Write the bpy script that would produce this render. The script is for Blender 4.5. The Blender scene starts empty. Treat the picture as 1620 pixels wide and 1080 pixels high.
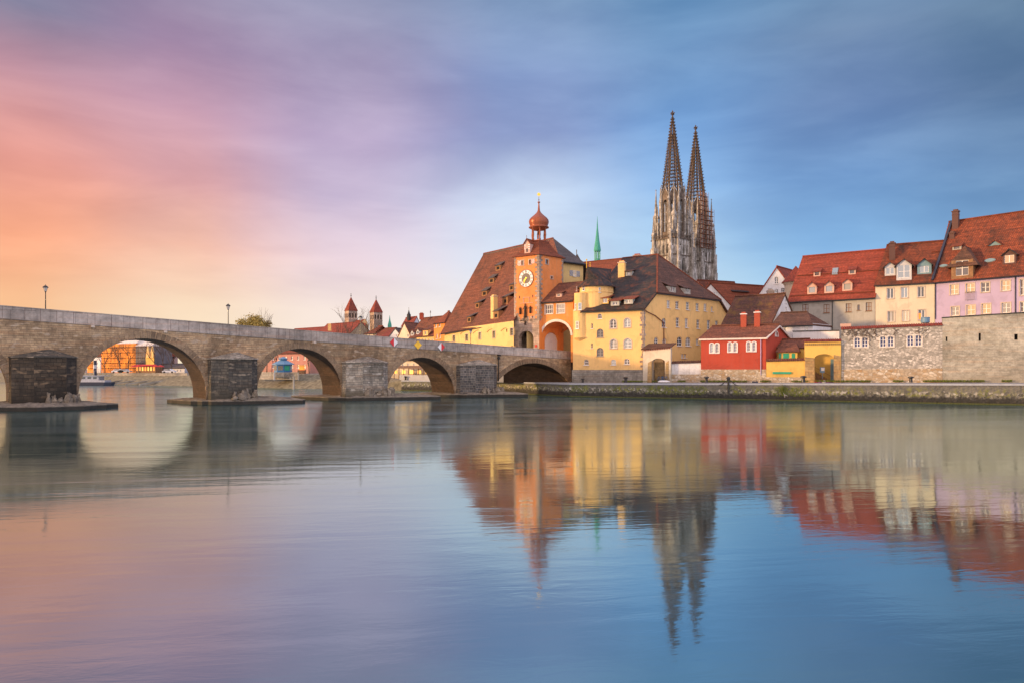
import bpy, math, random
from mathutils import Vector, geometry
random.seed(7)
R = math.radians
sc = bpy.context.scene
COL = sc.collection
# ------------------------------------------------------------------ camera, sky, sun, exposure
EH = 4.85; FP = 1100.0; HX = 810.0; HY = 584.0      # eye height, focal length (px of a 1620 wide frame), principal point, horizon row
cam = bpy.data.cameras.new('camera'); co = bpy.data.objects.new('camera', cam); COL.objects.link(co)
co.location = (0, 0, EH); co.rotation_euler = (R(90), 0, 0)
cam.sensor_width = 36; cam.lens = 36 * FP / 1620.0; cam.shift_y = (HY - 540) / 1620.0
cam.clip_start = 0.3; cam.clip_end = 9000
sc.camera = co
sc.view_settings.view_transform = 'Standard'; sc.view_settings.look = 'None'
sc.view_settings.exposure = 0.0; sc.view_settings.gamma = 1
sc.cycles.max_bounces = 6; sc.cycles.diffuse_bounces = 3; sc.cycles.glossy_bounces = 4
sc.cycles.use_denoising = True
SUN_AZ = -96.0; SUN_EL = 7.0                          # azimuth from +Y towards +X, degrees
SUN_STRENGTH = 4.6

def lin(c, k=1.0):
    o = []
    for v in c[:3]:
        v = v / 255.0
        o.append((v / 12.92 if v <= 0.04045 else ((v + 0.055) / 1.055) ** 2.4) * k)
    return (o[0], o[1], o[2], 1.0)

class NG:
    def __init__(s, nt): s.nt = nt; s.N = nt.nodes; s.L = nt.links
    def n(s, t, **kw):
        x = s.N.new(t)
        for k, v in kw.items():
            if k.startswith('i_'):
                x.inputs[k[2:].replace('_', ' ')].default_value = v
            else: setattr(x, k, v)
        return x
    def put(s, sock, v):
        if isinstance(v, bpy.types.NodeSocket): s.L.new(v, sock)
        elif v is not None: sock.default_value = v
    def math(s, op, a, b=None, c=None, clamp=False):
        x = s.N.new('ShaderNodeMath'); x.operation = op; x.use_clamp = clamp
        s.put(x.inputs[0], a); s.put(x.inputs[1], b)
        if c is not None: s.put(x.inputs[2], c)
        return x.outputs[0]
    def mix(s, f, a, b, blend='MIX'):
        x = s.N.new('ShaderNodeMix'); x.data_type = 'RGBA'; x.blend_type = blend
        s.put(x.inputs[0], f); s.put(x.inputs[6], a); s.put(x.inputs[7], b)
        return x.outputs[2]
    def rng(s, v, a, b, c=0.0, d=1.0, smooth=False):
        x = s.N.new('ShaderNodeMapRange'); x.clamp = True
        if smooth: x.interpolation_type = 'SMOOTHSTEP'
        s.put(x.inputs[0], v); x.inputs[1].default_value = a; x.inputs[2].default_value = b
        x.inputs[3].default_value = c; x.inputs[4].default_value = d
        return x.outputs[0]
    def map(s, v, sc=(1, 1, 1), loc=(0, 0, 0), rot=(0, 0, 0)):
        x = s.N.new('ShaderNodeMapping'); s.put(x.inputs[0], v)
        x.inputs['Scale'].default_value = sc; x.inputs['Location'].default_value = loc; x.inputs['Rotation'].default_value = rot
        return x.outputs[0]
    def noise(s, v, scale, detail=3, rough=.55, dist=0.0):
        x = s.N.new('ShaderNodeTexNoise'); s.put(x.inputs['Vector'], v)
        x.inputs['Scale'].default_value = scale; x.inputs['Detail'].default_value = detail
        x.inputs['Roughness'].default_value = rough; x.inputs['Distortion'].default_value = dist
        return x.outputs[0]
    def ramp(s, f, stops, interp='LINEAR'):
        x = s.N.new('ShaderNodeValToRGB'); x.color_ramp.interpolation = interp; s.put(x.inputs[0], f)
        e = x.color_ramp.elements
        while len(e) < len(stops): e.new(0.5)
        for el, (p, c) in zip(e, stops): el.position = p; el.color = c
        return x.outputs[0]

def build_world():
    w = bpy.data.worlds.new('World'); sc.world = w; w.use_nodes = True
    nt = w.node_tree; nt.nodes.clear(); g = NG(nt)
    tc = g.n('ShaderNodeTexCoord').outputs['Generated']
    # soft cloud streaks, laid out on the direction itself
    warp = g.n('ShaderNodeTexNoise'); g.L.new(g.map(tc, (1.6, 1.6, 4.0), (3.1, .4, 1.2), (0, R(-18), 0)), warp.inputs['Vector'])
    warp.inputs['Scale'].default_value = 1.0; warp.inputs['Detail'].default_value = 4; warp.inputs['Roughness'].default_value = .5
    sub = g.n('ShaderNodeVectorMath', operation='SUBTRACT'); g.L.new(warp.outputs[1], sub.inputs[0]); sub.inputs[1].default_value = (.5, .5, .5)
    scl = g.n('ShaderNodeVectorMath', operation='MULTIPLY'); g.L.new(sub.outputs[0], scl.inputs[0]); scl.inputs[1].default_value = (.16, .16, .11)
    add = g.n('ShaderNodeVectorMath', operation='ADD'); g.L.new(tc, add.inputs[0]); g.L.new(scl.outputs[0], add.inputs[1])
    sp = g.n('ShaderNodeSeparateXYZ'); g.L.new(add.outputs[0], sp.inputs[0])
    az = g.math('ARCTAN2', sp.outputs[0], sp.outputs[1])
    fa = g.math('MULTIPLY_ADD', az, 1 / (2 * math.pi), 0.5)
    hz = g.math('SQRT', g.math('ADD', g.math('MULTIPLY', sp.outputs[0], sp.outputs[0]), g.math('MULTIPLY', sp.outputs[1], sp.outputs[1])))
    el = g.math('MULTIPLY', g.math('ARCTAN2', sp.outputs[2], hz), 180 / math.pi)
    AZ = [-180, -90, -58, -36.4, -26, -13.8, 0, 13.8, 26, 36.4, 70, 120, 179.9]
    BK = (226, 206, 192)
    ROWS = []
    for e, front, l1, l2, r1, r2 in (
      (0,  [(255,210,152),(255,238,206),(255,244,228),(244,241,239),(212,233,243),(170,211,239),(150,191,225)], (255,180,115), (250,170,110), (160,185,215), (185,185,205)),
      (5,  [(255,196,146),(255,226,194),(253,236,226),(234,235,241),(196,223,241),(158,205,237),(140,183,221)], (255,168,108), (240,165,125), (150,175,210), (185,185,205)),
      (9,  [(252,170,130),(248,192,168),(230,208,218),(210,223,242),(172,209,241),(132,183,231),(118,165,209)], (248,150,110), (225,155,135), (130,160,200), (185,185,205)),
      (13.5,[(240,162,146),(228,170,170),(210,194,220),(200,217,242),(132,179,231),(114,159,211),(100,141,187)], (230,140,120), (205,150,145), (120,150,195), (185,185,205)),
      (18.5,[(196,146,160),(206,160,180),(196,178,210),(146,165,211),(114,163,219),(108,141,189),(90,123,163)], (190,130,140), (180,145,155), (115,140,185), (185,185,205)),
      (23, [(134,132,160),(172,146,176),(160,150,184),(132,157,205),(110,153,201),(102,133,173),(84,119,153)], (135,120,145), (160,140,160), (105,130,180), (185,185,205)),
      (28, [(120,132,162),(142,138,168),(144,150,182),(128,159,197),(98,147,191),(90,133,173),(78,119,155)], (120,120,150), (155,145,165), (105,130,180), (185,185,205)),
      (60, [(170,170,195)]*7, (170,165,180), (190,175,175), (160,165,190), (190,188,198))):
        ROWS.append((e, [BK, l2, l1] + front + [r1, r2, BK]))
    col = None; prev = None
    for i, (e, cs) in enumerate(ROWS):
        r = g.ramp(fa, [((a + 180) / 360.0, lin(c)) for a, c in zip(AZ, cs)], 'EASE')
        col = r if col is None else g.mix(g.rng(el, prev, e, smooth=False), col, r)
        prev = e
    # cloud streaks running from the lower left to the upper right
    st = g.map(tc, (1.5, 1.5, 5.0), (0, 0, 0), (0, R(-22), 0))
    n1 = g.noise(st, 1.3, 4, .5, .5)
    n2 = g.noise(g.map(tc, (2.2, 2.2, 9), (5, 2, 1), (0, R(-26), 0)), 1.8, 5, .58, .4)
    cl = g.rng(g.math('ADD', g.math('MULTIPLY', n1, .65), g.math('MULTIPLY', n2, .35)), .36, .66, smooth=True)
    dark = g.mix(1.0, col, (.82, .80, .84, 1), 'MULTIPLY')
    lite = g.mix(.06, g.mix(1.0, col, (1.10, 1.08, 1.05, 1), 'MULTIPLY'), (.85, .84, .86, 1))
    col0 = col; col = g.mix(cl, dark, lite)
    col = g.mix(g.rng(el, 1.0, 12.0, .75, 0), col, col0)
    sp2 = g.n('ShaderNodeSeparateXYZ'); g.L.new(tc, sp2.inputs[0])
    # sky boosted behind the camera and overhead as added fill light
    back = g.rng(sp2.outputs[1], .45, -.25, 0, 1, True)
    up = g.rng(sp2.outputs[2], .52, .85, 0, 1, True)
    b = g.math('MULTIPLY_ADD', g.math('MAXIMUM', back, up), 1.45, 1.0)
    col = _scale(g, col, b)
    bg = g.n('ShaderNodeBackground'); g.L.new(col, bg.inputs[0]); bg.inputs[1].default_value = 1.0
    sky = g.n('ShaderNodeTexSky'); sky.sky_type = 'NISHITA'; sky.sun_disc = False
    sky.sun_elevation = R(SUN_EL); sky.sun_rotation = R(SUN_AZ)
    bg2 = g.n('ShaderNodeBackground'); g.L.new(sky.outputs[0], bg2.inputs[0]); bg2.inputs[1].default_value = 0.008
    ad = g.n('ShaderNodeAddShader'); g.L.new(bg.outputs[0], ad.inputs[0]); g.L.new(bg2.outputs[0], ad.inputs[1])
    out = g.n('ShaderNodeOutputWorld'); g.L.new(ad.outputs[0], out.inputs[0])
def _scale(g, col, f):
    x = g.N.new('ShaderNodeVectorMath'); x.operation = 'SCALE'
    g.L.new(col, x.inputs[0]); g.L.new(f, x.inputs['Scale']); return x.outputs[0]
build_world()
sl = bpy.data.lights.new('sun', 'SUN'); so = bpy.data.objects.new('sun', sl); COL.objects.link(so)
sl.energy = SUN_STRENGTH; sl.angle = R(4); sl.color = (1.0, .62, .28)
_d = Vector((math.sin(R(SUN_AZ)) * math.cos(R(SUN_EL)), math.cos(R(SUN_AZ)) * math.cos(R(SUN_EL)), math.sin(R(SUN_EL))))
so.rotation_euler = _d.to_track_quat('Z', 'Y').to_euler(); so.location = _d * 300

# ------------------------------------------------------------------ materials
MATS = {}
def newmat(name):
    m = bpy.data.materials.new(name); m.use_nodes = True; m.node_tree.nodes.clear()
    g = NG(m.node_tree)
    p = g.n('ShaderNodeBsdfPrincipled'); o = g.n('ShaderNodeOutputMaterial'); g.L.new(p.outputs[0], o.inputs[0])
    MATS[name] = m
    return m, g, p
def bump(g, p, h, strength=.4, dist=.05):
    b = g.n('ShaderNodeBump'); b.inputs['Strength'].default_value = strength; b.inputs['Distance'].default_value = dist
    g.L.new(h, b.inputs['Height']); g.L.new(b.outputs[0], p.inputs['Normal'])
def plain(name, c, rough=.6, metal=0.0, emit=None, es=1.0, var=.12, vs=2.0):
    m, g, p = newmat(name)
    uv = g.n('ShaderNodeTexCoord').outputs['UV']
    c = tuple(c) + (1,) if len(c) == 3 else c
    nz = g.noise(uv, vs, 4)
    f = g.rng(nz, .3, .7, 1 - var, 1 + var)
    g.L.new(_scale(g, g.n('ShaderNodeRGB').outputs[0], f), p.inputs['Base Color'])
    g.N[[n.name for n in g.N if n.type == 'RGB'][0]].outputs[0].default_value = c
    p.inputs['Roughness'].default_value = rough; p.inputs['Metallic'].default_value = metal
    if emit: p.inputs['Emission Color'].default_value = tuple(emit) + (1,); p.inputs['Emission Strength'].default_value = es
    return m
def stucco(name, c, var=.16, dirt=(.22, .20, .17), dirtf=.28, bs=.3):
    m, g, p = newmat(name)
    uv = g.n('ShaderNodeTexCoord').outputs['UV']
    c = tuple(c) + (1,)
    a = g.noise(uv, .22, 5, .6); b = g.noise(uv, 1.7, 5, .65)
    s = g.noise(g.map(uv, (1.6, .12, 1)), 1.0, 4, .6)
    f = g.math('ADD', g.math('MULTIPLY', a, .45), g.math('MULTIPLY', b, .3)); f = g.math('ADD', f, g.math('MULTIPLY', s, .25))
    base = g.n('ShaderNodeRGB'); base.outputs[0].default_value = c
    col = _scale(g, base.outputs[0], g.rng(f, .33, .66, 1 - var, 1 + var * .7))
    d = g.rng(g.math('ADD', g.math('MULTIPLY', s, .6), g.math('MULTIPLY', b, .4)), .50, .72, 0, dirtf, True)
    col = g.mix(d, col, tuple(dirt) + (1,))
    zp = g.n('ShaderNodeSeparateXYZ'); g.L.new(g.n('ShaderNodeNewGeometry').outputs['Position'], zp.inputs[0])
    zz = g.math('ADD', zp.outputs[2], g.math('MULTIPLY', g.math('SUBTRACT', b, .5), 5.0))
    col = g.mix(g.rng(zz, 3.2, 6.2, .38, 0, True), col, tuple(dirt) + (1,))
    drip = g.noise(g.map(uv, (3.2, .10, 1), (4, 1, 0)), 1.0, 5, .65)
    col = g.mix(g.math('MULTIPLY', g.rng(drip, .54, .70, 0, dirtf * 1.2, True), g.rng(a, .35, .6)), col, tuple(dirt) + (1,))
    patch = g.noise(g.map(uv, (1, 1, 1), (11, 5, 0)), .35, 3, .5, 1.2)
    col = _scale(g, col, g.rng(patch, .56, .60, 1, .90))
    g.L.new(col, p.inputs['Base Color']); p.inputs['Roughness'].default_value = .9; p.inputs['Specular IOR Level'].default_value = .2
    bump(g, p, g.noise(uv, 9, 4, .7), bs, .04)
    return m
def tiles(name, c1, c2, dark, df=.55, row=.30, ww=.26, moss=None):
    m, g, p = newmat(name)
    uv = g.n('ShaderNodeTexCoord').outputs['UV']
    br = g.n('ShaderNodeTexBrick'); g.L.new(uv, br.inputs['Vector'])
    br.inputs['Color1'].default_value = tuple(c1) + (1,); br.inputs['Color2'].default_value = tuple(c2) + (1,)
    br.inputs['Mortar'].default_value = tuple(dark) + (1,)
    br.inputs['Scale'].default_value = 1; br.inputs['Brick Width'].default_value = ww; br.inputs['Row Height'].default_value = row
    br.inputs['Mortar Size'].default_value = .028; br.inputs['Mortar Smooth'].default_value = .4; br.inputs['Bias'].default_value = 0
    n1 = g.noise(uv, .16, 6, .68, .5); n2 = g.noise(g.map(uv, (1, .45, 1)), .9, 5, .7)
    f = g.math('ADD', g.math('MULTIPLY', n1, .55), g.math('MULTIPLY', n2, .45))
    col = g.mix(g.rng(f, .42, .66, 0, df, True), br.outputs[0], tuple(dark) + (1,))
    n3 = g.noise(uv, 2.6, 4, .7)
    cs = g.noise(g.map(uv, (.22, 2.4, 1), (3, 0, 0)), 1.0, 4, .7)
    col = _scale(g, col, g.rng(cs, .36, .64, .70, 1.25))
    col = _scale(g, col, g.rng(n3, .3, .7, .72, 1.3))
    if moss:
        n4 = g.noise(uv, .5, 6, .75, .3)
        col = g.mix(g.rng(n4, .50, .62, 0, .75), col, tuple(moss) + (1,))
    g.L.new(col, p.inputs['Base Color']); p.inputs['Roughness'].default_value = .82; p.inputs['Specular IOR Level'].default_value = .3
    bump(g, p, g.math('ADD', br.outputs[1], g.math('MULTIPLY', n3, -1.2)), .7, -.05)
    return m
def ashlar(name, c1, c2, mort, w=.8, h=.36, stain=(.10, .085, .07), sf=.5, pale=None, tide=None, ms=.018):
    m, g, p = newmat(name)
    tc = g.n('ShaderNodeTexCoord'); uv = tc.outputs['UV']
    wv = g.n('ShaderNodeTexNoise'); g.L.new(uv, wv.inputs['Vector']); wv.inputs['Scale'].default_value = .9
    off = g.n('ShaderNodeVectorMath', operation='MULTIPLY_ADD'); g.L.new(wv.outputs[1], off.inputs[0]); off.inputs[1].default_value = (.12, .10, 0); g.L.new(uv, off.inputs[2])
    br = g.n('ShaderNodeTexBrick'); g.L.new(off.outputs[0], br.inputs['Vector'])
    br.inputs['Color1'].default_value = tuple(c1) + (1,); br.inputs['Color2'].default_value = tuple(c2) + (1,)
    br.inputs['Mortar'].default_value = tuple(mort) + (1,)
    br.inputs['Scale'].default_value = 1; br.inputs['Brick Width'].default_value = w; br.inputs['Row Height'].default_value = h
    br.inputs['Mortar Size'].default_value = ms; br.inputs['Mortar Smooth'].default_value = .3
    br.offset = .5; br.squash = .7; br.squash_frequency = 3
    n1 = g.noise(uv, .22, 6, .65, .4); n2 = g.noise(uv, 1.3, 5, .7); n3 = g.noise(g.map(uv, (.8, .15, 1)), 1, 4, .6)
    col = g.mix(g.rng(g.math('ADD', g.math('MULTIPLY', n1, .5), g.math('MULTIPLY', n3, .5)), .44, .66, 0, sf, True), br.outputs[0], tuple(stain) + (1,))
    rp = g.noise(g.map(uv, (.5, 1, 1), (2, 9, 0)), .16, 4, .6, .8)
    col = _scale(g, col, g.rng(rp, .36, .64, .72, 1.28))
    r2 = g.noise(g.map(uv, (.12, 1.9, 1), (6, 1, 0)), 1.0, 3, .6)
    col = g.mix(g.rng(r2, .50, .66, 0, .35), col, g.mix(1.0, col, (1.25, .92, .72, 1), 'MULTIPLY'))
    if pale:
        pn = g.noise(g.map(uv, (1.2, 2.7, 1), (7, 3, 0)), .7, 2, .4)
        col = g.mix(g.rng(pn, .60, .68, 0, .8), col, tuple(pale) + (1,))
    col = _scale(g, col, g.rng(n2, .3, .7, .7, 1.32))
    if tide:     # wet, algae dark band the river leaves, with a ragged upper limit
        z = g.n('ShaderNodeSeparateXYZ'); g.L.new(g.n('ShaderNodeNewGeometry').outputs['Position'], z.inputs[0])
        zz = g.math('ADD', z.outputs[2], g.math('MULTIPLY', g.math('SUBTRACT', g.noise(uv, 1.1, 5, .7), .5), 1.3))
        col = g.mix(g.rng(zz, tide[0], tide[1], .88, 0), col, tuple(tide[2]) + (1,))
    g.L.new(col, p.inputs['Base Color']); p.inputs['Roughness'].default_value = .88; p.inputs['Specular IOR Level'].default_value = .25
    bump(g, p, g.math('ADD', g.math('MULTIPLY', br.outputs[1], -1), g.math('MULTIPLY', n2, 1.0)), .7, .06)
    return m
def rubble(name, c1, c2, c3, mort, sc_=2.6, f=1.0):
    m, g, p = newmat(name)
    uv = g.n('ShaderNodeTexCoord').outputs['UV']
    v = g.n('ShaderNodeTexVoronoi'); g.L.new(g.map(uv, (1, 1.7, 1)), v.inputs['Vector']); v.inputs['Scale'].default_value = sc_
    e = g.n('ShaderNodeTexVoronoi', feature='DISTANCE_TO_EDGE'); g.L.new(g.map(uv, (1, 1.7, 1)), e.inputs['Vector']); e.inputs['Scale'].default_value = sc_
    s = g.n('ShaderNodeSeparateColor'); g.L.new(v.outputs['Color'], s.inputs[0])
    col = g.ramp(s.outputs[0], [(0, tuple(c1) + (1,)), (.55, tuple(c2) + (1,)), (1, tuple(c3) + (1,))])
    col = g.mix(g.rng(e.outputs[0], .03, .10, 1, 0), col, tuple(mort) + (1,))
    n1 = g.noise(uv, .35, 5, .6)
    col = g.mix(g.rng(n1, .45, .62, 0, .55, True), col, tuple(mort) + (1,))
    col = _scale(g, col, g.rng(g.noise(uv, 3, 4, .7), .3, .7, .8, 1.2))
    g.L.new(col, p.inputs['Base Color']); p.inputs['Roughness'].default_value = .9
    bump(g, p, g.math('ADD', e.outputs[0], g.noise(uv, 6, 3)), .6, .06)
    return m
def quaymat(name):
    m, g, p = newmat(name)
    tc = g.n('ShaderNodeTexCoord'); uv = tc.outputs['UV']
    z = g.n('ShaderNodeSeparateXYZ'); g.L.new(g.n('ShaderNodeNewGeometry').outputs['Position'], z.inputs[0])
    nn = g.noise(uv, 1.6, 6, .75); nb = g.noise(g.map(uv, (1, .3, 1)), .25, 4, .6)
    zz = g.math('ADD', z.outputs[2], g.math('MULTIPLY', g.math('SUBTRACT', nn, .5), 1.5))
    v = g.n('ShaderNodeTexVoronoi'); g.L.new(uv, v.inputs['Vector']); v.inputs['Scale'].default_value = 3.2
    s = g.n('ShaderNodeSeparateColor'); g.L.new(v.outputs['Color'], s.inputs[0])
    stones = g.ramp(s.outputs[0], [(0, (.05, .05, .045, 1)), (.6, (.16, .15, .13, 1)), (1, (.42, .40, .36, 1))])
    conc = _scale(g, g.ramp(g.noise(uv, .8, 6, .7), [(.3, (.08, .078, .072, 1)), (.7, (.17, .16, .145, 1))]), g.rng(nn, .3, .7, .8, 1.2))
    col = g.mix(g.rng(zz, 1.4, 1.75), stones, conc)
    mossf = g.math('MULTIPLY', g.rng(nb, .42, .58, .15, 1, True), g.rng(nn, .46, .58, 0, 1, True))
    mossf = g.math('MULTIPLY', mossf, g.math('MULTIPLY', g.rng(zz, .9, 1.3), g.rng(zz, 2.5, 1.9)))
    col = g.mix(mossf, col, (.16, .17, .02, 1))
    col = g.mix(g.rng(zz, .75, 1.25, .93, 0), col, (.018, .017, .015, 1))
    col = g.mix(g.rng(z.outputs[2], .10, .22, .8, 0), col, (.07, .08, .01, 1))
    g.L.new(col, p.inputs['Base Color']); p.inputs['Roughness'].default_value = .85
    bump(g, p, g.math('ADD', nn, v.outputs[0]), .8, .12)
    return m
def rockmat(name, tide=True):
    m, g, p = newmat(name)
    uv = g.n('ShaderNodeTexCoord').outputs['UV']
    n = g.noise(uv, .8, 6, .72); n2 = g.noise(uv, 4, 4, .7)
    col = g.ramp(n, [(.3, (.07, .06, .05, 1)), (.5, (.20, .165, .13, 1)), (.7, (.34, .29, .23, 1))])
    col = g.mix(g.rng(n2, .55, .75, 0, .5), col, (.05, .045, .035, 1))
    z = g.n('ShaderNodeSeparateXYZ'); g.L.new(g.n('ShaderNodeNewGeometry').outputs['Position'], z.inputs[0])
    zz = g.math('ADD', z.outputs[2], g.math('MULTIPLY', g.math('SUBTRACT', n2, .5), .25))
    col = g.mix(g.rng(zz, .40, .52, .93, 0), col, (.012, .011, .009, 1))
    g.L.new(col, p.inputs['Base Color']); p.inputs['Roughness'].default_value = .85
    bump(g, p, g.math('ADD', n, n2), .8, .12)
    return m
def watermat():
    m = bpy.data.materials.new('river_water'); m.use_nodes = True; m.node_tree.nodes.clear(); g = NG(m.node_tree)
    pos = g.n('ShaderNodeNewGeometry').outputs['Position']
    flow = g.map(pos, (1, 1, 1), (0, 0, 0), (0, 0, R(-8)))
    big = g.noise(g.map(flow, (.035, .16, 1)), 1.0, 4, .55, .8)
    mid = g.noise(g.map(flow, (.5, 1.5, 1)), 1.0, 4, .6, .5)
    fine = g.noise(g.map(flow, (2.2, 5.0, 1)), 1.0, 3, .5)
    ps = g.n('ShaderNodeSeparateXYZ'); g.L.new(pos, ps.inputs[0])       # the current is broken up by the bridge piers, calmer farther down
    rough = g.math('ADD', g.rng(big, .40, .62, .045, .10, True), g.rng(ps.outputs[1], 22, 75, 0, .085, True))
    swell = g.noise(g.map(flow, (.05, .42, 1), (3, 8, 0)), 1.0, 3, .5, .6)
    b = g.n('ShaderNodeBump'); b.inputs['Strength'].default_value = .16; b.inputs['Distance'].default_value = .05
    g.L.new(g.math('ADD', g.math('MULTIPLY', swell, 2.0), g.math('ADD', g.math('MULTIPLY', mid, .65), g.math('MULTIPLY', fine, .12))), b.inputs['Height'])
    gl = g.n('ShaderNodeBsdfGlossy'); gl.inputs['Color'].default_value = (.73, .87, .87, 1); g.L.new(rough, gl.inputs['Roughness']); g.L.new(b.outputs[0], gl.inputs['Normal'])
    df = g.n('ShaderNodeBsdfDiffuse'); df.inputs['Color'].default_value = (.008, .046, .050, 1)
    lw = g.n('ShaderNodeFresnel'); lw.inputs[0].default_value = 1.8
    f = g.math('MULTIPLY_ADD', lw.outputs[0], .18, .66, clamp=True)
    mx = g.n('ShaderNodeMixShader'); g.L.new(f, mx.inputs[0]); g.L.new(df.outputs[0], mx.inputs[1]); g.L.new(gl.outputs[0], mx.inputs[2])
    o = g.n('ShaderNodeOutputMaterial'); g.L.new(mx.outputs[0], o.inputs[0])
    MATS['water'] = m

stucco('white_plaster', (.74, .75, .79)); stucco('pale_plaster', (.52, .53, .56)); stucco('grey_plaster', (.40, .39, .36), .2)
stucco('yellow_plaster', (.82, .53, .22), .14, (.48, .34, .18), .4); stucco('deep_yellow_plaster', (.70, .46, .13), .12, (.45, .3, .1), .25)
stucco('orange_plaster', (.74, .27, .075), .16, (.50, .34, .22), .45); stucco('peach_plaster', (.74, .26, .085), .16, (.44, .27, .18), .5); stucco('cream_plaster', (.68, .60, .47)); stucco('warm_cream_plaster', (.72, .52, .23), .14)
stucco('violet_plaster', (.44, .375, .58), .12, (.4, .32, .38), .3); stucco('red_plaster', (.42, .070, .045), .16, (.22, .09, .08), .35)
stucco('pink_plaster', (.50, .25, .22)); stucco('olive_render', (.42, .40, .33), .28, (.20, .19, .16), .7, .6)
stucco('pinkish_plaster', (.60, .40, .34)); stucco('shaded_plaster', (.34, .28, .20)); stucco('wood_panel', (.30, .16, .08))
tiles('brown_tiles', (.29, .10, .055), (.18, .062, .04), (.07, .04, .032), .7)
tiles('rust_tiles', (.30, .075, .035), (.22, .06, .03), (.10, .04, .025), .4)
tiles('red_tiles', (.36, .068, .038), (.27, .052, .034), (.12, .04, .032), .5)
tiles('orange_tiles', (.33, .078, .032), (.20, .050, .026), (.048, .028, .023), .95)
tiles('dark_tiles', (.19, .085, .055), (.13, .062, .045), (.055, .038, .034), .8)
tiles('black_tiles', (.060, .050, .048), (.040, .038, .040), (.020, .020, .024), .6, moss=(.16, .06, .035))
tiles('mossy_tiles', (.17, .065, .045), (.11, .05, .04), (.045, .032, .03), .7, moss=(.16, .09, .03))
tiles('grey_tiles', (.15, .12, .115), (.11, .09, .09), (.06, .05, .05), .5)
ashlar('bridge_stone', (.42, .30, .185), (.29, .20, .125), (.22, .16, .11), .72, .27, (.13, .095, .07), .6, pale=(.42, .33, .25), tide=(.7, 1.5, (.10, .075, .06)))
ashlar('arch_stone', (.27, .19, .125), (.21, .15, .10), (.17, .12, .09), .55, 1.1, (.09, .065, .05), .5)
ashlar('shaded_barrel_stone', (.060, .038, .027), (.042, .028, .020), (.045, .03, .022), .8, .34, (.05, .035, .03), .6)  # barrel stone darkened so shade under the arches is in its colour
ashlar('pier_dark_stone', (.045, .037, .030), (.095, .072, .052), (.035, .03, .027), .85, .44, (.030, .026, .024), .8, pale=(.20, .14, .09), tide=(1.0, 3.2, (.03, .026, .022)), ms=.03)
ashlar('pier_grey_stone', (.13, .112, .09), (.07, .064, .058), (.04, .04, .037), .85, .40, (.045, .045, .044), .75, pale=(.26, .21, .16), tide=(1.0, 2.8, (.06, .055, .045)), ms=.03)
ashlar('pier_pale_stone', (.38, .33, .27), (.23, .205, .175), (.12, .11, .10), .85, .36, (.085, .08, .075), .65, pale=(.46, .42, .37), tide=(.9, 1.9, (.10, .085, .06)), ms=.025)
ashlar('pier_block_stone', (.055, .055, .060), (.13, .12, .115), (.26, .23, .20), .75, .42, (.10, .09, .08), .5, ms=.03)
ashlar('parapet_stone', (.38, .33, .30), (.32, .28, .26), (.17, .15, .14), 1.9, 3.0, (.19, .17, .16), .6)
ashlar('plinth_stone', (.33, .31, .28), (.25, .235, .21), (.18, .165, .15), .9, .4, (.14, .13, .11), .5)
ashlar('ochre_stone', (.42, .29, .13), (.34, .24, .13), (.22, .17, .11), .7, .45, (.2, .15, .09), .5)
ashlar('tower_stone', (.50, .39, .32), (.40, .31, .26), (.32, .25, .21), .7, .38, (.16, .12, .10), .5)
ashlar('quoin_stone', (.40, .31, .25), (.30, .25, .22), (.18, .15, .13), .8, .5, (.16, .13, .11), .4)
ashlar('render_stone', (.35, .34, .30), (.32, .31, .275), (.285, .275, .245), .62, .24, (.25, .24, .20), .7, pale=(.42, .41, .37), tide=(2.6, 4.2, (.30, .28, .24)), ms=.02)
rubble('rubble_stone', (.22, .21, .19), (.46, .43, .40), (.66, .63, .60), (.26, .25, .235), 2.2)
rubble('rubble_base_stone', (.34, .22, .11), (.48, .40, .30), (.60, .56, .50), (.30, .25, .19), 1.6)
quaymat('quay_wall_stone'); rockmat('starling_rock'); watermat()
def cathedralmat(name, a, b, c):
    m, g, p = newmat(name)
    uv = g.n('ShaderNodeTexCoord').outputs['UV']
    s = g.noise(g.map(uv, (.9, .16, 1)), 1.0, 6, .72, .3); n = g.noise(uv, .55, 6, .75)
    col = g.ramp(g.math('ADD', g.math('MULTIPLY', s, .55), g.math('MULTIPLY', n, .45)), [(.38, a), (.52, b), (.62, c)])
    g.L.new(col, p.inputs['Base Color']); p.inputs['Roughness'].default_value = .9
    bump(g, p, n, .6, .25)
cathedralmat('cathedral_stone', (.055, .048, .042, 1), (.34, .32, .30, 1), (.76, .74, .74, 1))
cathedralmat('cathedral_dark_stone', (.045, .036, .03, 1), (.13, .10, .08, 1), (.28, .22, .18, 1))
cathedralmat('spire_stone', (.03, .022, .017, 1), (.095, .066, .048, 1), (.22, .16, .12, 1))
plain('void', (.012, .010, .010), 1.0); plain('dark_interior', (.03, .022, .018), 1.0)
plain('white_paint', (.74, .74, .76), .5, var=.05); plain('brown_paint', (.20, .09, .04), .5); plain('grey_paint', (.25, .25, .25), .5)
plain('dark_metal', (.03, .03, .032), .4, .3); plain('copper_green', (.05, .33, .25), .6, var=.25); plain('rust_metal', (.18, .06, .03), .6)
plain('red_copper', (.30, .085, .04), .42, .35, var=.25, vs=3); plain('gold', (1.0, .62, .08), .3, .9); plain('bronze', (.05, .028, .018), .5, .5)
plain('stone_trim', (.50, .42, .36), .85); plain('pale_trim', (.66, .60, .56), .85); plain('red_paint', (.62, .02, .025), .45); plain('yellow_paint', (.85, .50, .03), .45)
plain('chimney_brick', (.36, .07, .04), .85, var=.25, vs=6); plain('dark_brick', (.10, .05, .045), .85); plain('green_paint', (.015, .30, .19), .5); plain('blue_paint', (.02, .14, .34), .5)
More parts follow.
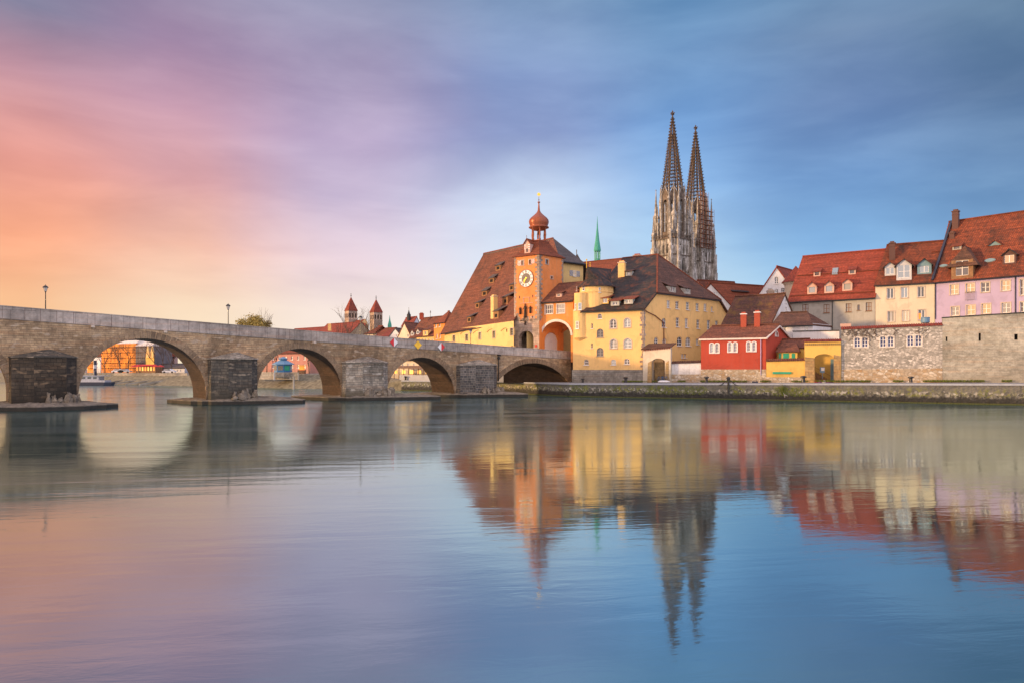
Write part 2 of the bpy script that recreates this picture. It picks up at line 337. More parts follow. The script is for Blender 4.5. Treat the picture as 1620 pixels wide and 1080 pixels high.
plain('light_blue_paint', (.12, .24, .38), .5); plain('teal_cladding', (.16, .27, .32), .7); plain('bark', (.09, .06, .045), .9, var=.3); plain('clock_dial', (.10, .075, .08), .5)
plain('moss', (.12, .15, .02), .95, var=.4); plain('paving', (.20, .21, .24), .85, var=.2, vs=.6); plain('coping', (.33, .35, .40), .7, var=.12); plain('town_ground', (.20, .18, .16), .9, var=.3, vs=.3)
plain('orange_lit_net', (.85, .28, .02), .7, var=.7, vs=.35); plain('grey_net', (.16, .15, .17), .8, var=.3, vs=.5); plain('timber', (.22, .12, .06), .8, var=.3)  # orange net: warm light on the scaffolded front put into its blotchy colour
plain('purple_cloth', (.30, .10, .28), .8, var=.5, vs=6); plain('scaffold_red', (.24, .10, .06), .6, var=.3); plain('wall_grass', (.17, .15, .10), .95, var=.5, vs=1)
plain('bush_leaf', (.36, .28, .08), .8, var=.4, vs=1.5); plain('ship_paint', (.42, .42, .46), .5, var=.2); plain('hull_paint', (.02, .025, .05), .5); plain('car_silver', (.45, .46, .48), .3, .4); plain('awning_red', (.50, .03, .02), .7)
plain('lit_warm', (.9, .5, .12), .6, emit=(1.0, .45, .08), es=2.2); plain('lit_gold', (.9, .5, .12), .6, emit=(1.0, .52, .10), es=.9); plain('lit_orange', (.9, .3, .05), .6, emit=(1.0, .22, .03), es=1.2)
plain('lamp_glass', (.7, .66, .6), .2)
def glass(name, c, r=.06, spec=1.0, metal=0.0):
    m, g, p = newmat(name)
    p.inputs['Base Color'].default_value = tuple(c) + (1,); p.inputs['Roughness'].default_value = r; p.inputs['Specular IOR Level'].default_value = spec
    p.inputs['IOR'].default_value = 1.6; p.inputs['Metallic'].default_value = metal
    uv = g.n('ShaderNodeTexCoord').outputs['UV']; bump(g, p, g.noise(uv, 1.2, 2), .15, .02)
glass('glass', (.035, .05, .07)); glass('bright_glass', (.30, .37, .42), .08, 1.0, .75); glass('curtain_glass', (.30, .29, .27), .35, .6); glass('sky_glass', (.10, .13, .17), .05, 1.0, .35)
glass('dark_blue_glass', (.02, .04, .16), .2, .5)
glass('warm_glass', (.52, .48, .36), .1, 1.0, .7)  # tint of the warm reflections put into the pane colour

# ------------------------------------------------------------------ geometry helpers
def G(px, Y): return Vector(((px - HX) / FP * Y, Y))
def Z(py, Y): return EH + (HY - py) / FP * Y
def P3(px, py, Y): a = G(px, Y); return Vector((a.x, a.y, Z(py, Y)))
ORG = {}
def tagp(o, label=None, cat=None, group=None, kind=None):
    if label: o['label'] = label
    if cat: o['category'] = cat
    if group: o['group'] = group
    if kind: o['kind'] = kind
    return o
def thing(name, label, cat, loc, group=None):
    o = bpy.data.objects.new(name, None); COL.objects.link(o); o.empty_display_size = .5
    o.location = loc; ORG[o.name] = Vector(loc)
    return tagp(o, label, cat, group)
class MB:
    def __init__(s): s.v = []; s.f = []; s.m = []; s.sm = False
    def poly(s, pts, mi=0):
        b = len(s.v); s.v += [Vector(p) for p in pts]; s.f.append(tuple(range(b, b + len(pts)))); s.m.append(mi); return s
    def mesh(s, vs, fs, mi=0):
        b = len(s.v); s.v += [Vector(p) for p in vs]
        for f in fs: s.f.append(tuple(b + i for i in f)); s.m.append(mi)
        return s
    def prism(s, loop, off, mi=0, caps=True):     # loop of 3D points swept along off
        n = len(loop); off = Vector(off); b = [Vector(p) for p in loop]; t = [p + off for p in b]
        fs = [(i, (i + 1) % n, n + (i + 1) % n, n + i) for i in range(n)]
        if caps: fs += [tuple(range(n - 1, -1, -1)), tuple(range(n, 2 * n))]
        return s.mesh(b + t, fs, mi)
    def loft(s, loops, mi=0, caps=True):
        n = len(loops[0]); vs = []; fs = []
        for l in loops: vs += [Vector(p) for p in l]
        for k in range(len(loops) - 1):
            for i in range(n):
                j = (i + 1) % n; fs.append((k * n + i, k * n + j, (k + 1) * n + j, (k + 1) * n + i))
        if caps: fs += [tuple(range(n - 1, -1, -1)), tuple(range((len(loops) - 1) * n, len(loops) * n))]
        return s.mesh(vs, fs, mi)
    def box(s, c, sz, ux=(1, 0), mi=0):           # centre, full sizes, horizontal x direction
        ux = Vector((ux[0], ux[1], 0)).normalized(); uy = Vector((-ux.y, ux.x, 0)); c = Vector(c)
        h = [ux * sz[0] / 2, uy * sz[1] / 2, Vector((0, 0, sz[2] / 2))]
        l = [c - h[0] - h[1] - h[2], c + h[0] - h[1] - h[2], c + h[0] + h[1] - h[2], c - h[0] + h[1] - h[2]]
        return s.prism(l, h[2] * 2, mi)
    def bar(s, a, b, w, w2=None, n=4, mi=0):
        a = Vector(a); b = Vector(b); d = b - a
        if d.length < 1e-5: return s
        x = d.orthogonal().normalized()
        if abs(d.normalized().z) < .95: x = d.cross(Vector((0, 0, 1))).normalized()
        y = d.normalized().cross(x); w2 = w if w2 is None else w2
        o = math.pi / 4 if n == 4 else 0
        def ring(c, r): return [c + (x * math.cos(o + 2 * math.pi * i / n) + y * math.sin(o + 2 * math.pi * i / n)) * r for i in range(n)]
        return s.loft([ring(a, w), ring(b, max(w2, .002))], mi)
    def lathe(s, c, prof, n=16, mi=0, rot=0, scale=(1, 1)):
        c = Vector(c); loops = []
        for r, z in prof:
            loops.append([c + Vector((r * math.cos(rot + 2 * math.pi * i / n) * scale[0], r * math.sin(rot + 2 * math.pi * i / n) * scale[1], z)) for i in range(n)])
        return s.loft(loops, mi)
    def ball(s, c, r, n=10, mi=0, sq=1.0):
        pr = [(max(.01, r * math.sin(math.pi * k / 7)), -r * math.cos(math.pi * k / 7) * sq) for k in range(8)]
        return s.lathe(c, pr, n, mi)
    def slab(s, pts, th, mi=0):
        pts = [Vector(p) for p in pts]; n = geometry.normal(pts[:3]) if len(pts) > 2 else Vector((0, 0, 1))
        nn = Vector((0, 0, 0))
        for i in range(len(pts)):
            a = pts[i]; b = pts[(i + 1) % len(pts)]; nn += a.cross(b)
        nn.normalize()
        if nn.z < 0: nn = -nn
        return s.prism(pts, -nn * th, mi)
    def build(s, name, mats, parent=None, label=None, cat=None, group=None, kind=None, smooth=False, origin=None):
        if not isinstance(mats, (list, tuple)): mats = [mats]
        if parent is not None: org = ORG[parent.name]
        elif origin is not None: org = Vector(origin)
        else:
            xs = [v.x for v in s.v]; ys = [v.y for v in s.v]; org = Vector(((min(xs) + max(xs)) / 2, (min(ys) + max(ys)) / 2, min(v.z for v in s.v)))
        me = bpy.data.meshes.new(name); me.from_pydata([tuple(v - org) for v in s.v], [], s.f)
        for m in mats: me.materials.append(MATS[m])
        uvl = me.uv_layers.new(name='UVMap'); up = Vector((0, 0, 1))
        for pi, p in enumerate(me.polygons):
            p.material_index = s.m[pi]; p.use_smooth = smooth
            n = p.normal
            t = up.cross(n)
            if t.length < .05: t = Vector((1, 0, 0)); b = Vector((0, 1, 0))
            else: t.normalize(); b = n.cross(t)
            for li in p.loop_indices:
                q = s.v[me.loops[li].vertex_index]; uvl.data[li].uv = (q.dot(t), q.dot(b))
        o = bpy.data.objects.new(name, me); COL.objects.link(o)
        if parent is not None: o.parent = parent; o.location = (0, 0, 0); ORG[o.name] = org
        else: o.location = org; ORG[o.name] = org
        return tagp(o, label, cat, group, kind)
def copytree(o, loc=None, parent=None, label=None, rz=None):
    c = o.copy(); COL.objects.link(c); c.parent = parent
    if loc is not None: c.location = loc
    if rz is not None: c.rotation_euler.z = rz
    if label: c['label'] = label
    for ch in list(o.children): copytree(ch, None, c)
    return c

def opening(s0, s1, z0, z1, rise=0, n=8):
    if rise <= 0: return [(s0, z0), (s1, z0), (s1, z1), (s0, z1)]
    m = (s0 + s1) / 2; a = (s1 - s0) / 2; pts = [(s0, z0), (s1, z0)]
    for i in range(n + 1):
        t = math.pi * i / n; pts.append((m + a * math.cos(t), z1 - rise + rise * math.sin(t)))
    return pts
class Wall:
    def __init__(s, a, b):
        s.a = Vector(a[:2]); s.b = Vector(b[:2]); s.L = (s.b - s.a).length; s.t = (s.b - s.a) / s.L; s.n = Vector((s.t.y, -s.t.x))
    def hit(s, px, py=None):
        r = Vector(((px - HX) / FP, 1.0)); det = s.t.x * -r.y + s.t.y * r.x
        q = -s.a; k = (s.t.x * q.y - s.t.y * q.x) / det * -1 if abs(det) > 1e-9 else 0
        # solve a + t*u = r*k
        D = s.t.x * (-r.y) - (-r.x) * s.t.y
        u = (q.x * (-r.y) - (-r.x) * q.y) / D; k = (s.t.x * q.y - s.t.y * q.x) / D
        if py is None: return u, k
        return u, EH + (HY - py) / FP * k
    def p(s, u, z, d=0): x = s.a + s.t * u - s.n * d; return Vector((x.x, x.y, z))
    def rect(s, px, py, w, h):
        u0, k0 = s.hit(px - w / 2); u1, k1 = s.hit(px + w / 2); um, k = s.hit(px)
        return u0, u1, EH + (HY - py - h / 2) / FP * k, EH + (HY - py + h / 2) / FP * k
    def panel(s, mb, outline, holes=(), depth=.25, mi=0, d0=0.0):
        loops = [[Vector((x, z, 0)) for x, z in outline]] + [[Vector((x, z, 0)) for x, z in h] for h in holes]
        flat = [v for l in loops for v in l]; tris = geometry.tessellate_polygon(loops)
        mb.mesh([s.p(v.x, v.y, d0) for v in flat], [_ccw(flat, t) for t in tris], mi)
        for h in holes:
            n = len(h)
            for i in range(n):
                a = h[i]; b = h[(i + 1) % n]
                mb.poly([s.p(a[0], a[1], d0), s.p(a[0], a[1], d0 + depth), s.p(b[0], b[1], d0 + depth), s.p(b[0], b[1], d0)], mi)
def _ccw(fl, t):
    a, b, c = (fl[i] for i in t)
    return t if (b.x - a.x) * (c.y - a.y) - (b.y - a.y) * (c.x - a.x) > 0 else (t[0], t[2], t[1])
def inset(loop, d):
    cx = sum(p[0] for p in loop) / len(loop); cy = sum(p[1] for p in loop) / len(loop)
    w = max(p[0] for p in loop) - min(p[0] for p in loop); h = max(p[1] for p in loop) - min(p[1] for p in loop)
    cx = (max(p[0] for p in loop) + min(p[0] for p in loop)) / 2; cy = (max(p[1] for p in loop) + min(p[1] for p in loop)) / 2
    return [(cx + (p[0] - cx) * (1 - 2 * d / w), cy + (p[1] - cy) * (1 - 2 * d / h)) for p in loop]
def ringmesh(mb, w, outer, inner, d0, d1, mi=0):
    n = len(outer)
    for i in range(n):
        j = (i + 1) % n
        a, b, c, e = outer[i], outer[j], inner[j], inner[i]
        mb.poly([w.p(*a, d0), w.p(*b, d0), w.p(*c, d0), w.p(*e, d0)], mi)
        mb.poly([w.p(*e, d0), w.p(*c, d0), w.p(*c, d1), w.p(*e, d1)], mi)
        mb.poly([w.p(*b, d0), w.p(*a, d0), w.p(*a, d1), w.p(*b, d1)], mi)
def window(parent, w, s0, s1, z0, z1, rise=0, cols=2, rows=3, fm='white_paint', gm='glass', rec=.16, surround=None, sill=True, fw=None, one=False, shut=None):
    if gm == 'glass' and s1 - s0 > .5: gm = random.choice(('glass', 'glass', 'curtain_glass', 'bright_glass', 'sky_glass'))
    elif gm in ('bright_glass', 'warm_glass'): gm = random.choice((gm, gm, 'curtain_glass', 'sky_glass'))
    o = opening(s0, s1, z0, z1, rise); W = s1 - s0; H = z1 - z0
    fw = fw or min(.09, W * .14); i1 = inset(o, fw); mb = MB()
    ringmesh(mb, w, o, i1, rec, rec + .06)
    b = min(.035, W * .05)
    for c in range(1, cols):
        x = s0 + W * c / cols; t = b * (1.6 if cols == 2 else 1)
        zt = z1 - fw * .6
        if rise: q = (x - (s0 + s1) / 2) / (W / 2); zt = z1 - rise + rise * math.sqrt(max(0, 1 - q * q)) - fw * .5
        l = [w.p(x - t, z0 + fw * .5, rec + .005), w.p(x + t, z0 + fw * .5, rec + .005), w.p(x + t, zt, rec + .005), w.p(x - t, zt, rec + .005)]
        mb.prism(l, -Vector((w.n.x, w.n.y, 0)) * .045)
    for r in range(1, rows):
        z = z0 + H * r / rows; dx = fw * .5
        if rise and z > z1 - rise: q = (z - z1 + rise) / rise; dx += W / 2 * (1 - math.sqrt(max(0, 1 - q * q)))
        l = [w.p(s0 + dx, z - b, rec + .012), w.p(s1 - dx, z - b, rec + .012), w.p(s1 - dx, z + b, rec + .012), w.p(s0 + dx, z + b, rec + .012)]
        mb.prism(l, -Vector((w.n.x, w.n.y, 0)) * .03)
    if surround is not None:
        sw = .14; ou = inset(o, -sw); ringmesh(mb, w, ou, o, -.05, .03, 1)
    if sill:
        c = w.p((s0 + s1) / 2, z0 - .05, -.05); mb.box(c, (W + .2, .22, .08), w.t, 1 if surround else 0)
    mats = [fm, surround or fm]
    gl = MB() if not one else mb
    gl.poly([w.p(x, z, rec + .035) for x, z in inset(o, .02)], 2 if one else 0)
    if one: mats = [fm, surround or fm, gm]
    ob = mb.build('window', mats, parent)
    if not one: gl.build('pane', gm, ob)
    return ob

def plane3(a, b, c):
    a, b, c = Vector(a), Vector(b), Vector(c); n = (b - a).cross(c - a).normalized()
    if n.z < 0: n = -n
    return a, n
def phit(pl, px, py):
    a, n = pl; o = Vector((0, 0, EH)); d = Vector(((px - HX) / FP, 1, (HY - py) / FP))
    return o + d * ((a - o).dot(n) / d.dot(n))

def dormer(parent, pl, px, py, w, h, kind='gable', wm='white_plaster', rm='rust_tiles', gm='glass', fm='white_paint', ww=None, wh=None, cols=2, rows=2, g=None, over=.18, wall_in=None):
    """px,py: pixel of the middle of the front's foot on roof plane pl; w,h in metres."""
    P = phit(pl, px, py) if not isinstance(px, Vector) else px
    n = pl[1]; nh = Vector((n.x, n.y)).normalized(); tan = Vector((n.x, n.y)).length / n.z
    t = Vector((-nh.y, nh.x)); A = Vector((P.x, P.y)) - t * w / 2; B = A + t * w
    f = Wall(A, B); z0 = P.z; bk = -Vector((nh.x, nh.y, 0)); g = w * .45 if g is None else g
    ww = ww or w * .6; wh = wh or h * .68; m = w / 2
    hole = opening(m - ww / 2, m + ww / 2, z0 + h * .16, z0 + h * .16 + wh)
    mb = MB()
    top = [(0, z0), (w, z0), (w, z0 + h)] + ([(m, z0 + h + g)] if kind == 'gable' else []) + [(0, z0 + h)]
    f.panel(mb, top, [hole], .12)
    L = h / tan
    for u in (0, w):
        a = f.p(u, z0); b = f.p(u, z0 + h); c = b + bk * L
        mb.poly([a, c, b] if u == 0 else [a, b, c])
    ob = mb.build('dormer', wm, parent)
    r = MB(); o = over; fr = -bk * .28
    if kind == 'gable' or kind == 'hip':
        k = g / m; Lr = (h + g) / tan
        rf = f.p(m, z0 + h + g) + (fr if kind == 'gable' else bk * m * .9); rb = f.p(m, z0 + h + g) + bk * (Lr + .1)
        for sgn, u in ((-1, 0), (1, w)):
            e0 = f.p(u + sgn * o, z0 + h - k * o) + fr; e1 = f.p(u + sgn * o, z0 + h - k * o) + bk * (L + .1 - k * o / tan)
            up_ = Vector((0, 0, .10))
            pts = [e0 + up_, e1 + up_, rb + up_, rf + up_]
            r.slab(pts if sgn < 0 else pts[::-1], .12)
        if kind == 'hip':
            e0 = f.p(-o, z0 + h - k * o) + fr; e1 = f.p(w + o, z0 + h - k * o) + fr; r.slab([e0 + Vector((0, 0, .1)), e1 + Vector((0, 0, .1)), rf + Vector((0, 0, .1))], .12)
    else:
        t2 = tan * .38; x = h / (tan - t2) + .2
        e0 = f.p(-o, z0 + h + .12 - t2 * .28) + fr; e1 = f.p(w + o, z0 + h + .12 - t2 * .28) + fr
        e2 = f.p(w + o, z0 + h + .12 + t2 * x) + bk * x; e3 = f.p(-o, z0 + h + .12 + t2 * x) + bk * x
        r.slab([e0, e1, e2, e3], .12)
    r.build('dormer_roof', rm, ob)
    window(ob, f, m - ww / 2, m + ww / 2, z0 + h * .16, z0 + h * .16 + wh, 0, cols, rows, fm, gm, .08, None, False, .06, one=True)
    return ob

def house(name, label, cat, A, B, back, zb, ze, zr, wm, rm, wins=None, ridge='par', over=.35, eo=.45, rf=.5, hip=(0, 0), group=None, gutter=True, wk=None, th=.22, verge=None):
    A = Vector(A[:2]); B = Vector(B[:2]); back = Vector(back); C = B + back; D = A + back
    root = thing(name, label, cat, ((A.x + C.x) / 2, (A.y + C.y) / 2, zb), group)
    W = {'front': Wall(A, B), 'right': Wall(B, C), 'back': Wall(C, D), 'left': Wall(D, A)}
    mb = MB(); wins = wins or {}; wk = wk or {}
    tops = {k: [(0, zb), (w.L, zb), (w.L, ze), (0, ze)] for k, w in W.items()}
    def gab(k, frac, h):
        w = W[k]
        if h <= 0: tops[k] = [(0, zb), (w.L, zb), (w.L, ze), (w.L * frac, zr), (0, ze)]
        else:
            zc = ze + (zr - ze) * (1 - h)
            tops[k] = [(0, zb), (w.L, zb), (w.L, ze), (w.L - (w.L - w.L * frac) * (1 - h), zc), (w.L * frac * (1 - h), zc), (0, ze)]
    if ridge == 'par': gab('right', rf, hip[1]); gab('left', 1 - rf, hip[0])
    elif ridge == 'perp': gab('front', rf, hip[0]); gab('back', 1 - rf, hip[1])
    elif ridge == 'mono': tops['right'] = [(0, zb), (W['right'].L, zb), (W['right'].L, zr), (0, ze)]; tops['left'] = [(0, zb), (W['left'].L, zb), (W['left'].L, ze), (0, zr)]; tops['back'] = [(0, zb), (W['back'].L, zb), (W['back'].L, zr), (0, zr)]
    rects = []
    for k, w in W.items():
        holes = []
        for spec in wins.get(k, ()):
            px, py, pw, ph = spec[:4]; kw = dict(wk); kw.update(spec[4] if len(spec) > 4 else {})
            s0, s1, z0, z1 = w.rect(px, py, pw, ph)
            ar = kw.pop('arch', 0); rise = (s1 - s0) / 2 * ar
            holes.append(opening(s0, s1, z0, z1, rise)); rects.append((w, s0, s1, z0, z1, rise, kw))
        w.panel(mb, tops[k], holes, .22)
    wall = mb.build('wall', wm, root)
    for (w, s0, s1, z0, z1, rise, kw) in rects: window(root, w, s0, s1, z0, z1, rise, **kw)
    v3 = lambda p, z: Vector((p.x, p.y, z))
    r = MB(); planes = {}
    bl = back.length; bd = back / bl; fd = (B - A).normalized(); FL = (B - A).length
    if ridge in ('par', 'mono'):
        if ridge == 'mono': rf = 1.0
        sl = (zr - ze) / (bl * rf)
        a = v3(A - bd * eo - fd * over, ze - sl * eo); b = v3(B - bd * eo + fd * over, ze - sl * eo)
        hb0, hb1 = hip
        r0 = v3(A + back * rf - fd * over, zr); r1 = v3(B + back * rf + fd * over, zr)
        hd = [bl * rf * .75 * h for h in hip]
        f_poly = [a, b]; b_poly = []
        c0 = v3(C + bd * eo + fd * over, 0); d0 = v3(D + bd * eo - fd * over, 0)
        slb = (zr - ze) / (bl * (1 - rf)) if rf < 1 else 0
        c0.z = d0.z = ze - slb * eo
        if hip[1] > 0:
            k = 1 - hip[1]; q1 = b.lerp(r1, k); q2 = c0.lerp(r1, k); rr1 = r1 - Vector((fd.x, fd.y, 0)) * hd[1]
            f_poly += [q1, rr1]; hipR = [q1, q2, rr1]
        else: rr1 = r1; f_poly += [r1]; hipR = None
        if hip[0] > 0:
            k = 1 - hip[0]; q3 = a.lerp(r0, k); q4 = d0.lerp(r0, k); rr0 = r0 + Vector((fd.x, fd.y, 0)) * hd[0]
            f_poly += [rr0, q3]; hipL = [q4, q3, rr0]
        else: rr0 = r0; f_poly += [r0]; hipL = None
        r.slab(f_poly, th); planes['front'] = plane3(a, b, r0)
        if ridge == 'par':
            bp = [c0, d0] + ([hipL[0]] if hipL else []) + [rr0, rr1] + ([hipR[1]] if hipR else [])
            r.slab(bp, th)
        for hp in (hipL, hipR):
            if hp: r.slab(hp, th)
        if hipR: planes['right'] = plane3(*hipR)
        r.bar(rr0 + Vector((0, 0, .05)), rr1 + Vector((0, 0, .05)), .16, n=6)
        eaves = [(a, b)]
    else:
        sl = (zr - ze) / (FL * rf); slr = (zr - ze) / (FL * (1 - rf))
        m = A + (B - A) * rf
        r0 = v3(m - bd * over, zr); r1 = v3(m + back + bd * over, zr)
        l0 = v3(A - bd * over - fd * eo, ze - sl * eo); l1 = v3(D + bd * over - fd * eo, ze - sl * eo)
        q0 = v3(B - bd * over + fd * eo, ze - slr * eo); q1 = v3(C + bd * over + fd * eo, ze - slr * eo)
        if hip[0] > 0:
            k = 1 - hip[0]; x0 = l0.lerp(r0, k); x1 = q0.lerp(r0, k); rr = r0 + Vector((bd.x, bd.y, 0)) * (FL * .35 * hip[0])
            r.slab([l0, x0, rr, r1, l1], th); r.slab([q0, q1, r1, rr, x1], th); r.slab([x0, x1, rr], th); planes['front'] = plane3(x0, x1, rr); r0 = rr
        else:
            r.slab([l0, r0, r1, l1], th); r.slab([q0, q1, r1, r0], th)
        planes['left'] = plane3(l0, r0, r1); planes['right'] = plane3(q0, q1, r1)
        r.bar(r0 + Vector((0, 0, .05)), r1 + Vector((0, 0, .05)), .14, n=6)
        eaves = [(l0, l1), (q0, q1)]
    roof = r.build('roof', rm, root)
    if gutter:
        gm = MB()
        for a, b in eaves: gm.bar(a - Vector((0, 0, .14)), b - Vector((0, 0, .14)), .10, n=6)
        gm.build('gutter', 'dark_metal', root)
    return dict(root=root, W=W, pl=planes, roof=roof, C=C, D=D)
def chimney(parent, base, w, d, h, ux, m='chimney_brick', cap='stone_trim', name='chimney'):
    b = Vector(base); mb = MB(); mb.box(b + Vector((0, 0, h / 2)), (w, d, h), ux); mb.box(b + Vector((0, 0, h + .08)), (w + .2, d + .2, .16), ux, 1)
    mb.box(b + Vector((0, 0, h + .30)), (w * .7, d * .7, .28), ux, 0)
    mb.box(b + Vector((0, 0, h * .82)), (w + .08, d + .08, .12), ux, 0)
    return mb.build(name, [m, cap], parent)
def downpipe(parent, w, px, ytop, ybot):
    u, z1 = w.hit(px, ytop); _, z0 = w.hit(px, ybot); mb = MB(); mb.bar(w.p(u, z0, -.12), w.p(u, z1, -.12), .075, n=6); return mb.build('downpipe', 'dark_metal', parent)

#@@SCENE
# ------------------------------------------------------------------ river, ground, quay
U = Vector((.7959, .6054)); V = Vector((.6054, -.7959))         # along the bridge; towards the camera side
BA = Vector((-61, 83))
def B3(s, d, z): q = BA + U * s + V * d; return Vector((q.x, q.y, z))
Q0 = Vector((10.3, 125.5)); QD = Vector((.890, -.456)).normalized(); QN = Vector((.456, .890)).normalized()
SHORE = [Q0 + QD * 130, Q0, Vector((3.4, 137)), Vector((-2.7, 148)), Vector((-25.6, 161)), Vector((-44, 170)), Vector((-58, 178)), Vector((-117, 216)), Vector((-300, 330))]
def qz(p):                                                        # height of the quay edge
    s = (p - Q0).dot(QD); return 2.45 + .60 * max(0, min(1.6, s / 66)) if s > 0 else 2.35
mb = MB(); mb.poly([(-4000, -600, 0), (4000, -600, 0), (4000, 5000, 0), (-4000, 5000, 0)])
mb.build('river', 'water', kind='structure', origin=(0, 0, 0)); 
# town ground: sheet behind the shore line
mb = MB()
inner = [p + (QN * .9 if i < 2 else Vector((.5, .86)) * (.9 if i < 5 else 9)) for i, p in enumerate(SHORE)]
far = [Vector((3000, 300)), Vector((2500, 2500)), Vector((1000, 4000)), Vector((300, 4500)), Vector((0, 4500)), Vector((-300, 4500)), Vector((-1200, 4500)), Vector((-2500, 4000)), Vector((-4000, 3000))]
gz = [qz(p) + .004 if i < 5 else 3.6 for i, p in enumerate(SHORE)]
for i in range(len(inner) - 1):
    a, b = inner[i], inner[i + 1]; c, d = far[i + 1], far[i]
    mb.poly([(a.x, a.y, gz[i]), (d.x, d.y, 6), (c.x, c.y, 6), (b.x, b.y, gz[i + 1])])
for i in (0,):
    a = inner[0]; mb.poly([(a.x, a.y, gz[0]), (a.x + 500, a.y - 200, gz[0]), (3000, 300, 6)])
mb.build('ground', 'town_ground', kind='structure')
# quay: wall with a coping and the walkway on it
mb = MB(); cp = MB(); wk = MB()
for i in range(4):
    a, b = SHORE[i], SHORE[i + 1]; za, zb_ = qz(a), qz(b)
    n = QN if i == 0 else Vector((-(b - a).y, (b - a).x)).normalized() * -1
    if i == 0: n = QN
    else:
        n = Vector(((b - a).y, -(b - a).x)).normalized()
        if n.y < 0: n = -n
    N3 = Vector((n.x, n.y, 0)); steps = 24 if i == 0 else 6
    for k in range(steps):
        p = a.lerp(b, k / steps); q = a.lerp(b, (k + 1) / steps); zp = za + (zb_ - za) * k / steps; zq = za + (zb_ - za) * (k + 1) / steps
        P_ = Vector((p.x, p.y, 0)); Q_ = Vector((q.x, q.y, 0)); zz = Vector((0, 0, 1))
        mb.poly([Q_ - zz, P_ - zz, P_ + zz * (zp - .22), Q_ + zz * (zq - .22)])
        mb.poly([Q_ + zz * .12 - N3 * .35, P_ + zz * .12 - N3 * .35, P_ + zz * .16, Q_ + zz * .16]); mb.poly([Q_ - zz - N3 * .35, P_ - zz - N3 * .35, P_ + zz * .12 - N3 * .35, Q_ + zz * .12 - N3 * .35])
        cp.prism([P_ - N3 * .12 + zz * (zp - .22), Q_ - N3 * .12 + zz * (zq - .22), Q_ + N3 * .9 + zz * (zq - .22), P_ + N3 * .9 + zz * (zp - .22)], zz * .24)
        wk.poly([P_ + N3 * .9 + zz * (zp + .012), Q_ + N3 * .9 + zz * (zq + .012), Q_ + N3 * 9 + zz * (zq + .03), P_ + N3 * 9 + zz * (zp + .03)])
mb.build('quay_wall', 'quay_wall_stone', kind='structure'); cp.build('quay_coping', 'coping', kind='structure'); wk.build('quay_path', 'paving', kind='structure')
# sloping stone embankment beyond the bridge
mb = MB()
for i in range(4, len(SHORE) - 1):
    a, b = SHORE[i], SHORE[i + 1]
    ia, ib = inner[i] if i > 4 else inner[4] , inner[i + 1]
    mb.poly([(b.x, b.y, -.5), (a.x, a.y, -.5), (ia.x, ia.y, gz[i] + .01), (ib.x, ib.y, gz[i + 1] + .01)])
mb.build('embankment', 'wall_grass', kind='structure')

# ------------------------------------------------------------------ stone bridge
br = thing('stone_bridge', 'long medieval stone arch bridge running from the left edge to the clock tower', 'bridge', B3(40, -4, 0))
BW = Wall(BA - U * 60, BA - U * 60 + U * 10)                    # front plane, s measured from -60
def BS(s): return s + 60
ARCH = [(-27.6, 7, 9.4), (-6.4, 7.05, 9.15), (15.45, 7.6, 8.95), (36.5, 6.5, 8.0), (57.4, 6.6, 6.9)]   # centre, radius, crown z
def ztop(s): return 12.36 - .0475 * s + .00004 * s * s if s > 0 else 12.36 - .0475 * s * .8
def arcpts(c, r, zc, n=26): return [(c + r * math.cos(math.pi * i / n), zc - r + r * math.sin(math.pi * i / n)) for i in range(n + 1)]
def seg(c, half, zc, zs, n=22):
    rise = zc - zs; RR = (half * half + rise * rise) / (2 * rise); a = math.asin(half / RR)
    return [(c + RR * math.sin(a - 2 * a * i / n), zc - RR + RR * math.cos(a - 2 * a * i / n)) for i in range(n + 1)]
profs = [arcpts(c, r, z) for c, r, z in ARCH] + [seg(81.8, 8.9, 6.08, 2.3)]
BD = 7.6                                                         # bridge width
SP = [x for x in range(-60, 96, 4)]
outline = [(BS(-60), -1)]
for pr in profs:
    l = pr[::-1]
    outline += [(BS(l[0][0]), -1)] + [(BS(s), z) for s, z in l] + [(BS(l[-1][0]), -1)]
outline += [(BS(92.5), -1)] + [(BS(s), ztop(s) - 1.5) for s in [92.5] + SP[::-1]]
wall = MB(); BW.panel(wall, outline)
bk = Wall(BW.a, BW.b); wb = MB(); BW.panel(wb, outline, d0=BD)
wall.v += []; 
wall.mesh([v for v in wb.v], [tuple(len(wb.v) * 0 + i for i in f[::-1]) for f in wb.f])
wall.build('spandrel_wall', 'bridge_stone', br)
for (pr, nm) in zip(profs, range(9)):
    b = MB(); full = [(pr[0][0], -1)] + pr + [(pr[-1][0], -1)]
    for (s0, z0), (s1, z1) in zip(full, full[1:]): b.poly([B3(s0, 0, z0), B3(s0, -BD, z0), B3(s1, -BD, z1), B3(s1, 0, z1)])
    b.build('arch_vault', 'shaded_barrel_stone', br)
    # ring of voussoirs, each a slightly proud wedge
    v = MB(); k = max(24, int(len(pr) * 1.5)); L = []
    def at(t): 
        x = t * (len(pr) - 1); i = min(int(x), len(pr) - 2); f = x - i
        return Vector((pr[i][0] + (pr[i + 1][0] - pr[i][0]) * f, pr[i][1] + (pr[i + 1][1] - pr[i][1]) * f))
    cm = sum((Vector(p) for p in pr), Vector((0, 0))) / len(pr); cm.y = pr[0][1] if nm < 5 else pr[0][1] - 8
    for j in range(k):
        a = at(j / k + .002); c = at((j + 1) / k - .002); t = .85 + .12 * random.random(); pj = .025 + random.random() * .03
        da = (a - cm).normalized() * t; dc = (c - cm).normalized() * t
        if a.y < .9 and nm < 5: continue
        v.prism([B3(a.x, pj, a.y), B3(a.x + da.x, pj, a.y + da.y), B3(c.x + dc.x, pj, c.y + dc.y), B3(c.x, pj, c.y)], Vector((-V.x, -V.y, 0)) * (pj + .2))
    v.build('arch_ring', 'arch_stone', br)
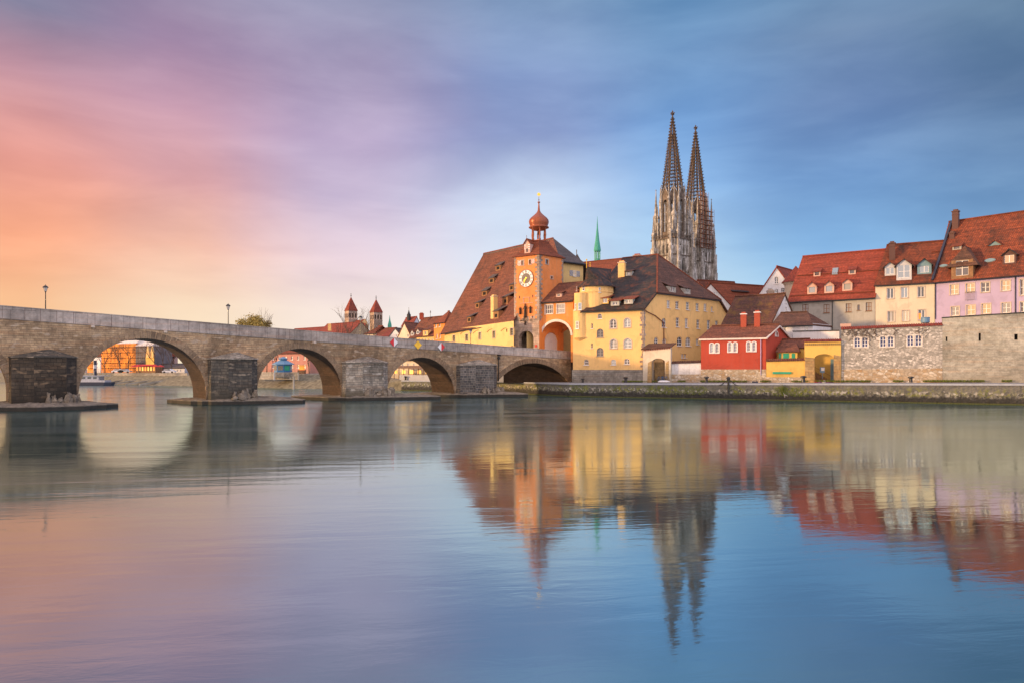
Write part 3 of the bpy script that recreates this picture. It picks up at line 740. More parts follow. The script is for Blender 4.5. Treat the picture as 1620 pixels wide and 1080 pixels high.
# deck and parapets
dk = MB(); pp = MB(); cr = MB(); pp2 = MB(); cr2 = MB(); S2 = [x for x in range(-60, 93, 3)] + [92.5]
for a, b in zip(S2, S2[1:]):
    za, zb_ = ztop(a), ztop(b)
    dk.prism([B3(a, 0.02, za - 1.5), B3(b, .02, zb_ - 1.5), B3(b, -BD - .02, zb_ - 1.5), B3(a, -BD - .02, za - 1.5)], (0, 0, .35))
    for d0, p_, c_ in ((.10, pp, cr), (-BD + .28, pp2, cr2)):
        p_.prism([B3(a, d0, za - 1.46), B3(b, d0, zb_ - 1.46), B3(b, d0 - .38, zb_ - 1.46), B3(a, d0 - .38, za - 1.46)], (0, 0, 1.46))
        c_.prism([B3(a, d0 + .06, za), B3(b, d0 + .06, zb_), B3(b, d0 - .44, zb_), B3(a, d0 - .44, za)], (0, 0, .10))
s = -58
while s < 92:                                                    # vertical joints of the parapet slabs
    w_ = 1.5 + random.random() * 1.1; z = ztop(s)
    cr.prism([B3(s, .108, z - 1.42), B3(s + .035, .108, z - 1.42), B3(s + .035, .108, z - .01), B3(s, .108, z - .01)], Vector((-V.x, -V.y, 0)) * .02, 1)
    s += w_
dk.build('deck', 'paving', br); pp.build('parapet', 'parapet_stone', br); pp2.build('parapet', 'parapet_stone', br); cr2.build('parapet_coping', 'parapet_stone', br); cr.build('parapet_coping', ['parapet_stone', 'dark_brick'], br)
# piers with cutwaters
PIERS = [(-20.4, -13.6, 6.6, 'pier_dark_stone'), (.72, 7.7, 6.45, 'pier_dark_stone'), (23.2, 29.9, 6.45, 'pier_grey_stone'), (43.1, 50.7, 6.05, 'pier_pale_stone'), (64.3, 72.6, 5.75, 'pier_block_stone')]
for (s0, s1, zt, m) in PIERS:
    b = MB(); w_ = s1 - s0
    lp = [(s0 - .02, -.3), (s0 + .25, 1.0), (s0 + w_ * .35, 1.9), (s1 - w_ * .18, 2.0), (s1 - .1, .9), (s1 + .02, -.3)]
    lo = [B3(s, d, -.8) for s, d in lp]; hi = [B3(s, d * .97, zt) for s, d in lp]
    b.loft([lo, hi], caps=False)
    cen = B3((s0 + s1) / 2 + .6, -.2, zt + .95); tips = [B3(s, d + .12, zt - .02) for s, d in lp]
    hi2 = [B3(s + (-.1 if s < (s0 + s1) / 2 else .1), d + .12, zt - .18) for s, d in lp]
    b.loft([hi2, tips], 1, caps=True)
    for i in range(len(tips) - 1): b.poly([tips[i], tips[i + 1], cen], 1)
    b.build('pier', [m, 'pier_pale_stone' if m != 'pier_dark_stone' else 'pier_grey_stone'], br)
def jag(lp, n=5, a=.22):
    out = []
    for i in range(len(lp)):
        p = Vector(lp[i]); q = Vector(lp[(i + 1) % len(lp)])
        for k in range(n): r = p.lerp(q, k / n); out.append((r.x + random.uniform(-a, a) * (k > 0), r.y + random.uniform(-a, a) * (k > 0)))
    return out
ISL = [[(-29, -9), (-27, 0), (-22, 4), (-17, 6), (-10, 3.5), (-12, -3), (-13, -9)],
       [(-8, -3), (-2, 1.5), (3.3, 5.6), (8, 5), (12, 2.2), (9.8, -3), (8.8, -9), (-1, -9)],
       [(19.7, -8.5), (21.3, -1), (24, 2.3), (28, 3.2), (34.8, 5.4), (35.8, 3.8), (32.6, -2), (31, -9)],
       [(38.6, -10), (41.3, -1), (43.8, 2.2), (48, 3.0), (57.5, 5.6), (58.4, 4.2), (53, -1), (50.8, -9)],
       [(60, -10), (62.7, -1), (65, 2.3), (69, 3), (75.8, 5.9), (76.5, 4.5), (74, 0), (72.6, -8)]]
for k, lp in enumerate(ISL):
    j = jag(lp); c = (sum(p[0] for p in j) / len(j), sum(p[1] for p in j) / len(j)); b = MB()
    lo = [B3(s, d, -.8) for s, d in j]; mid = [B3(s, d, .50 + random.uniform(-.05, .07)) for s, d in j]
    i1 = [B3(c[0] + (s - c[0]) * .8, c[1] + (d - c[1]) * .8, .72 + random.uniform(-.08, .12)) for s, d in j]
    i2 = [B3(c[0] + (s - c[0]) * .35, c[1] + (d - c[1]) * .35, .95 + random.uniform(-.08, .1)) for s, d in j]
    b.loft([lo, mid, i1, i2]); b.build('pier_foundation', 'starling_rock', br)
for (s0, s1, zt, m), cnt in zip(PIERS, (6, 15, 11, 20, 9)):       # broken blocks leaning on the pier feet
    for k in range(cnt):
        b = MB(); s = s0 + (s1 - s0) * (.45 + .55 * random.random()); d = 1.9 + random.uniform(0, .9); hh = random.uniform(.35, 1.5)
        c = B3(s, d, .75 + hh * .35); r = random.uniform(.3, .6)
        pr = [(r * random.uniform(.8, 1.1), -hh * .5), (r, -.1 * hh), (r * .75, hh * .3), (r * .25, hh * .55)]
        b.lathe(c, pr, 5, rot=random.random() * 3, scale=(1, random.uniform(.5, 1))); b.v = [v + Vector((random.uniform(-.16, .16), random.uniform(-.16, .16), random.uniform(-.12, .12))) for v in b.v]; b.build('fallen_stone', 'starling_rock', br)
for s, z in ((9.4, 9.6), (17.8, 0), (38.5, 0), (73.4, 0)):       # water spouts below the parapet
    b = MB(); z = ztop(s) - 1.75; b.prism([B3(s - .2, 0, z), B3(s + .2, 0, z), B3(s + .16, 0, z + .28), B3(s - .16, 0, z + .28)], Vector((V.x, V.y, -.05)) * .7)
    b.build('water_spout', 'stone_trim' if s != 73.4 else 'dark_metal', br)
b = MB(); b.bar(B3(73.4, .2, 2.7), B3(73.4, .2, 6.9), .09, n=6); b.ball(B3(73.4, .25, 6.95), .28); b.build('drain_pipe', 'dark_metal', br)

# navigation signs hanging on the parapet
def navsign(px, py, l, mats, label, halves):
    u, z = BW.hit(px, py); s = u - 60; h = .72
    r = thing('navigation_sign', label, 'navigation sign', B3(s, .14, z - h), 'diamond signs on the bridge parapet')
    for k, (sg, m) in enumerate(halves):
        b = MB()
        if sg == 0: l = [B3(s - h, .26, z), B3(s, .26, z - h), B3(s + h, .26, z), B3(s, .26, z + h)]
        else: l = [B3(s, .26, z - h), B3(s + sg * h, .26, z), B3(s, .26, z + h)]
        b.prism(l, Vector((-V.x, -V.y, 0)) * .05); b.build('sign_face', m, r)
    b = MB(); b.bar(B3(s, .18, z - .35), B3(s, .18, z + .6), .04); b.build('bracket', 'dark_metal', r)
navsign(622.2, 541.5, 0, 0, 'diamond sign with red left half and white right half on parapet', [(-1, 'red_paint'), (1, 'white_paint')])
navsign(660.2, 545.6, 0, 0, 'plain yellow diamond sign on the parapet above the third arch', [(0, 'yellow_paint')])
navsign(697, 548.7, 0, 0, 'diamond sign with white left half and red right half on parapet', [(-1, 'white_paint'), (1, 'red_paint')])

# street lamps
def lamp(label, base, h, group='street lamps on the bridge'):
    r = thing('street_lamp', label, 'street lamp', base, group); b = Vector(base)
    m = MB(); m.lathe(b, [(.16, 0), (.14, .5), (.075, .7), (.055, h - .75), (.09, h - .72), (.10, h - .62)], 10); m.build('pole', 'dark_metal', r)
    m = MB(); m.lathe(b, [(.12, h - .62), (.26, h - .12)], 6, mi=0); m.build('lamp_glass', 'lamp_glass', r)
    m = MB(); m.lathe(b, [(.36, h - .13), (.30, h - .02), (.12, h + .14), (.03, h + .17), (.03, h + .3)], 10)
    for k in range(6): a = k * math.pi / 3; m.bar(b + Vector((.12 * math.cos(a), .12 * math.sin(a), h - .62)), b + Vector((.26 * math.cos(a), .26 * math.sin(a), h - .12)), .018)
    m.build('lamp_cap', 'dark_metal', r); return r
def lamp_at(label, px, d, ytop):
    w = Wall(BA + V * d, BA + V * d + U); u, k = w.hit(px); base = w.p(u, ztop(u) - 1.15); h = Z(ytop, k) - base.z - .15; lamp(label, base, h)
lamp_at('lamp post nearest the left edge of the bridge', 72, -6.2, 452)
lamp_at('lamp post on the bridge beside the round leafy tree', 361, -6.2, 481.5)
lamp_at('lamp post between the two red pointed church towers', 570.5, -6.2, 500)
lamp_at('lamp post against the yellow wall under the huge tiled roof', 744.5, -6.2, 521)

# ------------------------------------------------------------------ street level behind the bridge head
mb = MB(); mb.prism([(-1.5, 139, 2.3), (11.9, 138.6, 2.3), (26, 150, 2.3), (20, 175, 2.3), (-22, 190, 2.3), (-19, 171, 2.3)], (0, 0, 5.0)); mb.build('street', 'paving', kind='structure')
ZS = 7.3
mb = MB(); aw_ = Wall((-1.7, 138.75), (12.0, 138.35)); mb.prism([aw_.p(0, 2.2), aw_.p(aw_.L, 2.2), aw_.p(aw_.L, 7.25), aw_.p(0, 7.25)], (.05, .22, 0)); mb.build('abutment', 'shaded_barrel_stone', br)  # dark panel added to stand in for the deep vault's darkness
# ------------------------------------------------------------------ clock tower
TL, TC, TR = G(813.5, 143.5), G(853, 140), G(891, 145)
TBk = TL + (TR - TC)
tw = thing('clock_tower', 'orange clock tower with copper onion dome and lantern at the bridge end', 'tower', (5.6, 144.3, ZS))
W1, W2, W3, W4 = Wall(TL, TC), Wall(TC, TR), Wall(TR, TBk), Wall(TBk, TL)
zE = 28.0
def px5(x, y): return 800 + x / 6.75, 410 + y / 6.75
def rct5(w, x, y, ww, hh): a, b = px5(x, y); return w.rect(a, b, ww / 6.75, hh / 6.75)
mb = MB(); st = MB(); wl = []
z_s = 14.6                                                       # top of the bare stone storey
s0, s1, z0, z1 = rct5(W1, 220, 870, 156, 210); gate = opening(s0, s1, ZS - .3, z1, (s1 - s0) * .42, 14)
tops = [rct5(W1, 180, 42, 26, 50), rct5(W1, 262, 32, 26, 48)]; slits = [rct5(W1, a, b, 11, 30) for a, b in ((147, 408), (289, 398), (145, 632), (287, 620))]
W1.panel(mb, [(0, z_s), (W1.L, z_s), (W1.L, zE), (0, zE)], [opening(*t) for t in tops + slits], .3)
side = [rct5(W2, 440, 30, 28, 50), rct5(W2, 491, 198, 22, 26)]
W2.panel(mb, [(0, z_s), (W2.L, z_s), (W2.L, zE), (0, zE)], [opening(*t) for t in side], .3)
for w in (W3, W4): w.panel(mb, [(0, z_s), (w.L, z_s), (w.L, zE), (0, zE)])
mb.build('wall', 'peach_plaster', tw)
W1.panel(st, [(-.04, ZS - .3), (W1.L + .04, ZS - .3), (W1.L + .04, z_s), (-.04, z_s)], [gate], 1.1, d0=-.04)
Wb = Wall(TR + (TBk - TR) * 0, TBk)
for w in (W4,): w.panel(st, [(-.04, ZS - .3), (w.L + .04, ZS - .3), (w.L + .04, z_s), (-.04, z_s)], d0=-.04)
n0, n1 = W2.hit(861.5)[0], W2.hit(883)[0]; nt = W2.hit(872, 526)[1]; sp2 = MB(); niche = opening(n0, n1, ZS - .2, nt, (n1 - n0) * .45, 14)
W2.panel(sp2, [(-.04, ZS - .3), (W2.L + .04, ZS - .3), (W2.L + .04, z_s), (-.04, z_s)], [niche], .35, d0=-.04); sp2.build('side_wall', 'orange_plaster', tw)
sp2 = MB(); sp2.poly([W2.p(n0 - .1, ZS - .3, .30), W2.p(n1 + .1, ZS - .3, .30), W2.p(n1 + .1, nt + .1, .30), W2.p(n0 - .1, nt + .1, .30)]); sp2.build('niche_back', 'white_plaster', tw)
gb = opening(W3.L - s1 + .3, W3.L - s0 - .3, ZS - .3, z1 - .9, (s1 - s0) * .42, 14)
W3.panel(st, [(-.04, ZS - .3), (W3.L + .04, ZS - .3), (W3.L + .04, z_s), (-.04, z_s)], [gb], 1.0, d0=-.04)
# ragged stone patches climbing the lower plaster
for k in range(26):
    u = random.uniform(0, W1.L - .6); h = random.uniform(.2, 1.3) * (1.5 if u < 1.2 or u > W1.L - 1.8 else 1)
    st.prism([W1.p(u, z_s, -.035), W1.p(u + .6, z_s, -.035), W1.p(u + .5, z_s + h, -.035), W1.p(u + .1, z_s + h * .9, -.035)], Vector((-W1.n.x, -W1.n.y, 0)) * .03)
st.build('stone_base', 'tower_stone', tw)
qn = MB(); qn2 = MB(); qn3 = MB(); z = z_s
while z < zE - .3:                                              # corner quoins
    h = .48; a = .55 if int(z / .48) % 2 else .95; b = .95 if int(z / .48) % 2 else .55
    C_ = Vector((TC.x, TC.y, 0)); t1 = Vector((W1.t.x, W1.t.y, 0)); t2 = Vector((W2.t.x, W2.t.y, 0)); n1 = Vector((W1.n.x, W1.n.y, 0)) * .05; n2 = Vector((W2.n.x, W2.n.y, 0)) * .05
    zz = Vector((0, 0, z))
    qn.prism([C_ - t1 * a + n1 + zz, C_ + n1 + n2 + zz, C_ + t2 * b + n2 + zz, C_ + t2 * b - n2 + zz, C_ - n1 - n2 + zz, C_ - t1 * a - n1 + zz], (0, 0, h - .03))
    qn2.prism([W1.p(0, z, -.04), W1.p(a * .6, z, -.04), W1.p(a * .6, z, .1), W1.p(0, z, .1)], (0, 0, h - .03)); qn3.prism([W2.p(W2.L - a * .6, z, -.04), W2.p(W2.L, z, -.04), W2.p(W2.L, z, .1), W2.p(W2.L - a * .6, z, .1)], (0, 0, h - .03))
    z += h
qn.build('quoins', 'quoin_stone', tw); qn2.build('quoins', 'quoin_stone', tw); qn3.build('quoins', 'quoin_stone', tw)
for t in tops: window(tw, W1, *t, 0, 2, 2, 'brown_paint', 'glass', .15, 'stone_trim', True)
for t in side: window(tw, W2, *t, 0, 1, 2, 'brown_paint', 'glass', .15, 'stone_trim', True)
for t in slits: window(tw, W1, *t, 0, 1, 1, 'grey_paint', 'glass', .1, None, False)
def chev(parent, w, s0, s1, z0, z1, c1, c2, n=4, d=-.07):
    b = MB(); b.prism([w.p(s0, z0, d), w.p(s1, z0, d), w.p(s1, z1, d), w.p(s0, z1, d)], -Vector((w.n.x, w.n.y, 0)) * .05)
    m = (s0 + s1) / 2; H = (z1 - z0) / n; k = H * .45
    for i in range(n):
        z = z0 + H * i
        b.prism([w.p(s0, z, d - .01), w.p(m, z + k, d - .01), w.p(s1, z, d - .01), w.p(s1, z + H * .5, d - .01), w.p(m, min(z1, z + k + H * .5), d - .01), w.p(s0, z + H * .5, d - .01)], -Vector((w.n.x, w.n.y, 0)) * .008, 1)
    b.build('shutter', [c1, c2], parent)
chev(tw, W1, *rct5(W1, 146, 44, 36, 56), 'white_paint', 'red_paint'); chev(tw, W1, *rct5(W1, 293, 24, 34, 46), 'white_paint', 'red_paint')
# clock
cu, cz = W1.hit(832.4, 440.8); rad = 1.72; cn = Vector((W1.n.x, W1.n.y, 0)); cx = Vector((W1.t.x, W1.t.y, 0)); cy = Vector((0, 0, 1)); CC = W1.p(cu, cz)
def disc(b, r0, r1, d0, d1, n=48, mi=0):
    for i in range(n):
        a = 2 * math.pi * i / n; c = 2 * math.pi * (i + 1) / n
        def q(r, an, d): return CC + cn * d + cx * r * math.sin(an) + cy * r * math.cos(an)
        b.poly([q(r0, a, d1), q(r0, c, d1), q(r1, c, d1), q(r1, a, d1)][::-1], mi)
        b.poly([q(r1, a, d0), q(r1, a, d1), q(r1, c, d1), q(r1, c, d0)], mi)
ck = MB(); disc(ck, 0, rad, 0, .08); face = ck.build('clock_face', 'white_paint', tw)
ck = MB(); disc(ck, rad, rad + .1, 0, .14); ck.build('clock_rim', 'rust_metal', face)
ck = MB(); disc(ck, 0, rad * .62, .08, .10); ck.build('dial_centre', 'clock_dial', face)
NUM = ['XII', 'I', 'II', 'III', 'IIII', 'V', 'VI', 'VII', 'VIII', 'IX', 'X', 'XI']
ck = MB()
for i, s_ in enumerate(NUM):                                     # roman numerals as strokes, standing on the ring
    an = i * math.pi / 6; up = cx * math.sin(an) + cy * math.cos(an); rt = cx * math.cos(an) - cy * math.sin(an)
    o = CC + cn * .10 + up * rad * .81; hh = rad * .13; w_ = .15; tot = len(s_) * w_; x = -tot / 2 + w_ / 2
    def strk(x0, y0, x1, y1): ck.bar(o + rt * x0 + up * y0 * hh, o + rt * x1 + up * y1 * hh, .032)
    for ch in s_:
        if ch == 'I': strk(x, -1, x, 1)
        elif ch == 'V': strk(x - .05, 1, x, -1); strk(x + .05, 1, x, -1)
        else: strk(x - .05, 1, x + .05, -1); strk(x + .05, 1, x - .05, -1)
        x += w_
ck.build('numeral', 'dark_metal', face)
for an, ln, w_ in ((207, .72, .07), (222, .50, .09)):
    a = R(an); d = cx * math.sin(a) + cy * math.cos(a); ck = MB(); ck.bar(CC + cn * .14 - d * .25, CC + cn * .14 + d * rad * ln, w_, .03); ck.build('clock_hand', 'gold', face)
# carved figures and a frame on the front
ck = MB(); f0 = rct5(W1, 222, 440, 62, 60)
for a, b in (((f0[0], f0[2]), (f0[0], f0[3])), ((f0[1], f0[2]), (f0[1], f0[3])), ((f0[0], f0[3]), (f0[1], f0[3])), ((f0[0] - .9, f0[2]), (f0[1] + .9, f0[2]))): ck.bar(W1.p(*a, -.08), W1.p(*b, -.08), .05)
ck.build('wall_frame', 'stone_trim', tw)
def figure(w, x, y, h, wd, nm='relief_figure'):
    px, py = px5(x, y); u, zc = w.hit(px, py); b = MB(); hh = h / 6.75 * .128; r = wd
    b.lathe(w.p(u, zc - hh / 2, -.22), [(.10, -.25), (r * 1.1, 0), (r * .8, .08), (r * .9, hh * .2), (r * .7, hh * .55), (r, hh * .72), (r * .4, hh * .82), (r * .45, hh * .9), (r * .2, hh)], 10, scale=(1, .8))
    b.bar(w.p(u - r * 1.2, zc + hh * .1, -.25), w.p(u, zc + hh * .25, -.3), .09); b.bar(w.p(u + r * 1.2, zc + hh * .1, -.25), w.p(u, zc + hh * .25, -.3), .09); b.build(nm, 'bronze', tw, smooth=True)
figure(W1, 160, 545, 70, .27); figure(W1, 214, 545, 140, .36); figure(W1, 268, 533, 70, .27); figure(W1, 215, 676, 34, .2)
b = MB(); u, z = W1.hit(*px5(326, 925)); b.box(W1.p(u, z, -.08), (.5, .06, .5), W1.t); b.build('notice_board', 'awning_red', tw)
# flared tile roof
cT = (TL + TR) / 2; rr = MB()
def rl(k, z): return [Vector((cT.x + (p.x - cT.x) * k, cT.y + (p.y - cT.y) * k, z)) for p in (TL, TC, TR, TBk)]
rr.loft([rl(1.10, zE - .15), rl(1.10, zE), rl(.82, zE + .75), rl(.60, zE + 1.9), rl(.40, zE + 3.2)]); rr.build('roof', 'rust_tiles', tw)
b = MB(); b.loft([rl(.43, zE + 3.15), rl(.43, zE + 3.4)])
plat = b.build('lantern_platform', 'red_copper', tw); zl = zE + 3.4; ox = Vector((cT.x, cT.y, 0)); RO = 2.0
hgt = Z(361.5, 144.3) - zl
for k in range(6):
    a = math.pi / 6 + k * math.pi / 3 + .1; c = ox + Vector((1.45 * math.cos(a), 1.45 * math.sin(a), zl)); b = MB()
    b.lathe(c, [(.20, 0), (.22, .3), (.13, .42), (.17, .9), (.20, 1.2), (.12, hgt - .4), (.22, hgt - .1), (.22, hgt + .1)], 8); b.build('lantern_post', 'red_copper', tw)
b = MB(); zb0 = Z(361.5, 144.3); zo = Z(335.5, 144.3); zt = Z(320, 144.3)
prof = [(1.35, zb0 - .35), (1.5, zb0), (2.02, zb0 + .05), (2.04, zb0 + .22), (1.72, zb0 + .3), (1.78, zb0 + .5), (1.96, zb0 + .95), (2.02, zb0 + 1.35), (1.92, zb0 + 1.75), (1.62, zb0 + 2.15), (1.15, zb0 + 2.55), (.72, zb0 + 2.95), (.40, zo - .1), (.24, zo + .3), (.15, zt - .7), (.12, zt - .25), (.28, zt - .12), (.28, zt + .02), (.10, zt + .1)]
n = 48; loops = []
for r_, z_ in prof:
    loops.append([ox + Vector((r_ * (1 + .035 * abs(math.cos(8 * math.pi * i / n)) * (1 if r_ > .5 else 0)) * math.cos(2 * math.pi * i / n + .1), r_ * (1 + .035 * abs(math.cos(8 * math.pi * i / n)) * (1 if r_ > .5 else 0)) * math.sin(2 * math.pi * i / n + .1), z_)) for i in range(n)])
b.loft(loops); b.build('onion_dome', 'red_copper', tw, smooth=True)
b = MB(); zs_ = Z(308, 144.3); b.bar(ox + Vector((0, 0, zt)), ox + Vector((0, 0, zs_)), .05, .03, 6); b.ball(ox + Vector((0, 0, zt + .45)), .12, 8)
b.build('finial_rod', 'rust_metal', tw)
b = MB(); cs = ox + Vector((0, 0, zs_)); fx = Vector((1, 0, 0))
pts = [cs + fx * (.46 if i % 2 == 0 else .24) * math.sin(i * math.pi / 8) + Vector((0, -.05, (.46 if i % 2 == 0 else .24) * math.cos(i * math.pi / 8))) for i in range(16)]
b.prism(pts, (0, .1, 0)); b.build('gold_star', 'gold', tw)
b = MB(); b.lathe(ox + Vector((0, 0, zl + 1.35)), [(.42, 0), (.36, .12), (.24, .35), (.18, .55), (.05, .62)], 12); b.bar(ox + Vector((0, 0, zl + 1.9)), ox + Vector((0, 0, zb0 - .2)), .04); b.build('bell', 'bronze', tw)
# dormer house with striped shutters on the tower roof
tp = plane3(rl(1.0, zE + .35)[0], rl(1.0, zE + .35)[1], rl(.6, zE + 1.9)[1])
Pd = W1.p(W1.hit(832.5)[0], Z(402, 142), .35)
dw = dormer(tw, (tp[0], tp[1]), Vector((Pd.x, Pd.y, Pd.z)), None, 1.35, 2.25, 'gable', 'pinkish_plaster', 'rust_tiles', 'glass', 'brown_paint', .5, .75, 1, 1, .85)
fw_ = Wall(Vector((Pd.x, Pd.y)) - W1.t * .675, Vector((Pd.x, Pd.y)) + W1.t * .675)
b = MB(); b.bar(fw_.p(.675, Pd.z + 3.1, -.2), fw_.p(.675, Pd.z + 3.8, -.2), .04); b.build('dormer_finial', 'rust_metal', dw)
for u in (-.02, .98):
    b = MB()
    for i in range(5):
        b.prism([fw_.p(u, Pd.z + 1.0 + i * .18, -.05), fw_.p(u + .36, Pd.z + 1.0 + i * .18, -.05), fw_.p(u + .36, Pd.z + 1.18 + i * .18, -.05), fw_.p(u, Pd.z + 1.18 + i * .18, -.05)], Vector((-W1.n.x, -W1.n.y, 0)) * .04, i % 2)
    b.build('shutter', ['white_paint', 'red_paint'], dw)

# ------------------------------------------------------------------ arched orange house between the tower and the yellow house
AL, AR = G(855.5, 140.8), G(906.5, 136.6); AW = Wall(AL, AR); ah = thing('arch_house', 'orange gate house with a wide white trimmed archway and two windows', 'house', (AL.x + 3, 141, ZS))
ad = Vector((-AW.n.x, -AW.n.y)) * 6; AC, AD_ = AR + ad, AL + ad; zA = 18.7; zAr = 22.6
s0, s1, z0, z1 = rct5(AW, 533, 830, 326, 330); s0 = max(.25, s0); s1 = min(AW.L - .3, s1); zap = AW.hit(*px5(533, 668))[1]
op = opening(s0, s1, ZS - 1, zap, (s1 - s0) * .42, 22); ws = [rct5(AW, 463, 537, 82, 95), rct5(AW, 588, 530, 84, 98)]
mb = MB(); AW.panel(mb, [(0, ZS - 1), (AW.L, ZS - 1), (AW.L, zA), (0, zA)], [op] + [opening(*w) for w in ws], .25)
AWr = Wall(AR, AC); AWb = Wall(AC, AD_); AWl = Wall(AD_, AL)
for w in (AWr, AWl): w.panel(mb, [(0, ZS - 1), (w.L, ZS - 1), (w.L, zA), (w.L * .72 if w is AWr else w.L * .28, zAr), (0, zA)])
m_ = AWb.L / 2; ob = opening(AWb.L - s1 + .4, AWb.L - s0 - .5, ZS - 1, zap - 1.2, (s1 - s0) * .36, 18)
AWb.panel(mb, [(0, ZS - 1), (AWb.L, ZS - 1), (AWb.L, zA), (0, zA)], [ob], .6)
mb.build('wall', 'orange_plaster', ah)
v = MB()                                                         # vault of the passage
for (a, c) in zip(op[2:], op[3:]): v.poly([AW.p(*a, .25), AW.p(*c, .25), AW.p(*c, 5.95), AW.p(*a, 5.95)])
for u in (s0, s1): v.poly([AW.p(u, ZS - 1, .25), AW.p(u, zap - (s1 - s0) * .42, .25), AW.p(u, zap - (s1 - s0) * .42, 5.95), AW.p(u, ZS - 1, 5.95)])
v.build('passage_vault', 'orange_plaster', ah)
t = MB(); ringmesh(t, AW, op[2:] + [op[0], op[1]], inset(op, -.42)[2:] + [(s0 - .42, ZS - 1), (s1 + .42, ZS - 1)], -.10, .0); 
t = MB(); up_ = op[2:]; cxm = (s0 + s1) / 2; zsr = zap - (s1 - s0) * .42
outp = [(cxm + (x - cxm) * (1 + .45 / ((s1 - s0) / 2)), zsr + (z - zsr) * (1 + .5 / ((s1 - s0) * .42))) for x, z in up_]
for i in range(len(up_) - 1): t.prism([AW.p(*up_[i], -.14), AW.p(*outp[i], -.14), AW.p(*outp[i + 1], -.14), AW.p(*up_[i + 1], -.14)], -Vector((AW.n.x, AW.n.y, 0)) * .12)
t.build('arch_trim', 'pale_trim', ah)
for w in ws: window(ah, AW, *w, 0, 4, 2, 'white_paint', 'glass', .12, 'pale_trim', True)
chev(ah, Wall(AW.p(0, 0, 6.7).xy, AW.p(5, 0, 6.7).xy), AW.L - 1.9, AW.L - 1.3, 13, 15.4, 'white_paint', 'hull_paint', 6)
r = MB(); sl_ = (zAr - zA) / 4.5; e = .5
a = AW.p(-.1, zA - sl_ * e, -e); b_ = AW.p(AW.L + .2, zA - sl_ * e, -e); r1_ = AW.p(AW.L + .2, zAr, 4.5); r0_ = AW.p(-.1 + 1.7, zAr, 4.5); c_ = AW.p(AW.L + .2, zA, 6.4); d_ = AW.p(-.1, zA, 6.4)
r.slab([a, b_, r1_, r0_], .25); r.slab([c_, d_, r0_, r1_], .25); r.slab([d_, a, r0_], .25); r.build('roof', 'brown_tiles', ah)
dormer(ah, plane3(a, b_, r1_), 884, 470, 1.3, .75, 'shed', 'pinkish_plaster', 'brown_tiles', 'glass', 'white_paint', .7, .45, 1, 1)
b = MB(); b.bar(a - Vector((0, 0, .15)), b_ - Vector((0, 0, .15)), .1, n=6); b.build('gutter', 'dark_metal', ah)
# passage backdrop: pale street house seen through both arches
house('street_house', 'pale house seen through the archway beside the clock tower', 'house', G(836, 165), G(925, 156), (8, 9), 6.9, 15, 17, 'white_plaster', 'brown_tiles', {'front': [(868, 531, 4, 9), (878, 531, 4, 9), (888, 532, 4, 9)]})
b = MB(); b.box((3.9, 158, 8.4), (2.6, 3.2, 2.2), (1, .1)); b.box((3.9, 156.3, 9.2), (2.7, .1, .9), (1, .1), 1); b.box((3.9, 156.3, 8.4), (2.7, .14, .1), (1, .1), 2)
b.build('market_stall', ['brown_paint', 'lit_gold', 'dark_metal'], label='small lit yellow stall standing inside the clock tower gateway', cat='stall')

# ------------------------------------------------------------------ huge roofed salt store
zse = 14.4
E1, E2 = Vector((-17.0, 175.0, zse)), Vector((.35, 140.5, zse)); GA = Vector((3.0, 142.0)); 
R1_, R2_ = P3(768, 401, 181), P3(875, 377, 160)
ss = thing('salt_storehouse', 'storehouse with enormous steep tiled roof and yellow wall left of the clock tower', 'storehouse', (2, 160, ZS))
SW = Wall(E1.xy, E2.xy); mb = MB()
def px4(x, y): return 690 + x / 3.6, 290 + y / 3.6
def rct4(w, x, y, ww, hh): a, b = px4(x, y); return w.rect(a, b, ww / 3.6, hh / 3.6)
wr = [rct4(SW, *q) for q in ((101, 882, 13, 34), (174, 877, 14, 36), (249, 868, 14, 38), (329, 860, 15, 40), (430, 845, 17, 40), (402, 838, 7, 20), (433, 931, 14, 14))]
SW.panel(mb, [(0, ZS - 2), (SW.L, ZS - 2), (SW.L, zse + .2), (0, zse + .2)], [opening(*w) for w in wr], .4)
SG = Wall(GA, GA + Vector((.8, .6)) * 15.6); RB1, RB2 = Vector((3.2, 187, zse)), Vector((15.6 + 7, 153.5 + 12, zse))
SG.panel(mb, [(0, ZS - 2), (15.6, ZS - 2), (15.6, 27.4), (9, 27.4), (0, zse)])
Wall(RB1.xy, E1.xy).panel(mb, [(0, 2), (Wall(RB1.xy, E1.xy).L, 2), (Wall(RB1.xy, E1.xy).L, zse), (Wall(RB1.xy, E1.xy).L * .5, R1_.z - .6), (0, zse)])
mb.build('wall', 'warm_cream_plaster', ss)
for k, w in enumerate(wr): window(ss, SW, *w, 0, 2 if k < 5 else 1, 3 if k < 5 else 1, 'grey_paint', 'glass', .25, 'stone_trim' if k < 5 else None, k < 5)
for (x, y) in ((153, 852), (226, 847), (304, 841), (383, 835)):   # curved relieving ridges in the plaster
    a = px4(x - 14, y + 8); c = px4(x + 16, y - 12); m2 = px4(x - 2, y - 8); b = MB(); q = [SW.hit(*p) for p in (a, m2, c)]
    pr_ = None
    for i in range(9):
        tt = i / 8; u = q[0][0] * (1 - tt) ** 2 + 2 * tt * (1 - tt) * q[1][0] + tt * tt * q[2][0]; z = q[0][1] * (1 - tt) ** 2 + 2 * tt * (1 - tt) * q[1][1] + tt * tt * q[2][1]
        if pr_: b.bar(SW.p(*pr_, -.03), SW.p(u, z, -.03), .07)
        pr_ = (u, z)
    b.build('wall_moulding', 'timber', ss)
r = MB(); dn = (E2 - E1).normalized(); K1 = E1.lerp(R1_, .12) ; K2 = E2.lerp(Vector((R2_.x - 5, R2_.y + 6, R2_.z)), .12)
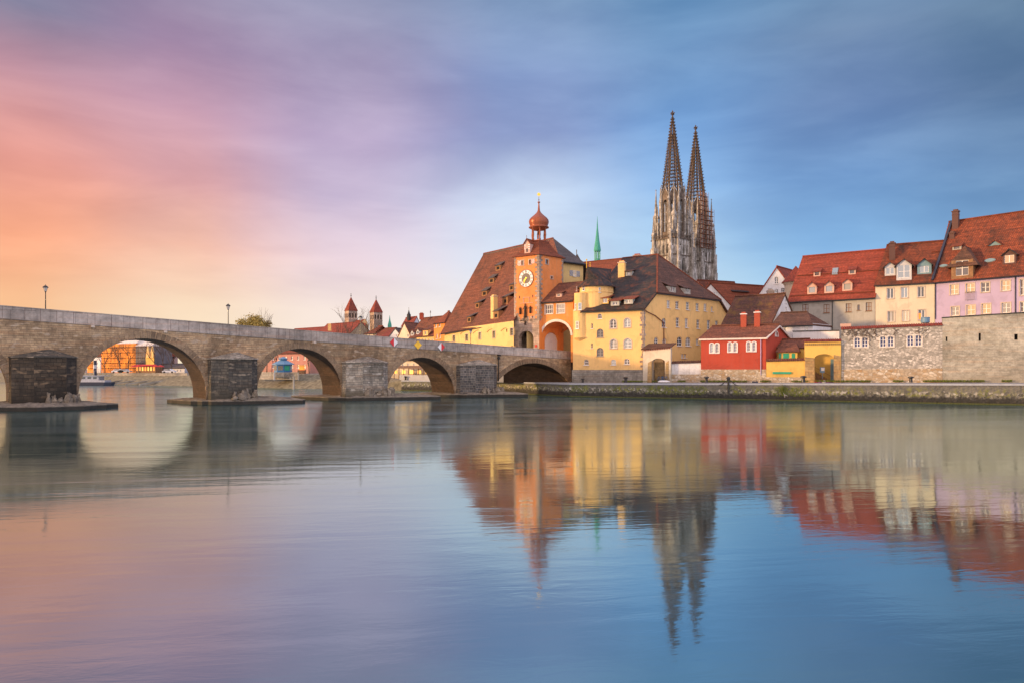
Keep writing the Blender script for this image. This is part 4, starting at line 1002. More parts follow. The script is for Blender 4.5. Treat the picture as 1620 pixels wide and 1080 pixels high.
Ea = E1 - dn * .6 - Vector((SW.n.x, SW.n.y, 0)) * -.9 - Vector((0, 0, .55)); Eb = P3(810.5, 508.6, 142.6)
R1e = R1_ - (R2_ - R1_).normalized() * .8
r.slab([Ea, Eb, R2_], .35); r.slab([Ea, R2_, R1e], .35)
H1 = SG.p(8.6, 27.5, -.6); H2 = SG.p(16.2, 27.5, -.6)
r.slab([R2_, Eb, H1], .3); r.build('roof', 'brown_tiles', ss)
r = MB(); r.slab([H1 + Vector((0, 0, .02)), H2, R2_ + Vector((0, 0, .05))], .3); r.slab([R2_, H2, RB2, RB1, R1e], .3); r.build('roof_hip', 'grey_tiles', ss)
b = MB(); b.bar(R1e, R2_, .2, n=6); b.build('ridge_cap', 'rust_tiles', ss)
b = MB(); b.bar(H1, H2, .22, n=6); b.bar(Ea - Vector((0, 0, .25)), Eb - Vector((0, 0, .25)), .13, n=6); b.build('gutter', 'dark_metal', ss)
sp_ = plane3(Ea, Eb, R2_); sp2_ = plane3(Ea, R2_, R1e)
for i, (x, y) in enumerate(((352, 498), (314, 570), (274, 643), (234, 712), (187, 793), (428, 612), (392, 690), (340, 772))):
    px, py = px4(x, y); pl_ = sp_
    q1 = phit(sp_, px, py); q2 = phit(sp2_, px, py); pl_ = sp_ if q1.y < q2.y else sp2_
    dormer(ss, pl_, px, py, 2.0 if i < 6 else 2.5, 1.35 if i < 6 else 1.7, 'shed', 'wood_panel', 'grey_tiles', 'void', 'wood_panel', 1.3, .8, 1, 1)
cb = phit(sp_, 781.7, 500); chimney(ss, cb - Vector((0, 0, 2)), 1.5, 1.0, 6.2, dn, 'warm_cream_plaster', 'stone_trim')
gw = SG.rect(909, 433, 4.8, 9); window(ss, SG, *gw, 0, 2, 3, 'white_paint', 'glass', -.02, None, True)
chev(ss, SG, gw[0] - 1.05, gw[0] - .08, gw[2], gw[3], 'white_paint', 'hull_paint', 6); chev(ss, SG, gw[1] + .08, gw[1] + 1.05, gw[2], gw[3], 'white_paint', 'hull_paint', 6)

# ------------------------------------------------------------------ big yellow house on the quay
F0 = Q0 + QN * 8
FRONT = Wall(F0, F0 + QD)                                       # line of the quay fronts
def FP2(px): u, k = FRONT.hit(px); return FRONT.p(u, 0).xy
YC = FP2(1018.5); YL = FP2(906.5); RDV = Vector((.75, .66)).normalized(); YR = YC + RDV * 28
yh = thing('yellow_house', 'big yellow quayside house with round corner turret and patchy dark tiled roof', 'house', (YC.x, YC.y + 8, 2.4))
YW = Wall(YL, YC); YG = Wall(YC, YR); zye = 16.3; zyr = 28.3; zpl = Z(584.5, 130)
def px6(x, y): return 880 + x / 4.5, 380 + y / 4.5
def rct6(w, x, y, ww, hh): a, b = px6(x, y); return w.rect(a, b, ww / 4.5, hh / 4.5)
fl = [(310, 541, 32, 35, .9), (405, 595, 46, 65, .9), (506, 588, 46, 65, .9), (312, 661, 48, 62, .9), (408, 737, 50, 65, .9), (509, 734, 55, 68, .9), (255, 611, 12, 35, 0), (254, 751, 12, 35, 0), (312, 794, 50, 62, .9), (214, 866, 34, 40, .8), (408, 866, 34, 38, .5), (503, 861, 38, 40, .7)]
fr_ = [(799, 456, 24, 54, 0), (861, 463, 24, 54, 0), (936, 469, 24, 56, 0), (1005, 477, 22, 54, 0), (1061, 479, 22, 52, 0), (1109, 492, 14, 36, 0), (767, 588, 30, 66, .9), (864, 585, 24, 66, 0), (928, 590, 22, 66, 0), (1010, 598, 22, 64, 0), (1085, 602, 22, 64, 0), (1143, 603, 20, 58, 0),
       (712, 715, 30, 50, .9), (770, 717, 28, 45, .9), (878, 719, 38, 66, .9), (939, 721, 38, 64, .9), (1005, 722, 20, 40, 0), (899, 823, 16, 30, 0), (919, 823, 16, 30, 0)]
mb = MB(); LW = []
def prep(w, lst): 
    out = []
    for x, y, ww, hh, ar in lst:
        s0, s1, z0, z1 = rct6(w, x, y, ww, hh); out.append((s0, s1, z0, z1, (s1 - s0) / 2 * ar))
    return out
wl1, wl2 = prep(YW, fl), prep(YG, fr_)
YW.panel(mb, [(0, zpl), (YW.L, zpl), (YW.L, zye), (0, zye)], [opening(*w) for w in wl1], .25)
zc = zye + (zyr - zye) * .235; GL = YG.L
YG.panel(mb, [(0, zpl), (GL, zpl), (GL, zye), (GL - GL / 2 * .235, zc), (GL / 2 * .235, zc), (0, zye)], [opening(*w) for w in wl2], .25)
YB = YL + RDV * 27.5; Wall(YR, YB).panel(mb, [(0, 2), (Wall(YR, YB).L, 2), (Wall(YR, YB).L, zye), (0, zye)]); 
WL_ = Wall(YB, YL); WL_.panel(mb, [(0, 2), (WL_.L, 2), (WL_.L, zye), (WL_.L / 2, zyr - 5), (0, zye)])
mb.build('wall', 'yellow_plaster', yh)
pb = MB(); YW.panel(pb, [(-.2, 2), (YW.L + .06, 2), (YW.L + .06, zpl), (-.2, zpl)], d0=-.06); YG.panel(pb, [(-.06, 2), (GL, 2), (GL, zpl), (-.06, zpl)], d0=-.06); pb.poly([YW.p(-.2, zpl, -.06), YW.p(YW.L + .06, zpl, -.06), YW.p(YW.L, zpl, .02), YW.p(0, zpl, .02)])
pb.build('plinth', 'plinth_stone', yh)
for k, w in enumerate(wl1): window(yh, YW, *w, 2 if w[1] - w[0] > 1 else 1, 3 if w[3] - w[2] > 1.2 else 2, 'white_paint' if k != 3 and k != 8 else 'grey_paint', 'glass', .17, 'stone_trim' if k in (1, 2, 4, 5) else None, True)
for k, w in enumerate(wl2): window(yh, YG, *w, 2, 3, 'white_paint', 'glass', .17, None, True)
# weathered corner strip of bare stones
q = MB(); z = zpl
while z < zye - .9:
    a = random.uniform(.25, 1.15); q.prism([YW.p(YW.L - a * .7, z, -.03), YW.p(YW.L + .03, z, -.03), YG.p(a * .5, z, -.03), YG.p(a * .5, z, .1), YW.p(YW.L - a * .7, z, .1)], (0, 0, .42)); z += .44
q.build('corner_stones', 'quoin_stone', yh)
b = MB(); pts = [YG.p(-.3, zye - .5, -.35), YG.p(.6, zye - .9, -.2), YG.p(3.2, zye - 1.5, -.15), YG.p(5.6, zye - 2.6, -.15), YG.p(5.9, zye - 3.6, -.15), YG.p(5.9, 4.8, -.15)]
for a, c in zip(pts, pts[1:]): b.bar(a, c, .09, n=6)
b.build('downpipe', 'rust_metal', yh)
# roof
def v3(p, z): return Vector((p.x, p.y, z))
slp = (zyr - zye) / 14.0
RE = v3(YC + RDV * 14 + Vector((-.66, .75)) * 7.4, zyr)
fdir = (YL - YC).normalized(); ridL = RE + Vector((-.8, .6, 0)) * 8.0
eC = v3(YC - RDV * .6 - fdir * .5, zye - slp * .6 + .1); eL = v3(FP2(921) - RDV * .6, zye - slp * .6 + .1)
k1 = eC.lerp(v3(YC + RDV * 14 - fdir * .5, zyr), .26)
e2 = v3(YR + RDV * .6 - fdir * .5, zye - slp * .6 + .1); k2 = e2.lerp(v3(YC + RDV * 14 - fdir * .5, zyr), .26)
vL = v3(FP2(921) + RDV * .2, zye + .3)
rf_ = MB(); rf_.slab([eL, eC, k1], .3); rf_.slab([eL, k1, RE], .3); rf_.slab([eL, RE, ridL], .3); rf_.build('roof', 'black_tiles', yh)
rh = MB(); rh.slab([k1, k2, RE], .3); rh.build('roof_hip', 'dark_tiles', yh)
rb = MB(); eB = v3(YB + RDV * .5, zye); rb.slab([k2, e2, eB, ridL, RE], .3); rb.build('roof_back', 'dark_tiles', yh)
b = MB(); b.bar(RE, k1, .17, n=6); b.bar(RE, ridL, .17, n=6); b.bar(RE, k2, .17, n=6); b.build('ridge_cap', 'rust_tiles', yh)
b = MB(); b.bar(eL - Vector((0, 0, .22)), eC - Vector((0, 0, .22)), .1, n=6); b.bar(k1 - Vector((0, 0, .25)), k2 - Vector((0, 0, .25)), .09, n=6); b.build('gutter', 'dark_metal', yh)
pA = plane3(eL, k1, RE); pH = plane3(k1, k2, RE)
dormer(yh, pH, *px6(830, 372), 2.0, 1.15, 'shed', 'grey_plaster', 'dark_tiles', 'bright_glass', 'white_paint', 1.0, .8, 2, 1)
dormer(yh, pH, *px6(934, 385), 2.0, 1.15, 'shed', 'grey_plaster', 'dark_tiles', 'bright_glass', 'white_paint', 1.0, .8, 2, 1)
dormer(yh, pA, *px6(418, 468), 1.7, .95, 'shed', 'grey_plaster', 'rust_tiles', 'bright_glass', 'white_paint', .9, .6, 2, 1, over=.5)
dormer(yh, pA, *px6(514, 455), 1.7, .95, 'shed', 'grey_plaster', 'rust_tiles', 'bright_glass', 'white_paint', .9, .6, 2, 1, over=.5)
dormer(yh, pA, *px6(320, 455), 3.0, 1.1, 'shed', 'deep_yellow_plaster', 'rust_tiles', 'bright_glass', 'white_paint', 2.5, .8, 4, 1)
dormer(yh, pA, *px6(516, 255), 1.3, .9, 'shed', 'grey_plaster', 'dark_tiles', 'bright_glass', 'grey_paint', .8, .6, 1, 1)
cb = phit(pA, *px6(468, 250)); chimney(yh, cb - Vector((0, 0, .8)), 1.35, 1.0, 3.2, YW.t, 'yellow_plaster', 'stone_trim')
b = MB()
for u in (-.3, .3): b.bar(cb + Vector((u, 0, 2.5)), cb + Vector((u, 0, 3.0)), .16, n=6)
b.build('chimney_pot', 'chimney_brick', yh)
cb2 = RE.lerp(ridL, .7); chimney(yh, cb2 + Vector((1.5, 3, -1.5)), 1.6, 1.0, 2.2, YW.t, 'chimney_brick', 'stone_trim')
# round turret on the left corner
tc_ = FP2(933.5) + Vector((-YW.n.x, -YW.n.y)) * 3.5; tr = 3.25; zt0 = 12.0; zt1 = Z(451, 132)
b = MB(); b.lathe(v3(tc_, 0), [(tr, zt0), (tr, zt1 - 1.35), (tr + .12, zt1 - 1.3), (tr + .12, zt1 - 1.1), (tr, zt1 - 1.05), (tr, zt1 - .2), (tr + .2, zt1 - .05)], 32)
oc = FP2(917.0) + Vector((-YW.n.x, -YW.n.y)) * .75; zo0 = Z(533, 133)
b.lathe(v3(oc, 0), [(.3, zo0 - 1.0), (.7, zo0 - .85), (1.15, zo0 - .4), (1.5, zo0 - .15), (1.5, zo0), (1.32, zo0 + .05), (1.32, zt1 - 1.4)], 24)
b.build('turret', 'yellow_plaster', yh, smooth=False)
rt = MB(); n = 24; ap = P3(928, 422, 133.5); ring = [v3(tc_ + Vector((math.cos(2 * math.pi * i / n), math.sin(2 * math.pi * i / n))) * (tr + .45), zt1 - .05) for i in range(n)]
mid = [v3(tc_, 0).lerp(v3(p.xy, 0), .62) + Vector((0, 0, zt1 + 1.3)) for p in ring]
rt.loft([[p - Vector((0, 0, .2)) for p in ring], ring, mid], caps=False)
for i in range(n): rt.poly([mid[i], mid[(i + 1) % n], ap])
apR = P3(967, 426, 138); j = v3(tc_ + Vector((1.6, -1.6)), zt1 + 1.25)
rt.slab([ap, apR, P3(966, 452, 134.2), j], .2); rt.slab([ap, v3(tc_ + Vector((0, 3)), zt1 + .5), apR], .2)
rt.build('turret_roof', 'black_tiles', yh)
b = MB(); b.bar(ap - Vector((0, 0, .3)), ap + Vector((0, 0, 1.2)), .06, n=6); b.ball(ap + Vector((0, 0, 1.3)), .16, 8); a2 = P3(933.5, 423, 134); b.bar(a2 - Vector((0, 0, .3)), a2 + Vector((0, 0, .7)), .05, n=6); b.ball(a2 + Vector((0, 0, .8)), .12, 8); b.build('turret_finial', 'gold', yh)
def cylwin(c, r, px, py, w, h, parent):
    for k in range(200):                                        # front of the cylinder on this ray
        pass
    d = Vector(((px - HX) / FP, 1.0)); a = d.dot(d); bb = -2 * d.dot(c); cc = c.dot(c) - r * r; t = (-bb - math.sqrt(max(0, bb * bb - 4 * a * cc))) / (2 * a); P = d * t
    nn = (P - c).normalized(); tt = Vector((-nn.y, nn.x)); W_ = w / FP * t / max(.45, abs(tt.dot(Vector((1, 0))))) ; H_ = h / FP * t; z = Z(py, t); ww = Wall(P - tt * W_ / 2 + nn * .05, P + tt * W_ / 2 + nn * .05)
    window(parent, ww, 0, ww.L, z - H_ / 2, z + H_ / 2, 0, 1, 2, 'white_paint', 'bright_glass', -.01, None, True)
for x, y, w, h in ((147, 346, 8, 32), (195, 343, 15, 38), (309, 355, 15, 34)): cylwin(tc_, tr, *px6(x, y), w / 4.5, h / 4.5, yh)
for x, y, w, h in ((137, 475, 9, 48), (168, 472, 24, 50), (150, 604, 20, 54)): cylwin(oc, 1.32, *px6(x, y), w / 4.5, h / 4.5, yh)

# ------------------------------------------------------------------ church hall with green spire behind
ch = house('church_hall', 'long red tiled church roof with stepped stone gable behind the turret', 'church', G(899, 190), G(1010, 178), (9, 10), 3, Z(440, 185), Z(411, 190), 'shaded_plaster', 'rust_tiles')
b = MB(); g0 = G(912.5, 180); wg = Wall(g0 - Vector((3.3, 1)), g0 + Vector((3.3, .6))); z0 = Z(452, 180); zt = Z(402, 180); L = wg.L
wg.panel(b, [(0, z0), (L, z0), (L, zt - 5.5), (L * .8, zt - 3.8), (L * .64, zt - 1.6), (L / 2, zt), (L * .36, zt - 1.6), (L * .2, zt - 3.8), (0, zt - 5.5)]); b.prism([wg.p(0, z0, .01), wg.p(L, z0, .01), wg.p(L, zt - 5.5, .01), wg.p(L / 2, zt, .01), wg.p(0, zt - 5.5, .01)], Vector((.2, .6, 0)))
b.bar(wg.p(L / 2, zt, .2), wg.p(L / 2, zt + 1.1, .2), .1); b.build('stepped_gable', 'cathedral_dark_stone', ch['root'])
gs = thing('green_spire', 'slender green copper spire with open lantern between tower and cathedral', 'spire', v3(G(945, 195), 20)); c = v3(G(945, 195), 0); k = 195 / FP
b = MB(); b.lathe(c, [(.9, 20), (.95, Z(416, 195)), (.8, Z(410, 195))], 8); b.lathe(c, [(.95, Z(398, 195)), (1.0, Z(396, 195)), (.55, Z(380, 195)), (.22, Z(362, 195)), (.05, Z(346, 195)), (.02, Z(342, 195))], 8)
b.build('copper_cone', 'copper_green', gs)
b = MB()
for i in range(8): a = i * math.pi / 4 + .39; p = Vector((math.cos(a) * .75, math.sin(a) * .75, 0)); b.bar(c + p + Vector((0, 0, Z(411, 195))), c + p + Vector((0, 0, Z(397, 195))), .12)
b.build('lantern_posts', 'copper_green', gs)

# ------------------------------------------------------------------ cathedral
cath = thing('cathedral', 'gothic stone cathedral with twin openwork spires above the roofs', 'cathedral', v3(G(1082, 300), 3))
cu_ = U; cv_ = V
def cath_tower(cx, cy, Y, ztip, wsc=1.0):
    C0 = Vector((cx, cy)); a = 11.6 * wsc; h = a / 2; K = (ztip - 113) 
    def pt(u, v, z): p = C0 + cu_ * u + cv_ * v; return Vector((p.x, p.y, z))
    zb0, zb1, zs0 = 8, 58.5, 76.0
    tw_ = MB(); cor = [pt(-h, h, 0).xy, pt(h, h, 0).xy, pt(h, -h, 0).xy, pt(-h, -h, 0).xy]
    for i in range(4):
        w = Wall(cor[i], cor[(i + 1) % 4]); m = w.L / 2
        hs = [opening(m - .95, m + .95, 38, 50.5, 1.6), opening(m - 2.6, m - 1.5, 52.3, 56, .6), opening(m + 1.5, m + 2.6, 52.3, 56, .6), opening(m - .55, m + .55, 52.3, 56, .6)]
        w.panel(tw_, [(0, zb0), (w.L, zb0), (w.L, zb1), (0, zb1)], hs, .7)
        for q in (m - .95, m, m + .95): tw_.bar(w.p(q, 38, .35), w.p(q, 50, .35), .10)
        for q in range(7): tw_.bar(w.p(.9 + q * (w.L - 1.8) / 6, 30, -.12), w.p(.9 + q * (w.L - 1.8) / 6, zb1, -.12), .13)
    tw_.build('tower_shaft', 'cathedral_stone', cath)
    dk_ = MB(); dk_.loft([[pt(u * (h - 1), v * (h - 1), z) for u, v in ((-1, 1), (1, 1), (1, -1), (-1, -1))] for z in (zb0, zb1 - .2)]); dk_.build('tower_dark_core', 'void', cath)  # black box standing in for the dark interior behind the openings
    co_ = MB()
    for z, o in ((37, .35), (43.5, .3), (51.3, .45), (58.2, .6)):
        co_.loft([[pt(u * (h + o), v * (h + o), zz) for u, v in ((-1, 1), (1, 1), (1, -1), (-1, -1))] for zz in (z, z + .35)])
    for i in range(4):
        w = Wall(cor[i], cor[(i + 1) % 4])
        for q in range(16): co_.bar(w.p(q * w.L / 15, 58.5, -.45), w.p(q * w.L / 15, 59.7, -.45), .09)
        co_.bar(w.p(-.3, 59.75, -.45), w.p(w.L + .3, 59.75, -.45), .13)
        for q in range(10):                                      # small blind gables along the shaft
            x = (q + .5) * w.L / 10
            for z in (44.2, 36.0): co_.prism([w.p(x - .5, z, -.15), w.p(x + .5, z, -.15), w.p(x, z + 1.7, -.15)], Vector((-w.n.x, -w.n.y, 0)) * .12)
    co_.build('cornice', 'cathedral_dark_stone', cath)
    bt = MB()
    def pinn(m, u, v, z0, z1, r):
        c = pt(u, v, 0); hh = z1 - z0
        m.lathe(c, [(r, z0), (r, z0 + hh * .42), (r * 1.35, z0 + hh * .44), (r * 1.3, z0 + hh * .48), (r * .72, z0 + hh * .52), (r * .1, z1 - .4), (r * .45, z1 - .3), (r * .05, z1)], 4, rot=math.atan2(cu_.y, cu_.x) + math.pi / 4)
        for k in range(5):
            zz = z0 + hh * (.56 + .075 * k); rr_ = r * (.78 - .15 * k)
            for q in range(4): an = q * math.pi / 2 + .65; m.box(c + Vector((math.cos(an) * rr_, math.sin(an) * rr_, zz)), (.22, .22, .2))
    for su in (-1, 1):
        for sv in (-1, 1):
            for (du, dv) in ((.75, -1.3), (-1.3, .75)):
                u, v = su * (h + du), sv * (h + dv)
                for z0, z1, s_ in ((8, 36, 1.25), (36, 47, 1.05), (47, 55, .85)): bt.loft([[pt(u + x * s_, v + y * s_, z) for x, y in ((-1, 1), (1, 1), (1, -1), (-1, -1))] for z in (z0, z1)])
                pinn(bt, u, v, 55, 68, .62)
                for z in (36, 47): pinn(bt, u + su * .9 * (du > 0), v + sv * .9 * (dv > 0), z - 3, z + 6.5, .42)
            pinn(bt, su * (h - 1.0), sv * (h - 1.0), 58, 80 + K * .5, .95)
            pinn(bt, su * (h - 2.6), sv * (h - .3), 58, 73, .5); pinn(bt, su * (h - .3), sv * (h - 2.6), 58, 73, .5)
    bt.build('buttress', 'cathedral_stone', cath)
    # octagonal belfry with lancets and gables
    ro = 5.1; a0 = math.atan2(cu_.y, cu_.x) + math.pi / 8
    oc_ = [C0 + Vector((math.cos(a0 + k * math.pi / 4), math.sin(a0 + k * math.pi / 4))) * ro for k in range(8)]
    be = MB(); tr_ = MB()
    for k in range(8):
        a_, b_ = oc_[k], oc_[(k + 1) % 8]
        w = Wall(a_, b_); m = w.L / 2
        w.panel(be, [(0, 58.5), (w.L, 58.5), (w.L, 76.2), (m, 80.0), (0, 76.2)], [opening(m - 1.05, m + 1.05, 61.5, 74.8, 2.2, 10)], .7)
        for q in (-.52, 0, .52): tr_.bar(w.p(m + q, 61.5, .3), w.p(m + q, 73.8, .3), .075)
        for z in (65.5, 69.5): tr_.bar(w.p(m - 1.05, z, .3), w.p(m + 1.05, z, .3), .10)
        tr_.bar(w.p(0, 76.4, -.15), w.p(m, 80.4, -.15), .16); tr_.bar(w.p(w.L, 76.4, -.15), w.p(m, 80.4, -.15), .16); tr_.bar(w.p(m, 80, 0), w.p(m, 82, 0), .14, .03)
        p = w.p(0, 0, -.15); tr_.lathe(Vector((p.x, p.y, 0)), [(.55, 58.5), (.5, 74), (.6, 75), (.35, 76), (.05, 81.5)], 6)
    be.build('belfry', 'cathedral_dark_stone', cath); tr_.build('belfry_tracery', 'cathedral_stone', cath)
    # openwork spire
    spn = MB(); zs0 = 76; zs1 = ztip - 3.2; rs = 4.75; cz_ = Vector((C0.x, C0.y, 0))
    def sp(k, z): t = (z - zs0) / (zs1 - zs0); r_ = rs * (1 - t) + .28 * t; an = a0 + k * math.pi / 4; return cz_ + Vector((math.cos(an) * r_, math.sin(an) * r_, z))
    N = 24; zl_ = [zs0 + (zs1 - zs0) * (i / N) ** .92 for i in range(N + 1)]
    for k in range(8):
        spn.bar(sp(k, zs0), sp(k, zs1), .36, .16, 4)
        for i in range(N):
            z0_, z1_ = zl_[i], zl_[i + 1]; tt = i / N; bw = .18 - .07 * tt
            spn.bar(sp(k, z0_), sp(k + 1, z0_), bw)
            ma, mb_ = (sp(k, z0_) + sp(k + 1, z0_)) / 2, (sp(k, z1_) + sp(k + 1, z1_)) / 2
            if tt < .78: spn.bar(ma, mb_, bw * .9)
            if tt < .5: qa = (sp(k, (z0_ + z1_) / 2) * 3 + sp(k + 1, (z0_ + z1_) / 2)) / 4; qb = (sp(k, (z0_ + z1_) / 2) + sp(k + 1, (z0_ + z1_) / 2) * 3) / 4; spn.bar(qa, ma, bw * .6); spn.bar(qb, ma, bw * .6)
            c_ = sp(k, (z0_ + z1_) / 2); od = (c_ - cz_ - Vector((0, 0, c_.z))).normalized()
            spn.bar(c_, c_ + od * (.85 - .3 * tt) + Vector((0, 0, .22)), .24, .17); 
    spn.build('spire', 'spire_stone', cath)
    fi = MB(); fi.lathe(cz_, [(.35, zs1), (.6, zs1 + .1), (.3, zs1 + .4), (.28, zs1 + 1.2), (.75, zs1 + 1.35), (.3, zs1 + 1.6), (.2, zs1 + 2.4), (.35, zs1 + 2.7), (.05, ztip)], 8)
    for an in (0, math.pi / 2): d = Vector((math.cos(an + .65), math.sin(an + .65), 0)); fi.bar(cz_ + Vector((0, 0, zs1 + 2)) - d * 1.05, cz_ + Vector((0, 0, zs1 + 2)) + d * 1.05, .2)
    fi.build('spire_finial', 'spire_stone', cath)
t1 = G(1064, 290); t2 = G(1100.5, 308)
cath_tower(t1.x, t1.y, 290, 4.85 + 409 * 290 / 1100.0); cath_tower(t2.x, t2.y, 308, 4.85 + 386 * 308 / 1100.0)
b = MB(); mC = (t1 + t2) / 2
def cp_(u, v, z): p = mC + U * u + V * v; return Vector((p.x, p.y, z))
b.loft([[cp_(u, v, z) for u, v in ((-6, 5), (6, 5), (6, -60), (-6, -60))] for z in (6, 38)]); b.prism([cp_(-6, 5, 38), cp_(6, 5, 38), cp_(0, 5, 48)], -Vector((V.x, V.y, 0)) * 64)
for q in range(9): x = -5 + q * 1.25; b.bar(cp_(x, 5.2, 20), cp_(x, 5.2, 37), .15)
b.build('nave', 'cathedral_stone', cath)
sf = thing('scaffolding', 'reddish scaffolding wrapped round the farther cathedral tower', 'scaffolding', v3(t2 + V * 7, 50)); b = MB(); d2 = MB()
def sp_t(u, v, z): p = t2 + U * u + V * v; return Vector((p.x, p.y, z))
for i in range(6):
    for v_ in (7.2, 8.4): b.bar(sp_t(-7.6 + i * 1.9, v_, 57), sp_t(-7.6 + i * 1.9, v_, 81 - (i > 3) * 7), .07)
for z in range(57, 81, 2):
    n_ = 5 if z < 74 else 3
    for v_ in (7.2, 8.4): b.bar(sp_t(-7.6, v_, z), sp_t(-7.6 + n_ * 1.9, v_, z), .055); b.bar(sp_t(-7.6, v_, z + 1), sp_t(-7.6 + n_ * 1.9, v_, z + 1), .03)
    d2.prism([sp_t(-7.6, 7.2, z), sp_t(-7.6 + n_ * 1.9, 7.2, z), sp_t(-7.6 + n_ * 1.9, 8.4, z), sp_t(-7.6, 8.4, z)], (0, 0, .08)); b.bar(sp_t(-7.6, 8.4, z), sp_t(-5.7, 8.4, z + 2), .06)
b.build('scaffold_pole', 'scaffold_red', sf); d2.build('scaffold_deck', 'timber', sf)
# ------------------------------------------------------------------ quay front: portal, walls, red house, yellow gate
def fw(px): u, k = FRONT.hit(px); return u
def fz(px, py): return FRONT.hit(px, py)[1]
ZQ = 2.4
def frontwall(name, label, cat, px0, px1, t0, t1, wm, holes=(), d=0.0, th=.5, cap=None, base=None, wins=(), wk={}, zb=2.2):
    """free-standing wall on the front line, top at pixel rows t0..t1"""
    w = Wall(FRONT.p(fw(px0), 0, d).xy, FRONT.p(fw(px1), 0, d).xy); z0, z1 = w.hit(px0, t0)[1], w.hit(px1, t1)[1]
    r = thing(name, label, cat, w.p(w.L / 2, zb)); mb = MB(); hs = list(holes(w)) if holes else []
    rs = [w.rect(*q) for q in wins]
    zs = zb if base is None else w.hit(px0, base[0])[1]
    w.panel(mb, [(0, zb), (w.L, zb), (w.L, z1), (0, z0)], hs + [opening(a, b, c, e, (b - a) / 2 * wk.get('arch', 0)) for a, b, c, e in rs], th * .9)
    bl_ = [w.p(0, z0), w.p(w.L, z1), w.p(w.L, z1, th), w.p(0, z0, th)]
    mb.poly(bl_); bm = MB(); w.panel(bm, [(0, zb), (w.L, zb), (w.L, z1), (0, z0)], hs, d0=th); mb.mesh(bm.v, [f[::-1] for f in bm.f])
    mb.poly([w.p(0, zb), w.p(0, z0), w.p(0, z0, th), w.p(0, zb, th)]); mb.poly([w.p(w.L, zb), w.p(w.L, zb, th), w.p(w.L, z1, th), w.p(w.L, z1)])
    mb.build('wall', wm, r)
    if cap:
        c = MB(); e = .22
        if cap[1] == 'tile': c.prism([w.p(-.05, z0 - .05, -e), w.p(-.05, z0 + .38, th / 2), w.p(-.05, z0 - .05, th + e)], w.p(w.L + .05, z1 - .05, -e) - w.p(-.05, z0 - .05, -e))
        else: c.prism([w.p(-.05, z0, -.1), w.p(-.05, z0 + .16, -.1), w.p(-.05, z0 + .16, th + .1), w.p(-.05, z0, th + .1)], w.p(w.L + .05, z1, -.1) - w.p(-.05, z0, -.1))
        c.build('coping', cap[0], r)
        if cap[1] == 'tile':
            c = MB(); k = int(w.L / .32)
            for i in range(k): u = (i + .5) * w.L / k; zz = z0 + (z1 - z0) * u / w.L; c.bar(w.p(u, zz - .02, -e - .02), w.p(u, zz + .42, th / 2), .075, n=5)
            c.build('cover_tiles', cap[0], r)
    if base:
        c = MB(); u0 = 0; w.panel(c, [(0, zb), (w.L, zb), (w.L, w.hit(px1, base[1])[1]), (0, zs)], [h for h in hs if False], d0=-.05)
        c.poly([w.p(0, zs, -.05), w.p(w.L, w.hit(px1, base[1])[1], -.05), w.p(w.L, w.hit(px1, base[1])[1], .01), w.p(0, zs, .01)])
        c.build('plinth', base[2], r)
    for a, b, c, e in rs:
        kk = dict(wk); ar = kk.pop('arch', 0); window(r, w, a, b, c, e, (b - a) / 2 * ar, **kk)
    return r, w
# portal beside the yellow house
r_, w_ = frontwall('gate_portal', 'cream walled gateway with tiled roof and arched opening beside the yellow house', 'gateway', 1018.5, 1062, 552, 548, 'cream_plaster',
    lambda w: [opening(w.hit(1031)[0], w.hit(1052)[0], 2.2, w.hit(1041, 566.5)[1], .7, 12)], d=-.5, th=1.0)
mb = MB(); a, b = w_.p(-.3, w_.hit(1018, 552)[1], -.4), w_.p(w_.L + .3, w_.hit(1064, 548)[1], -.4); c, d = w_.p(w_.L + .6, w_.hit(1064, 542.5)[1] + .1, 1.6), w_.p(.6, w_.hit(1024, 544)[1] + .1, 1.6)
mb.slab([a, b, c, d], .15); mb.build('roof', 'dark_tiles', r_)
mb = MB(); n = 16
for i in range(n): u = (i + .3) * w_.L / n; z = w_.hit(1018, 552)[1] + (w_.hit(1062, 548)[1] - w_.hit(1018, 552)[1]) * u / w_.L; mb.prism([w_.p(u, z - .35, -.14), w_.p(u + .12, z - .35, -.14), w_.p(u + .12, z - .1, -.14), w_.p(u, z - .1, -.14)], Vector((-w_.n.x, -w_.n.y, 0)) * .14)
mb.build('brick_cornice', 'chimney_brick', r_)
for pa, pb in ((1024, 1031), (1052, 1058)):
    mb = MB(); u0, u1 = w_.hit(pa)[0], w_.hit(pb)[0]; zt = w_.hit(1041, 570)[1]
    mb.prism([w_.p(u0, 2.2, -.06), w_.p(u1, 2.2, -.06), w_.p(u1, zt, -.06), w_.p(u0 + .15, zt - .4, -.06)], Vector((-w_.n.x, -w_.n.y, 0)) * .5); mb.build('jamb', 'ochre_stone', r_)
mb = MB(); u0, u1 = w_.hit(1031)[0], w_.hit(1052)[0]; mb.prism([w_.p(u0 - .2, 2.2, 2.6), w_.p(u1 + .4, 2.2, 2.6), w_.p(u1 + .4, 6.2, 2.6), w_.p(u0 - .2, 6.2, 2.6)], Vector((-w_.n.x, -w_.n.y, 0)) * .2); mb.build('inner_wall', 'ochre_stone', r_)
frontwall('garden_wall', 'low white wall with brown tile coping between the gateway and the red house', 'wall', 1060, 1108.5, 574.5, 573, 'white_plaster', None, d=0.3, th=.5, cap=('dark_tiles', 'tile'), base=(591.5, 591.5, 'rubble_base_stone'))
